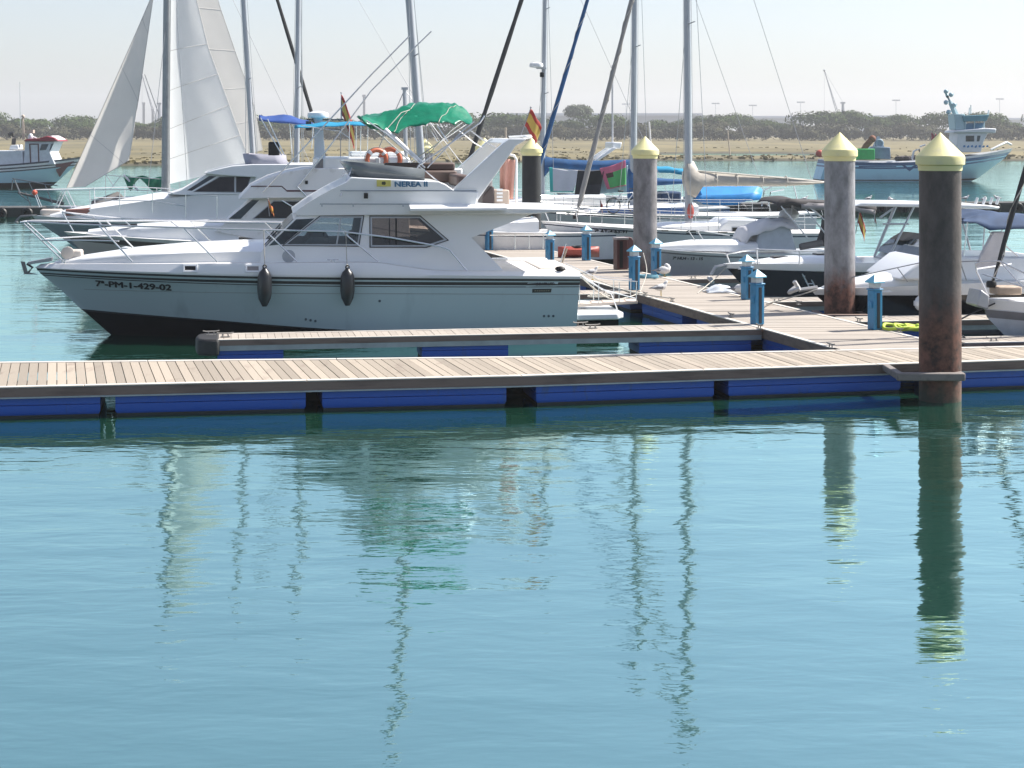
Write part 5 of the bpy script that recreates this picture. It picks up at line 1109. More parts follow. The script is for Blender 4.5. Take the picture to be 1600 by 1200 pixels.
# ================= sailing yachts whose masts stand over the harbour
def yacht(label, bow, Y, L, B, mast, mtop, stay=None, stay_m=None, stay_r=(.05, .045), cord=None, zs=1.0, zb=None, ang=9, hullm=None, sp=(), roof=True, r0=.085, backstay=True, strips=(0, 0, 1, 2, 1, 3), stripe=.045, gun=.07, rails=True):
    f = Fr((at(bow[0], bow[1], Y).x, Y), ang); t = thing('sailing_yacht', label, 'sailing yacht', f.O, f.a)
    zb = zb or at(bow[0], bow[1], Y).z; hu = simple_hull(L, zb, zs, B, .9, stripe=stripe, gun=gun, ts=.72); hull_part(t, hu, hullm or [boot, white_p, navy, deckw], strips=strips)
    if roof: coach_roof(t, [(L * .26, B * .16, zs - .05, zs + .22, zs + .27), (L * .36, B * .27, zs - .08, zs + .32, zs + .4), (L * .68, B * .3, zs - .1, zs + .42, zs + .5)])
    _, a, b = spar(f, t, [(mast[0], mast[1]), mtop], r0, r0 * .75)
    k = MB(); ch = hu.pt(6, min(1, (a.x + .3) / L))
    for sg in (-1, 1): k.tube([(a.x + .3, sg * ch[1] * .95, ch[2]), a.lerp(b, .98)], .010, 4); k.tube([(a.x - .3, sg * ch[1] * .9, ch[2]), a.lerp(b, .5)], .010, 4)
    if backstay: k.tube([(L, 0, zs), b], .010, 4)
    for o_ in (-.16, .2): k.tube([(a.x + o_, .1, a.z + .3), b + Vector((o_ * .6, .05, 0))], .008, 4)
    k.build('rigging', wire, t)
    if sp: spreaders(f, t, a, b, [f.px(*q)[1] for q in sp], [.55] * len(sp))
    if stay: furled(t, f.p(*stay, 0), Vector(f.p(*stay, 0)).lerp(b, .97), stay_r[0], stay_r[1], stay_m, cord)
    if rails: stanchion_rail(t, hu, .06, .95, 8, .55, .08, r=.012)
    return f, t, hu, a, b
# the yacht with the tan sail cover
f1, Y1, h1, a1, b1 = yacht('white yacht with a tan sail cover on its boom and a fat grey furled foresail', (845, 345), 60, 10.4, 3.2, (1076, 345), (1072, -330), (899, 342), mat('grey_furled', (.3, .29, .28), .85), (.085, .07), rope_m, zs=.95, r0=.115, sp=[(1072, 38)], roof=False)
coach_roof(Y1, [(3.3, .5, .9, 1.12, 1.2), (4.4, .8, .88, 1.25, 1.33), (6.2, .95, .85, 1.28, 1.36)], name='coach_roof')
bxs = f1.poly([(1128, 352), (1140, 343), (1187, 343), (1187, 366), (1120, 366)], -1.0); MB().prism(bxs, -1.0, 1.0).build('deckhouse', gel, Y1, bevel=.04, smooth=30)
side_panes(Y1, f1, [[(1144, 361.5), (1144, 355.5), (1162, 355.5), (1162, 361.5)], [(1172, 361.5), (1172, 355.5), (1178, 355.5), (1178, 361.5)]], -1.0, lambda x, z: 1.0)
for x0, x1, y in ((1033, 1043, 360), (1071, 1086, 361), (1071, 1086, 364.5), (1120, 1135, 363)):
    k = MB(); panel(k, f1.poly([(x0, y + .9), (x1, y + .9), (x1, y - .9), (x0, y - .9)], -1.45), lambda x, z: h1.side(x, z), .006); k.build('hull_slot', black_p, Y1, smooth=0)
q = f1.p(930, 371, -1.0); lettering('registration', '7ª AT-4-63-91', Y1, black_p, q[0], 1.02, 1.05, .11, lambda x, z: h1.side(x, z), heavy=.01)
k = MB(); top = [(1069, 262), (1074, 249), (1084, 252), (1091, 266), (1120, 269), (1160, 272), (1220, 276), (1262, 280), (1287, 283)]; bot = [(1070, 290), (1073, 306), (1087, 309), (1097, 292), (1120, 291), (1160, 291), (1220, 291), (1262, 289), (1287, 286)]
rings = []
for (x, y), (x2, y2) in zip(top, bot):
    p, q = f1.p(x, y, 0), f1.p(x2, y2, 0); w_ = .32 if x < 1092 else .16
    rings.append([(lerp(p[0], q[0], s_), w_ * math.sin(c) * (1.2 if s_ > .5 else .8), lerp(p[2], q[2], s_)) for s_, c in ((0, 0), (.25, 1), (.6, 1.57), (.9, 2.2), (1, 3.14), (.9, -2.2), (.6, -1.57), (.25, -1))])
k.loft(rings); k.build('sail_cover', cloth_tan, Y1, smooth=60)
k = MB(); k.tube([f1.p(1090, 267, -.1), f1.p(1160, 272.5, -.12), f1.p(1283, 284, -.1)], .03, 5)
for x in (1118, 1150, 1190, 1228): k.torus(f1.p(x, 281 + (x - 1118) * .02, 0), .23 - (x - 1118) * .0004, .02, 'x', 12, 5)
k.build('cover_tie', mat('pale_cover_tie', (.6, .57, .5), .8), Y1)
tubes(Y1, 'pulpit', [[f1.p(846, 322, -.2), f1.p(900, 330, -.6), f1.p(903, 352, -.6)], [f1.p(846, 322, .2), f1.p(895, 328, .6)], [f1.p(846, 322, -.2), f1.p(846, 322, .2)], [f1.p(848, 322, -.2), f1.p(858, 346, -.2)]], .018)
k = MB(); k.tube([(-.2, 0, 1.45), (-.05, 0, .9), (.1, 0, .7)], .05, 6); k.tube([(-.15, -.25, .75), (.1, 0, .62), (-.15, .25, .75)], .04, 5); k.build('anchor', mat('anchor_galv2', (.2, .2, .2), .5, metal=.5), Y1)
def hang_fender(label, o, L, r, m):
    t = thing('boat_fender', label, 'fender', o); MB().lathe([(.02, 0), (r * .7, .06), (r, .2), (r, L - .2), (r * .6, L - .05), (.02, L)], 14).build('fender_body', m, t); MB().tube([(0, 0, L), (0, 0, L + .35)], .012, 5).build('lanyard', rope_m, t)
hang_fender('worn red orange fender hanging at the foot of the mast with tan cover', f1.world(f1.p(1079, 342, -.35)), .55, .12, mat('red_fender', (.42, .06, .045), .6, dirt=(.3, .16, .13)))
# yacht with blue furled foresail
f2, Y2, h2, a2, b2 = yacht('white yacht with a blue furled foresail and blue window band', (812, 325), 70, 10.6, 3.3, (989, 322), (994.5, -260), (826, 312), cloth_blue, (.095, .06), rope_m, zs=1.1, r0=.11, sp=[(989.5, 74)])
k = MB(); panel(k, [(2.9, 1.18), (7.0, 1.18), (7.0, 1.42), (3.2, 1.42)], lambda x, z: 1.02, .006); k.build('blue_window_band', mat('blue_band', (.03, .09, .25), .3), Y2, smooth=0)
def boom_cover(parent, f, top, bot, w_, m, name='sail_cover', t=0.0):
    k = MB(); rings = []
    for (x, y), (x2, y2) in zip(top, bot):
        p, q = f.p(x, y, t), f.p(x2, y2, t); rings.append([(lerp(p[0], q[0], s_), t + w_ * math.sin(c), lerp(p[2], q[2], s_)) for s_, c in ((0, 0), (.3, 1), (.65, 1.57), (1, 2.6), (1, -2.6), (.65, -1.57), (.3, -1))])
    k.loft(rings); return k.build(name, m, parent, smooth=60)
boom_cover(Y2, f2, [(981, 264), (993, 262), (1000, 276), (1040, 279), (1085, 281)], [(981, 310), (993, 312), (1003, 291), (1040, 289), (1085, 286)], .2, cloth_blue)
flag('small red pennant on the rail of the blue banded yacht', f2.world(f2.p(938, 335, -1.4)), f2.world(f2.p(938, 312, -1.4)), .22, .35, 1.0, cols=[red_p, red_p])
k = MB(); c_ = f2.p(975, 324, -1.2)
for s_ in (-.35, .35): k.torus((c_[0] + s_, -1.25, c_[2] - .05), .28, .022, 'y', 20, 6)
o = k.build('bicycle_wheels_tmp', black, None); bpy.data.objects.remove(o)
bk = thing('bicycle', 'bicycle standing on the foredeck of the yacht with blue window band', 'bicycle', f2.world((c_[0], -1.25, h2.pt(6, .4)[2] + .02)), f2.a + .3)
for s_ in (-.5, .5): MB().torus((s_, 0, .33), .31, .025, 'y', 22, 6).build('wheel', black, bk)
MB().tube([(-.5, 0, .33), (-.15, 0, .8), (.38, 0, .85), (.5, 0, .33)], .022, 5).tube([(-.15, 0, .8), (0, 0, .33), (.4, 0, .78)], .022, 5).tube([(-.5, 0, .33), (0, 0, .33)], .02, 5).build('frame', white_p, bk); MB().box(-.28, -.05, -.06, .06, .88, .94).build('saddle', black, bk, bevel=.02); MB().tube([(.36, -.25, .98), (.36, 0, 1.0), (.36, .25, .98)], .018, 5).build('handlebar', black, bk)
# yacht with radar and the washing
f3, Y3, h3, a3, b3 = yacht('white yacht with radar on the mast, blue boom cover and washing on its lifelines', (700, 312), 78, 10.4, 3.3, (846.5, 325), (854, -120), (722, 285), mat('black_furled', (.03, .03, .032), .8), (.11, .09), None, zs=1.2, r0=.1, sp=[(850, 15), (848, 147)])
boom_cover(Y3, f3, [(850, 244), (866, 247), (900, 250), (940, 251), (985, 249)], [(850, 276), (862, 262), (900, 267), (940, 268), (985, 266)], .22, cloth_blue)
k = MB(); q = f3.p(838, 106, -.1); k.lathe([(.1, 0), (.3, .03), (.32, .1), (.3, .2), (.12, .26)], 18); rd = k.build('radar_dome', white_p, Y3, loc=(q[0], q[1], q[2])); MB().box(0, .45, -.06, .06, -.05, .01).build('radar_bracket', alu, rd); MB().box(.12, .3, -.08, .08, -.42, -.2).build('deck_light', black, Y3, loc=(q[0] + .05, q[1], q[2]), bevel=.03)
tubes(Y3, 'washing_line', [[f3.p(856, 262, -1.6), f3.p(905, 266, -1.6), f3.p(940, 266, -1.6), f3.p(980, 256, -1.6)]], .008, rope_m)
def hang_cloth(name, label, f, corners, t, mats, mi=None, cat='towel'):
    a, b, c, d = [Vector(f.p(x, y, t)) for x, y in corners]   # top left, top right, bottom right, bottom left
    o = f.world(a)
    def fn(u, v):
        p = a.lerp(b, u).lerp(d.lerp(c, u), v); p.z -= .05 * math.sin(PI * u) * (1 - v); p.y += .05 * math.sin(u * 11 + 1.3 * v) * (.3 + v) ; return f.world(p) - o
    g = MB().grid(fn, 24, 24, mi or 0).build(name, mats, None, thick=.008, smooth=80, loc=o); tag(g, label, cat); return g
turq = mat('turquoise_hem', (.05, .5, .48), .8); wcl = mat('white_washing', (.62, .62, .68), .85, var=.05)
hang_cloth('towel', 'white towel with turquoise hem drying below the blue boom', f3, [(858, 261), (904, 266), (896, 300), (860, 300)], -1.62, [wcl, turq], lambda u, v: 1 if (u < .1 or v > .93) else 0)
hang_cloth('dark_shirt', 'black and charcoal garment drying beside the white towel', f3, [(903, 266), (944, 265), (937, 304), (898, 304)], -1.66, [mat('charcoal_cloth', (.03, .03, .04), .9), mat('black_cloth', (.01, .01, .011), .9)], lambda u, v: 1 if (v < .55 and u > .3) else 0, 'shirt')
hang_cloth('towel', 'pink edged towel with green middle drying at the end of the line', f3, [(937, 263), (977, 250), (978, 290), (949, 296)], -1.7, [mat('pink_cloth', (.62, .16, .25), .85), mat('green_cloth', (.1, .42, .13), .85), mat('brown_patch', (.06, .035, .025), .8)], lambda u, v: 0 if (u < .14 or v < .26 or v > .94) else (2 if (u < .42 and v < .5) else 1))
hang_cloth('pale_cloth', 'pale blue cloth drying behind the pink and green towel', f3, [(941, 262), (981, 258), (981, 300), (936, 302)], -1.5, mat('pale_blue_cloth', (.4, .58, .64), .85), None, 'cloth')
# leaning mast behind the big cruiser and two more
f4, Y4, h4, a4, b4 = yacht('yacht hidden behind the big cruiser, its alloy mast leaning left over the green tarpaulin', (575, 350), 59, 8.5, 2.8, (662, 300), (612, -370), None, None, zs=1.05, r0=.105, sp=[(648, 88)], backstay=False, rails=False)
f5, Y5, h5, a5, b5 = yacht('yacht behind the white cruiser, its thin alloy mast just right of the hoisted sails', (300, 322), 70, 9.5, 3.0, (396, 262), (371, -150), None, None, zs=1.1, r0=.085, sp=[(387, 125)], backstay=False, rails=False)
furled(Y5, Vector(f5.p(513, 262, .3)), Vector(f5.p(400, -110, .1)), .085, .06, mat('black_furled', (.03, .03, .032), .8))
f6, Y6, h6, a6, b6 = yacht('yacht behind the beige cruiser, its grey mast rising through the blue awning', (405, 322), 69, 9, 2.9, (463, 290), (468, -160), None, None, zs=1.1, r0=.09, sp=[(464, 138)], rails=False)
p = at(1, 1, 1); mm = thing('sailing_yacht', 'small distant yacht with a short grey mast near the distant yellow capped pile', 'sailing yacht', (at(629, 330, 82).x - 2.4, 82, 0), .15)
hq = simple_hull(7, 1.1, .9, 2.4, .8); hull_part(mm, hq, [boot, white_p, navy, deckw]); zt = at(629, 140, 82).z
MB().tube([(2.6, 0, 1), (2.5, 0, zt)], .1, 8, r2=.09).box(2.35, 2.65, -.12, .12, zt, zt + .12).build('mast', alu, mm); MB().tube([(2.5, 0, zt), (0.1, 0, 1.1)], .02, 4).tube([(2.5, 0, zt), (6.8, 0, 1)], .02, 4).build('rigging', wire, mm); coach_roof(mm, [(2, .4, .85, 1.15, 1.2), (5, .8, .85, 1.25, 1.32)])
# distant cruiser with slanted arch
fm = Fr((at(868, 300, 86).x, 86), 9); MC = thing('motor_cruiser', 'distant white cruiser with slanted radar arch and thin aerial behind the washing', 'motor cruiser', fm.O, fm.a)
hq = simple_hull(8, 1.5, 1.2, 2.9, 1.2); hull_part(MC, hq, [boot, white_p, navy, gel]); MB().prism(fm.poly([(895, 290), (925, 262), (935, 254), (990, 254), (995, 290)], 0), -1.1, 1.1).build('cabin', gel, MC, bevel=.05, smooth=30)
side_panes(MC, fm, [[(921, 274), (929, 262), (960, 262), (960, 274)]], -1.1, lambda x, z: 1.1)
MB().prism(fm.poly([(919, 253), (925, 253), (957, 231), (950, 230)], 0), -1.1, -.85).build('radar_arch', gel, MC, bevel=.03); MB().prism(fm.poly([(922, 252), (932, 251), (963, 231), (955, 230)], 0), .85, 1.1).build('radar_arch', gel, MC, bevel=.03); MB().prism(fm.poly([(951, 232), (951, 222), (966, 222), (964, 232)], 0), -.9, .9).build('radar_unit', gel, MC, bevel=.06)
tubes(MC, 'aerial', [[fm.p(957, 222, 0), fm.p(957, 160, 0), fm.p(957, 102, 0)]], .05, mat('pale_aerial', (.5, .5, .52), .5))
# the cream brown mast foot strip and blue tarpaulin boat
fk = Fr((at(1074, 318, 76).x, 76), 9); TB = thing('covered_boat', 'small motorboat under a bright blue tarpaulin beside the dark breakwater', 'motorboat', fk.O, fk.a)
hq = simple_hull(5.6, 1.1, .95, 2.2, .8); hull_part(TB, hq, [boot, white_p, navy, gel])
top = [(1083, 306), (1092, 292.5), (1120, 291), (1160, 290.5), (1182, 291), (1190, 296)]; bot = [(1086, 312), (1098, 319), (1122, 321), (1150, 320), (1165, 314), (1187, 312)]
k = MB(); rings = []
for (x, y), (x2, y2) in zip(top, bot):
    p, q = fk.px(x, y, -.3), fk.px(x2, y2, -1.0); rings.append([(q[0], -1.1, q[1]), (lerp(q[0], p[0], .5), -.85, lerp(q[1], p[1], .55)), (p[0], -.4, p[1]), (p[0], .3, p[1] + .03), (lerp(q[0], p[0], .5), .85, lerp(q[1], p[1], .55)), (q[0], 1.1, q[1])])
k.loft(rings, closed=False); k.build('tarpaulin', tarp_blue, TB, thick=.02, smooth=18)
tubes(TB, 'bow_arch', [[fk.p(1190, 322, -.7), fk.p(1194, 298, -.7), fk.p(1206, 291, -.7), fk.p(1240, 289, -.7), fk.p(1247, 318, -.7)], [fk.p(1200, 322, .7), fk.p(1204, 300, .7), fk.p(1225, 296, .7)]], .03)
# small blue boat with dark blue canopy between pile and mast
fq = Fr((at(1000, 330, 83).x, 83), 9); QB = thing('motorboat', 'small blue boat with cyan canopy between the grey brown pile and the tan covered boom', 'motorboat', fq.O, fq.a)
hq = simple_hull(4.2, 1.0, .9, 1.9, .6); hull_part(QB, hq, [boot, mat('mid_blue_hull', (.03, .12, .3), .4), navy, gel]); canopy(fq, QB, [(1012, 268), (1025, 263), (1050, 264), (1072, 268)], -.8, .8, 'cyan_canopy', cloth_cyan); tubes(QB, 'canopy_post', [[fq.p(1016, 268, -.8), fq.p(1018, 315, -.8)], [fq.p(1066, 268, -.8), fq.p(1064, 315, -.8)], [fq.p(1016, 266, .8), fq.p(1018, 312, .8)]], .02)
MB().box(.9, 1.9, -.6, .5, 1.0, 1.65).build('navy_cover', cloth_navy, QB, bevel=.1)

# ================= motorboats along the right of the walkway
# grey open boat with dark sunshade
fg = Fr((at(1003, 389, 52.5).x, 52.5), 9); OB = thing('open_motorboat', 'white and grey open motorboat with dark sunshade, bow rail over the walkway', 'motorboat', fg.O, fg.a); pg = fg.p
hg = simple_hull(6.4, .98, .85, 2.3, 1.0, gun=.06, stripe=.05); hull_part(OB, hg, [boot, mat('pale_grey_hull', (.74, .74, .76), .35, dirt=(.62, .64, .66), dirt_amt=.4), mat('grey_line', (.2, .2, .22), .5), gel], strips=(1, 1, 1, 2, 3, 3))
coach_roof(OB, [(.3, .2, .9, 1.02, 1.05), (1.6, .7, .9, 1.12, 1.2), (3.4, .85, .85, 1.12, 1.2)], name='foredeck')
q = pg(1054, 403, -.9); lettering('registration', '7ª HU4 - 13 - 15', OB, mat('grey_letters', (.12, .12, .13), .5), pg(1057, 400, -.85)[0], .63, .82, .085, lambda x, z: hg.side(x, z), heavy=.008)
tubes(OB, 'bow_rail', [[pg(1013, 389, -.2), pg(995, 362, -.25), pg(999, 359, -.3), pg(1025, 355, -.5), pg(1060, 358, -.8), pg(1090, 360, -.95), pg(1140, 368, -1.05)], [pg(1028, 389, -.3), pg(1004, 363, .1), pg(1010, 360, .3)], [pg(1074, 358, -.85), pg(1086, 376, -.9)], [pg(1089, 360, -.9), pg(1098, 374, -.95)], [pg(1004, 363, .1), pg(995, 362, -.25)]], .02, white_p)
x0, z0 = fg.px(1178, 380, -.6)
MB().prism(fg.poly([(1178, 392), (1186, 362), (1196, 350), (1232, 347), (1240, 372), (1245, 392)], -.6), -.62, .62).build('console', mat('blue_grey_moulding', (.5, .55, .6), .4), OB, bevel=.05, smooth=30)
def crump(f, pts, t0, t1, amp, seed):
    pp = [f.px(x, y, t0) for x, y in pts]
    def fn(u, v):
        q = u * (len(pp) - 1); i = min(len(pp) - 2, int(q)); f_ = q - i; x, z = lerp(pp[i][0], pp[i + 1][0], f_), lerp(pp[i][1], pp[i + 1][1], f_)
        return (x, lerp(t0, t1, v), z + amp * noise.noise(Vector((x * 3, v * 3, seed))) - .25 * (2 * v - 1) ** 4)
    return MB().grid(fn, 20, 14)
crump(fg, [(1160, 376), (1172, 358), (1188, 351), (1205, 345), (1225, 343), (1248, 346)], -.75, .75, .12, 3).build('white_cover', mat('white_console_cover', (.66, .65, .65), .8, var=.05), OB, thick=.01, smooth=60)
sh = [(1214, 320), (1222, 312), (1236, 310.5), (1252, 314), (1280, 316), (1330, 317), (1370, 322)]
canopy(fg, OB, sh, -1.0, 1.0, 'sunshade', mat('dark_sunshade', (.06, .055, .055), .9), crown=.06)
canopy(fg, OB, [(1252, 316), (1280, 318), (1330, 319), (1368, 326)], -1.02, -.98 + 1.9, 'shade_lining', mat('grey_lining', (.33, .31, .31), .8), crown=.0, sag=.02)
tubes(OB, 'canopy_post', [[pg(1220, 322, -1.0), pg(1262, 372, -1.0)], [pg(1255, 322, -1.0), pg(1300, 378, -1.0)], [pg(1262, 322, -1.0), pg(1290, 345, -1.0), pg(1330, 322, -1.0)], [pg(1239, 314, .4), pg(1233, 368, -.3)], [pg(1265, 322, .9), pg(1300, 352, .9)]], .022, white_p)
k = MB(); k.ball(pg(1233, 335, .5), .33, .3, .2); k.build('cushion_bundle', white_p, OB)
k = MB(); q = pg(1286, 385, -.2); k.loft([[(q[0] - .12, -.25, q[2]), (q[0] + .3, -.25, q[2]), (q[0] + .3, .25, q[2]), (q[0] - .12, .25, q[2])], [(q[0] + .05, -.25, q[2] + .5), (q[0] + .35, -.25, q[2] + .5), (q[0] + .35, .25, q[2] + .5), (q[0] + .05, .25, q[2] + .5)], [(q[0] + .1, -.2, q[2] + .95), (q[0] + .5, -.2, q[2] + .95), (q[0] + .5, .2, q[2] + .95), (q[0] + .1, .2, q[2] + .95)]]); k.build('helm_cover', mat('dark_helm_cover', (.05, .05, .055), .8, bump=.3), OB, bevel=.05)
k = MB(); a, b = pg(1250, 386, -.6), pg(1285, 380, -.6); k.tube([a, b], .1, 8).tube([(a[0] + .1, -.4, a[2]), (b[0], -.4, b[2])], .1, 8); k.build('folded_cover', cloth_grey, OB)
# black hulled speedboat with white hard top
fh = Fr((at(1130, 412, 44.5).x, 44.5), 8); SB = thing('speedboat', 'black hulled speedboat with white deck and white hard top on slanting legs', 'speedboat', fh.O, fh.a); ph = fh.p
hh = Hull(7.6, [(-.3, -.35, -.3, 1.5, .7, 1.6), (0, 0, 0, .95, .95, 1.7), (.26, .24, .22, .75, 1.0, 1.9), (.97, .92, .86, .10, 1.18, 2.2), (1.0, .96, .90, .07, 1.2, 2.2), (1.09, 1.16, 1.1, .0, 1.16, 2.3)], um=.5, ts=.92, n=30)
hull_part(SB, hh, [mat('grey_bottom', (.3, .31, .33), .5), mat('gloss_black', (.012, .013, .016), .15, coat=.5), gel], strips=(0, 0, 1, 2, 2), deck=2)
coach_roof(SB, [(.35, .2, .95, 1.08, 1.1), (1.6, .75, .95, 1.2, 1.27), (3.4, .95, .9, 1.22, 1.3)], name='foredeck')
tubes(SB, 'bow_rail', [[ph(1133, 397, -.15), ph(1160, 391, -.5), ph(1182, 389.5, -.75), ph(1250, 392, -1.0), ph(1316, 394, -1.08)], [ph(1182, 389.5, -.7), ph(1184, 411, -.75)], [ph(1135, 397, -.15), ph(1140, 411, -.2)], [ph(1249, 392, -1.0), ph(1249, 414, -1.0)], [ph(1133, 397, -.15), ph(1135, 397, .15), ph(1185, 389, .75)]], .02, white_p)
k = MB(); q = ph(1115, 425, 0); k.tube([(.1, 0, 1.05), (-.2, 0, 1.0), (-.32, 0, .8)], .05, 6).tube([(-.36, -.14, .72), (-.28, 0, .62), (-.36, .14, .72)], .05, 6); k.build('anchor', mat('anchor_galv3', (.5, .5, .5), .4, metal=.5), SB)
a = ph(1398, 405, -.7); MB().prism(fh.poly([(1396, 408), (1436, 374), (1446, 374), (1470, 408)], -.7), -.75, .75).build('console', gel, SB, bevel=.04, smooth=30)
k = MB(); p_ = fh.poly([(1398, 398), (1428, 374), (1431, 374), (1401, 398)], -.7); k.prism(p_, -.78, .78); k.build('windscreen', glassb, SB, smooth=0)
MB().prism(fh.poly([(1405, 376), (1425, 364), (1448, 366), (1448, 376)], -.3), -.5, .5).build('grey_cushion', cloth_grey, SB, bevel=.05)
k = MB(); hp = fh.poly([(1336, 322), (1345, 316.5), (1440, 317.5), (1540, 320), (1562, 323), (1560, 327), (1440, 324)], -1.0); k.prism(hp, -1.05, 1.05); k.build('hard_top', gel, SB, bevel=.03)
tubes(SB, 'canopy_post', [[ph(1366, 402, -.95), ph(1400, 323, -.95)], [ph(1389, 402, -.95), ph(1428, 323, -.95)], [ph(1520, 405, -.95), ph(1498, 324, -.95)], [ph(1366, 400, .95), ph(1398, 322, .95)], [ph(1395, 326, -.95), ph(1375, 340, -.95)], [ph(1380, 350, -.95), ph(1420, 350, -.95)]], .028, alu)
for x in (1524, 1536, 1547, 1557): q = ph(x, 319, -.9); MB().tube([(0, 0, 0), (.06, 0, .17)], .035, 7).build('rod_holder', white_p, SB, loc=(q[0], q[1], q[2]))
for i in range(2): q = ph(1258 + i * 22, 436, -1.2); MB().tube([(0, 0, .25), (.28, 0, -.3)], .02, 5).tube([(.16, 0, .25), (.44, 0, -.3)], .02, 5).tube([(.05, 0, .1), (.21, 0, .1)], .015, 5).tube([(.16, 0, -.1), (.32, 0, -.1)], .015, 5).build('boarding_ladder', steel, SB, loc=(q[0], -hh.side(q[0], .8) - .04, .72)) if i == 0 else None
flag('small Spanish flag hanging under the dark sunshade right of the grey pile', fg.world(pg(1337, 365, -1.0)), fg.world(pg(1343, 328, -1.0)), .55, .35, 1.1, yaw=.1)
flag('small red and green pennant hanging under the white hard top', fh.world(ph(1367, 348, -.9)), fh.world(ph(1366, 330, -.9)), .22, .16, 1.3, yaw=.1, cols=[mat('pennant_green', (.05, .2, .1), .8), red_p])
for s_, t_ in ((1.5, 0), (2.7, .2)): MB().box(-.2, .2, -.2, .2, 0, .05).build('deck_hatch', glassd, SB, loc=(s_, t_, 1.22 if s_ < 2 else 1.27), bevel=.015)
for s_, sg in ((.7, -1), (.7, 1), (6.6, -1)): MB().tube([(-.1, 0, .05), (.1, 0, .05)], .014, 5).tube([(-.03, 0, 0), (-.03, 0, .05)], .012, 5).tube([(.03, 0, 0), (.03, 0, .05)], .012, 5).build('deck_cleat', steel, SB, loc=(s_, sg * (.62 if s_ < 1 else 1.0), 1.1))
MB().box(7.45, 7.75, -.3, .3, .5, 1.35).build('outboard_cowl', mat('outboard_grey', (.06, .06, .065), .35), SB, bevel=.08)
# black and white cruiser behind the near pile
fi = Fr((at(1267, 455, 38.6).x, 38.6), 8); BW = thing('motor_cruiser', 'white topped cruiser with broad black hull band behind the nearest pile', 'motor cruiser', fi.O, fi.a); pi_ = fi.p
hi_ = Hull(8.4, [(-.3, -.35, -.3, 1.5, .8, 1.6), (.06, .06, .06, .95, 1.1, 1.8), (.28, .26, .26, .75, 1.12, 1.9), (.84, .93, .93, .10, 1.35, 2.2), (.96, 1.2, 1.16, .0, 1.36, 2.3)], um=.5, ts=.92, n=30)
hull_part(BW, hi_, [gel, mat('gloss_black', (.012, .013, .016), .15), gel], strips=(0, 0, 1, 2), deck=2)
coach_roof(BW, [(.3, .2, .85, 1.0, 1.03), (1.5, .85, .95, 1.22, 1.3), (2.8, 1.05, 1.0, 1.38, 1.48), (4.2, 1.1, 1.0, 1.5, 1.62)], name='foredeck')
MB().prism(fi.poly([(1405, 438), (1445, 405), (1470, 400), (1640, 402), (1640, 440)], -1.15), -1.15, 1.15, w=lambda x, z, y: y * (1 - .1 * max(0, z - 1.1))).build('cockpit_moulding', gel, BW, bevel=.06, smooth=30)
k = MB(); a, b = fi.px(1418, 430, -.9), fi.px(1460, 390, -.9); k.prism([(a[0], a[1]), (b[0], b[1]), (b[0] + .04, b[1]), (a[0] + .04, a[1])], -.95, .95); k.build('windscreen', glassb, BW, smooth=0)
awning(fi, BW, [(1502, 341), (1525, 332), (1548, 329), (1580, 335), (1660, 337)], [(1503, 346), (1524, 348), (1547, 360), (1585, 357.5), (1660, 356)], -1.2, 1.2, 'navy_awning', cloth_navy, sag=.02)
for sg in (-1, 1): MB().prism(fi.poly([(1522, 420), (1552, 362), (1570, 362), (1556, 420)], 1.1 * sg), 1.05 * sg - .07, 1.05 * sg + .07).build('radar_arch', mat('pinkish_gel', (.68, .63, .62), .4), BW, bevel=.03)
tubes(BW, 'canopy_post', [[pi_(1512, 346, -1.1), pi_(1506, 400, -1.1)], [pi_(1566, 358, -1.1), pi_(1560, 405, -1.1)], [pi_(1545, 362, -1.1), pi_(1590, 400, -1.1)], [pi_(1540, 334, 1.2), pi_(1535, 400, 1.1)]], .016)
tubes(BW, 'bow_rail', [[pi_(1310, 437, -.6), pi_(1338, 432, -.8), pi_(1440, 410, -1.2), pi_(1530, 408, -1.25)], [pi_(1402, 418, -1.1), pi_(1418, 440, -1.15)], [pi_(1500, 408, -1.25), pi_(1510, 438, -1.25)]], .012, mat('dark_rail', (.25, .26, .28), .4, metal=.5))
k = MB(); k.tube([(.15, 0, 1.0), (-.25, 0, .95), (-.4, -.05, 1.15)], .05, 6).tube([(-.3, -.15, 1.0), (-.5, 0, .9), (-.3, .15, 1.0)], .05, 6); k.build('anchor', mat('anchor_galv3', (.5, .5, .5), .4, metal=.5), BW)
hang_fender('small pale round fender hung on the black hull band by the right pedestal', fi.world((2.0, -1.32, .6)), .3, .11, white_p)
MB().box(2.0, 2.5, -.28, .28, 1.33, 1.38).build('deck_hatch', glassd, BW, bevel=.015)
k = MB(); panel(k, [(4.5, 1.38), (6.6, 1.40), (6.4, 1.58), (4.8, 1.55)], lambda x, z: 1.12, .006); k.build('side_window', glassd, BW, smooth=0)
for s_ in (.7, 5.5): MB().tube([(-.1, 0, .05), (.1, 0, .05)], .014, 5).tube([(-.03, 0, 0), (-.03, 0, .05)], .012, 5).tube([(.03, 0, 0), (.03, 0, .05)], .012, 5).build('deck_cleat', steel, BW, loc=(s_, -.5 if s_ < 1 else -1.28, 1.02 if s_ < 1 else 1.17))
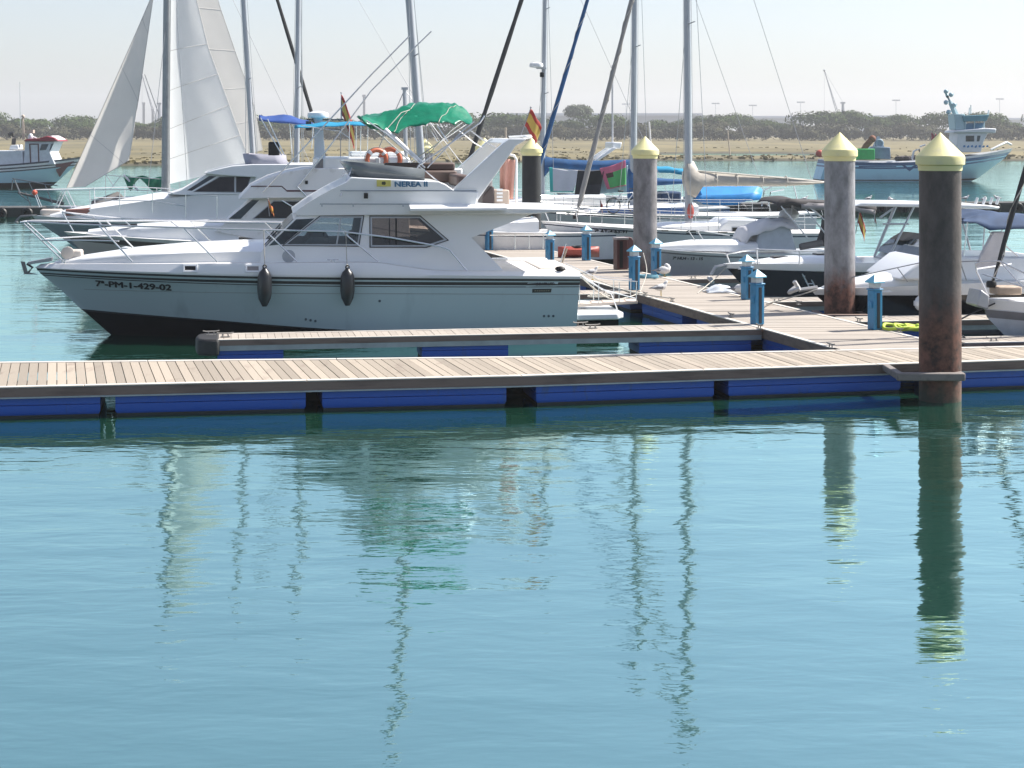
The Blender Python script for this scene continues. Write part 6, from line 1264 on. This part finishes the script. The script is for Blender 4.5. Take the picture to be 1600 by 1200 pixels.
# white yacht cut by the right edge
fj, YJ, hj, aj, bj = yacht('white yacht cut off by the right edge of the picture, with black furled foresail', (1533, 466), 34.2, 8.5, 2.8, (1860, 470), (1850, -600), (1549, 449), mat('black_furled', (.03, .03, .032), .8), (.05, .045), rope_m, zs=1.05, r0=.085, hullm=[white_p, mat('bluish_white_hull', (.6, .64, .7), .35), mat('grey_line', (.2, .2, .22), .5), gel], stripe=.16, gun=.2, rails=False, backstay=False)
pj = fj.p
tubes(YJ, 'pulpit', [[pj(1526, 424, -.2), pj(1524, 412, -.22), pj(1535, 409, -.3), pj(1562, 408, -.5), pj(1640, 446, -1.0)], [pj(1526, 424, -.2), pj(1545, 464, -.2)], [pj(1562, 408, -.5), pj(1600, 450, -.7)], [pj(1526, 420, .25), pj(1580, 412, .6)], [pj(1526, 424, -.2), pj(1526, 420, .25)], [pj(1535, 428, -.25), pj(1620, 455, -.9)]], .016)
MB().box(.25, .75, -.25, .2, 1.26, 1.42).build('deck_locker', mat('tan_locker', (.5, .38, .28), .7, var=.2), YJ, bevel=.03)
MB().prism(fj.poly([(1526, 478), (1532, 452), (1546, 462), (1544, 484)], -.3), -.32, .25).build('bow_roller', mat('grey_fitting', (.4, .4, .42), .4, metal=.4), YJ, bevel=.03)
tubes(YJ, 'chain_plate', [[(.9, -hj.side(.9, .9) - .03, 1.0), (1.0, -hj.side(1.0, .8) - .05, .75), (.85, -hj.side(.85, .7) - .03, .72)]], .02, mat('dark_iron', (.1, .1, .12), .5))

# ================= fishing boats on the river
ff = Fr((at(1582, 232, 160).x, 160), 180); FB = thing('fishing_boat', 'pale blue fishing trawler with blue wheelhouse on the river at right', 'fishing boat', ff.O, ff.a); pf_ = lambda x, y, t=0: ff.p(x, y, t)
lb = mat('pale_blue_trawler', (.4, .68, .82), .5, dirt=(.33, .57, .7), dirt_amt=.4, scale=.6); db = mat('trawler_blue_line', (.02, .08, .2), .5); mb2 = mat('trawler_mid_blue', (.03, .2, .45), .5)
hf = Hull(18.2, [(-.6, -.6, -.4, 5.2, 1.6, 1.7), (.1, .1, .1, 3.6, 2.2, 1.9), (.28, .2, .2, 3.2, 2.25, 1.95), (2.15, 1.25, 1.35, .7, 2.5, 2.4), (2.3, 1.4, 1.5, .6, 2.52, 2.4), (2.42, 1.55, 1.65, .5, 2.53, 2.4), (2.6, 1.75, 1.85, .3, 2.55, 2.4), (2.72, 1.85, 1.95, .2, 2.58, 2.4), (3.05, 1.98, 2.05, 0, 2.5, 2.4)], um=.4, ts=.85, n=34, rake=-.3)
hf.mesh([0, 1, 0, 2, 0, 2, 2, 3], 4).build('hull', [lb, boot, db, white_p, mat('trawler_deck', (.3, .32, .33), .7)], FB, smooth=50)
k = MB(); hs2 = lambda x, z: hf.side(x, z)
V = [(1404, 255), (1409, 255), (1420, 263), (1432, 255.5), (1437, 255.5), (1421, 267.5)]; panel(k, ff.poly(V, 2.4), hs2, .03, sgn=1)
for x0, x1, y in ((1342, 1400, 254.5), (1342, 1400, 260), (1437, 1530, 255), (1432, 1510, 260)): panel(k, ff.poly([(x0, y + 1), (x1, y + .8), (x1, y - .6), (x0, y - .8)], 2.4), hs2, .03, sgn=1)
k.build('v_stripe', db, FB, smooth=0)
MB().prism(ff.poly([(1494, 238), (1497, 206), (1545, 206), (1537, 222), (1533, 238)], 1.6), -1.6, 1.6).build('wheelhouse', white_p, FB, bevel=.08)
MB().prism(ff.poly([(1490, 207.5), (1492, 204), (1540, 200), (1557, 201), (1556, 208), (1543, 207.5)], 1.8), -1.8, 1.8).build('wheelhouse_roof', white_p, FB, bevel=.08)
side_panes(FB, ff, [], 0, None)
k = MB()
for a in ([(1509, 221), (1509, 212), (1522, 212), (1522, 221)], [(1526, 221), (1527, 212), (1532, 212), (1530, 221)]): panel(k, ff.poly(a, 1.6), lambda x, z: 1.6, .03, sgn=1)
k.build('wheelhouse_window', glassb, FB, smooth=0)
teal = mat('teal_canvas', (.12, .3, .36), .7)
MB().prism(ff.poly([(1493, 203), (1491, 178), (1508, 178), (1508, 203)], 1.2), -1.2, 1.2).build('funnel_block', mat('pale_teal_paint', (.4, .56, .6), .5), FB, bevel=.06)
MB().prism(ff.poly([(1505, 190), (1504, 181), (1546, 179), (1541, 189)], 1.3), -1.4, 1.4).build('upper_canopy', teal, FB, bevel=.05)
MB().prism(ff.poly([(1508, 203), (1507, 193), (1538, 192), (1534, 202)], 1.2), -1.2, 1.2).build('upper_helm', mat('blue_upper', (.05, .18, .3), .4), FB, bevel=.05)
for x in (1508, 1522, 1537): MB().tube([pf_(x, 203, 1.25), pf_(x + 1.5, 181, 1.3)], .06, 6).build('canopy_post', mat('pale_teal_paint', (.4, .56, .6), .5), FB)
k = MB(); k.tube([pf_(1494, 180, 0), pf_(1486, 162, 0), pf_(1480, 150, 0), pf_(1478, 146, 0)], .28, 7, r2=.1)
for x, y in ((1478, 143), (1478, 160), (1486, 148), (1491, 164), (1482, 175)): k.tube([pf_(x - 2, y + 1, 0), pf_(x + 3, y - 1, .4)], .12, 5); k.ball(pf_(x, y, .3), .22)
k.build('mast', mat('pale_teal_paint', (.4, .56, .6), .5), FB); tubes(FB, 'antenna', [[pf_(1514, 179, 0), pf_(1515, 168, 0)], [pf_(1517, 178, .3), pf_(1517, 164, .3)], [pf_(1543, 180, 0), pf_(1545, 172, 0)]], .06)
MB().prism(ff.poly([(1361, 248), (1361, 233), (1367, 229), (1391, 230), (1392, 249)], 1.2), -1.0, 1.2).build('winch_house', mat('slate_blue_paint', (.16, .24, .33), .6, var=.15), FB, bevel=.06)
MB().prism(ff.poly([(1366, 230), (1374, 213), (1382, 230)], .5), -.4, .5).torus(pf_(1374, 224, .55), .32, .1, 'y', 14, 6).build('net_block', mat('pale_steel_blue', (.3, .42, .5), .5), FB)
k = MB(); k.tube([pf_(1346, 240, .8), pf_(1353, 228, .8), pf_(1361, 219, .8)], .3, 6); k.ball(pf_(1363, 217, .8), .35); k.build('deck_crane', rust, FB)
tag(MB().box(-1.1, 1.1, -.6, .6, 0, 1.0).build('fish_crate', mat('green_crate', (.02, .45, .1), .6), None, bevel=.06, loc=ff.world(pf_(1346, 249.5, 1.6))), 'bright green crate on the aft deck of the blue trawler', 'crate')
k = MB(); k.tube([pf_(1425, 249, 1), pf_(1428, 236, 1), pf_(1436, 233, 1), pf_(1439, 249, 1)], .1, 6); k.tube([pf_(1437, 229, .4), pf_(1446, 226, .4)], .08, 5); k.build('deck_gallows', white_p, FB)
k = MB(); rr = random.Random(2)
for i in range(9): k.ball((lerp(8.6, 10.8, rr.random()), rr.uniform(-1, 1.5), 2.1), .35, .35, .25, 8)
k.build('net_heap', mat('dark_net', (.05, .04, .04), .9), FB)
tubes(FB, 'bow_bulwark_rail', [[pf_(1548, 234, 1.6), pf_(1560, 228, 1.3), pf_(1573, 222, .6), pf_(1580, 226, 0)]], .1, white_p)
MB().ball(pf_(1281, 240, .5), .4, .3, .35).build('buoy', mat('red_buoy', (.5, .08, .05), .6), FB)
k = MB()
for i in range(7): panel(k, ff.poly([(1505 + i * 6, 230 + (i % 2)), (1508.5 + i * 6, 230), (1508 + i * 6, 226.5), (1505 + i * 6, 227.5 + (i % 2))], 1.6), lambda x, z: 1.6, .03, sgn=1)
k.build('wheelhouse_marks', mb2, FB, smooth=0)
for i in range(2): flag('red flag on the trawler mid deck, %s' % ('taller one' if i else 'lower one beside it'), ff.world(pf_(1461 - i * 6, 240, 1)), ff.world(pf_(1461 - i * 6, 208 - i * 2, 1)), 1.2, 1.0, .8, yaw=.2, cols=[red_p, mat('flag_pinkish', (.5, .12, .12), .8)])
# red roofed one at the left edge
fr2 = Fr((at(127, 246, 143).x, 143), 180); RB = thing('fishing_boat', 'white and blue fishing boat with a red wheelhouse roof at the left edge', 'fishing boat', fr2.O, fr2.a); pr = lambda x, y, t=0: fr2.p(x, y, t)
hr2 = Hull(14.5, [(-.6, -.6, -.4, 3.6, 1.4, 1.7), (.08, .08, .08, 2.4, 1.9, 1.9), (.42, .35, .3, 2.0, 1.95, 1.95), (1.75, 1.15, 1.1, .5, 2.1, 2.3), (1.86, 1.25, 1.2, .45, 2.12, 2.3), (1.98, 1.38, 1.32, .38, 2.14, 2.3), (2.1, 1.5, 1.44, .3, 2.16, 2.3), (2.3, 1.66, 1.6, .15, 2.18, 2.3), (2.48, 1.8, 1.75, 0, 2.15, 2.3)], um=.42, ts=.85, n=34)
hr2.mesh([2, 2, 0, 1, 3, 1, 3, 1], 4).build('hull', [mat('sky_blue_hull', (.45, .68, .78), .5, dirt=(.36, .56, .66), dirt_amt=.4, scale=.6), mat('navy_strakes', (.012, .015, .035), .5), boot, white_p, mat('trawler_deck', (.3, .32, .33), .7)], RB, smooth=50)
k = MB(); panel(k, fr2.poly([(86, 257), (112, 252), (101, 262), (89, 277), (86, 268)], 1.2), lambda x, z: hr2.side(x, z), .04, sgn=1); k.build('bow_patch', maroon, RB, smooth=0)
MB().prism(fr2.poly([(36, 260), (39, 220), (86, 219.5), (78, 238), (86, 257)], 1.4), -1.4, 1.4).build('wheelhouse', mat('white_blue_shade', (.66, .7, .74), .5), RB, bevel=.06)
k = MB()
for a in ([(62, 235), (65, 225), (76, 225), (72, 234)], [(77, 236), (80, 225), (84, 224), (80, 233)]): panel(k, fr2.poly(a, 1.4), lambda x, z: 1.4, .03, sgn=1)
k.build('wheelhouse_window', mat('slate_pane', (.07, .09, .11), .2), RB, smooth=0)
k = MB(); dr = fr2.poly([(49, 257), (47.5, 226), (59, 226), (60, 257)], 1.4); frame_ring(k, dr, .09, lambda x, z: 1.4, .04, 0, 1); k.build('door_frame', maroon, RB, smooth=0)
MB().prism(fr2.poly([(36, 221), (40, 217.5), (62, 216), (72, 212.5), (84, 215), (92, 221)], 1.6), -1.55, 1.6).build('wheelhouse_roof', mat('dark_red_roof', (.25, .02, .035), .5), RB, bevel=.06)
MB().prism(fr2.poly([(76, 214), (80, 211.5), (92, 218), (88, 221.5)], 1.2), -1.2, 1.2).build('roof_locker', mat('pinkish_white', (.68, .6, .6), .5), RB, bevel=.08)
MB().prism(fr2.poly([(-60, 262), (-60, 236), (34, 235), (36, 258)], 1.5), -1.5, 1.5).box(9, 16.2, -1.75, 1.75, 2.98, 3.14).build('after_shelter', mat('white_blue_shade', (.66, .7, .74), .5), RB, bevel=.05)
MB().prism(fr2.poly([(14, 234), (16, 227), (28, 226), (29, 234)], .8), -.6, .8).build('engine_hatch', white_p, RB, bevel=.06)
k = MB(); k.tube([pr(21, 226, .2), pr(22, 216, .2), pr(19, 209, .2), pr(14, 211, .2)], .18, 7); k.build('exhaust_pipe', mat('sooty_pipe', (.07, .06, .055), .6), RB)
k = MB(); k.tube([pr(36, 218, 0), pr(35.5, 183, 0)], .09, 6); k.tube([pr(38, 215, .3), pr(37, 190, .3)], .06, 5); k.ball(pr(36, 182, 0), .16); k.box(*sorted((pr(41, 207, 0)[0], pr(53, 207, 0)[0])), -.25, .25, pr(45, 208, 0)[2], pr(45, 203, 0)[2]); k.build('mast', mat('buff_mast', (.5, .42, .34), .6), RB)
MB().tube([pr(46, 216, .9), pr(47, 212, .9), pr(57, 216, .9)], .08, 5).ball(pr(48, 215, .9), .22, .2, .35).build('roof_gear', white_p, RB)
tubes(RB, 'aerial', [[pr(32, 200, 0), pr(31, 128, 0)]], .03)

# ================= gulls
gw_ = mat('gull_white', (.72, .71, .70), .9); gg = mat('gull_grey', (.22, .22, .24), .9); gb = mat('gull_yellow', (.5, .36, .1), .6)
def gull_proto(pose):
    t = bpy.data.objects.new('gull', None); COL.objects.link(t); k = MB()
    if pose == 'stand': ax = [(-.20, .205, .012), (-.15, .205, .03), (-.07, .205, .062), (.0, .21, .075), (.07, .23, .066), (.105, .27, .045), (.12, .305, .036), (.135, .325, .036), (.155, .328, .026), (.17, .325, .012)]
    else: ax = [(-.17, .12, .015), (-.12, .125, .045), (-.05, .135, .085), (.03, .145, .095), (.09, .16, .08), (.105, .2, .055), (.085, .235, .045), (.06, .25, .042), (.03, .245, .03), (.01, .24, .012)]
    rings = []
    for i, (x, z, r) in enumerate(ax):
        p0, p1 = ax[max(0, i - 1)], ax[min(len(ax) - 1, i + 1)]; d = Vector((p1[0] - p0[0], 0, p1[1] - p0[1])).normalized(); up = Vector((-d.z, 0, d.x))
        rings.append([Vector((x, 0, z)) + Vector((0, 1, 0)) * r * math.cos(a) + up * r * math.sin(a) for a in [2 * PI * j / 12 for j in range(12)]])
    k.loft(rings); b = k.build('body', gw_, t, smooth=80)
    zz = .215 if pose == 'stand' else .15
    for sg in (-1, 1):
        k = MB(); k.loft([[(x, sg * (y + o), zz + dz + h * s_) for s_, o in ((-1, 0), (-.3, .012), (1, -.03))] for x, y, dz, h in ((.07, .05, .02, .03), (.02, .068, .015, .05), (-.08, .058, .005, .042), (-.2, .02, -.012, .018), (-.27, .004, -.02, .004))]); k.build('wing', gg, t, smooth=60)
        k = MB(); L_ = .15 if pose == 'stand' else .07; k.tube([(.01, sg * .03, L_), (.015, sg * .03, .0)], .006, 5); k.tube([(-.01, sg * .03, .004), (.05, sg * .03, .004)], .008, 4); k.build('leg', gb, t)
    bx, bz = (.165, .325) if pose == 'stand' else (.012, .238); dx = .05 if pose == 'stand' else -.045
    k = MB(); k.tube([(bx, 0, bz), (bx + dx, 0, bz - .008)], .012, 6, r2=.004); k.build('beak', gb, t)
    for sg in (-1, 1): MB().ball(((.14 if pose == 'stand' else .05), sg * .034, (.333 if pose == 'stand' else .258)), .006, n=8).build('eye', black, t)
    return t
gs, gr_ = gull_proto('stand'), gull_proto('rest'); ug = set()
def gull(proto, loc, rz, label, s_=1.0, group=None):
    o = proto if proto.name not in ug else copy_tree(proto); ug.add(proto.name); o.location = loc; o.rotation_euler = (0, 0, rz); o.scale = (s_, s_, s_); tag(o, label, 'gull', group)
    if not group and 'group' in o: del o['group']
Z_ = Vector((0, 0, ZD + .004))
def dk(x, y): return atz(x, y, ZD + .008)
gull(gs, dk(1032, 464), .25, 'standing grey winged gull nearest on the walkway, facing right', 1.1)
gull(gr_, dk(1037, 432), .1, 'hunched pale gull with head tucked, behind the standing gull', 1.25)
gull(gs, dk(925, 437), .2, 'small standing gull by the stern gangway rail', 1.0)
gull(gr_, dk(1157, 463), -.4, 'gull crouching on the walkway beside the white bag', 1.3)
gull(gs, dk(1310, 489) + Vector((-1.35, 0, 0)), 2.9, 'gull near the grey pile, in front of the cruiser bow', .9) if False else None
for i, (x, d) in enumerate(((1208, .1), (1363, .2), (1398, 3.0), (1516, .1), (1545, .3), (1566, 2.9), (1225, 2.8), (1262, .2))):
    u = (x - CX) / F; p = isect(Vector((0, 0, 0)), Vector((u, 1, 0)), [a_bw, b_bw]) + Vector((0, 1.0, .505)); gull(gs if i % 2 else gr_, p, d, 'one of the tiny gulls resting on the dark floating breakwater', 1.15, 'gulls on the breakwater')

# ================= small things on the walkway
def kayak(label, a, b, w_, h, m):
    d = b - a; L = d.length; k = MB(); k.loft([[(x * L, y * w_ * q, z * h) for y, z in ((-.5, .75), (-.42, .3), (0, .0), (.42, .3), (.5, .75), (.2, 1.0), (-.2, 1.0))] for x, q in ((0, .06), (.12, .5), (.3, .9), (.5, 1), (.7, .9), (.88, .5), (1, .06))])
    t = thing('kayak', label, 'kayak', a, math.atan2(d.y, d.x)); k.build('hull', m, t, smooth=40); MB().torus((L * .48, 0, h * .98), w_ * .3, .03, 'z', 20, 6).build('cockpit_rim', black, t); return t
kayak('red and orange kayak lying on the far side of the walkway', dk(872, 403) + Vector((0, .3, 0)), dk(938, 404) + Vector((0, .6, 0)), .62, .34, mat('kayak_red', (.33, .06, .04), .5, dirt=(.6, .3, .08), dirt_amt=.35, scale=1.2))
kayak('small green and blue kayak on the walkway near the black pile', dk(783, 377), dk(808, 372), .7, .4, mat('kayak_green', (.05, .5, .12), .5, dirt=(.02, .05, .2), dirt_amt=.5, scale=1.5))
def rope(label, pts, r=.014, m=None, cat='rope', name='mooring_rope'):
    pts = [Vector(p) for p in pts]; o = pts[0]; k = MB(); out = []
    for i in range(len(pts) - 1):
        for j in range(6):
            t_ = j / 6; p0 = pts[max(0, i - 1)]; p1, p2 = pts[i], pts[i + 1]; p3 = pts[min(len(pts) - 1, i + 2)]
            out.append(.5 * ((2 * p1) + (p2 - p0) * t_ + (2 * p0 - 5 * p1 + 4 * p2 - p3) * t_ ** 2 + (3 * p1 - p0 - 3 * p2 + p3) * t_ ** 3) - o)
    k.tube(out + [pts[-1] - o], r, 6); g = k.build(name, m or rope_m, None, smooth=80, loc=o); tag(g, label, cat); return g
stw = fr.world((LN, -1.4, 1.42))
rope('pale mooring rope sagging from the cruiser stern to the walkway cleat', [stw, stw.lerp(dk(1004, 462), .5) + Vector((0, 0, -.35)), dk(1004, 462) + Vector((0, 0, .08))], .016)
rope('mooring rope running from the gangway end down to the walkway edge', [fr.world((LN + .1, 1.2, 1.4)), fr.world((LN + 1.6, 1.3, .75)), dk(1046, 471) + Vector((0, 0, .08))], .014)
c = dk(988, 470) + Vector((-.75, .6, .02)); rope('loose pale rope heap on the finger pontoon by the gangway', [c + Vector((math.cos(a * .9) * (.3 - a * .008), math.sin(a * .9) * (.22 - a * .005), .02 + a * .003)) for a in range(22)], .016)
c = dk(1040, 437); rope('tangle of blue rope at the foot of the pedestal behind the gull', [c + Vector((-.45 + math.cos(a * 1.3) * .28, .35 + math.sin(a * 1.3) * .2, .03 + (a % 4) * .02)) for a in range(20)], .02, mat('blue_rope', (.12, .3, .38), .8))
rope('pale rope from the pedestal down to the walkway', [dk(999, 447) + Vector((.1, 0, .85)), dk(1003, 450) + Vector((.12, 0, .4)), dk(1000, 456)], .012)
rope('thin line from the black speedboat bow to the walkway', [fh.world((.1, 0, 1.0)), fh.world((-.3, -.2, .7)), dk(1090, 458)], .012)
rope('white mooring line from the black and white cruiser to the finger pontoon', [fi.world((.1, -.1, .95)), fi.world((-.9, .3, .62)), dk(1215, 470)], .016)
rope('dark mooring line from the right edge yacht to the dock', [fj.world((.2, -.2, 1.1)), fj.world((-.6, -.1, .7)), dk(1508, 528)], .016, rope_d)
c = dk(1385, 517); rope('lime green hose lying in loops beside the right pedestal', [c + Vector((.12 + .95 * (a / 24) + math.cos(a * 1.1) * .25, .15 + math.sin(a * 1.1) * .3, .03 + .03 * (a % 3))) for a in range(30)], .035, mat('lime_hose', (.5, .62, .06), .6), 'hose', 'garden_hose')
k = MB(); k.grid(lambda u, v: (.75 * u + .05 * math.sin(v * 6), .5 * v, max(0, .18 * math.sin(PI * u) * math.sin(PI * v) + .05 * noise.noise(Vector((u * 5, v * 5, 1))))), 16, 12)
tag(k.build('white_bag', mat('white_plastic_sheet', (.68, .72, .76), .5), None, thick=.01, smooth=60, loc=dk(1110, 458) + Vector((-.1, .0, .01))), 'crumpled white plastic sheet on the walkway beside the crouching gull', 'bag')
flag('large Spanish flag on the radar arch of the big cruiser', fr.world(P(812, 216.5, .6)), fr.world(P(829.5, 168, .6)), .52, .42, .85, yaw=.15)
pt = P(796, 321, 1.0); t = thing('pink_towel', 'salmon pink towel hanging on a white post behind the cruiser arch', 'towel', fr.world(pt), fr.a)
zt = P(796, 245, 1.0)[2] - pt[2]
def tw(u, v): return (-.22 + .36 * u * (1 - .15 * v), .04 * math.sin(u * 12 + v), zt - .02 - .92 * v - .06 * u)
MB().grid(tw, 16, 12).build('cloth', mat('salmon_towel', (.6, .33, .27), .9, var=.1), t, thick=.012, smooth=80)
MB().tube([(.16, 0, 0), (.16, 0, zt - .05), (.1, 0, zt + .03), (0, 0, zt + .05), (-.16, 0, zt + .02), (-.24, 0, zt - .1)], .03, 7).build('white_post', white_p, t)
a = at(1015, 188, 250); 
for x, y0, y1, lab, dx in ((1018, 213, 190, 'white leaning channel marker post on the far straw bank', -4), (1141, 224, 204, 'thin leaning wooden stake on the far straw bank', -4), (790, 213, 199, 'short cream post on the far bank seen above the radar arch', 0)):
    Y = 300; p, q = at(x, y0, Y), at(x + dx, y1, Y); zg = ground_z(p.x, Y); tag(MB().tube([(0, 0, -.4), (q.x - p.x, 0, q.z - zg)], .22 if x != 1141 else .12, 7, r2=.16 if x != 1141 else .1).build('marker_post', white_p if x == 1018 else mat('bleached_wood', (.5, .43, .35), .8), None, loc=(p.x, Y, zg)), lab, 'post')
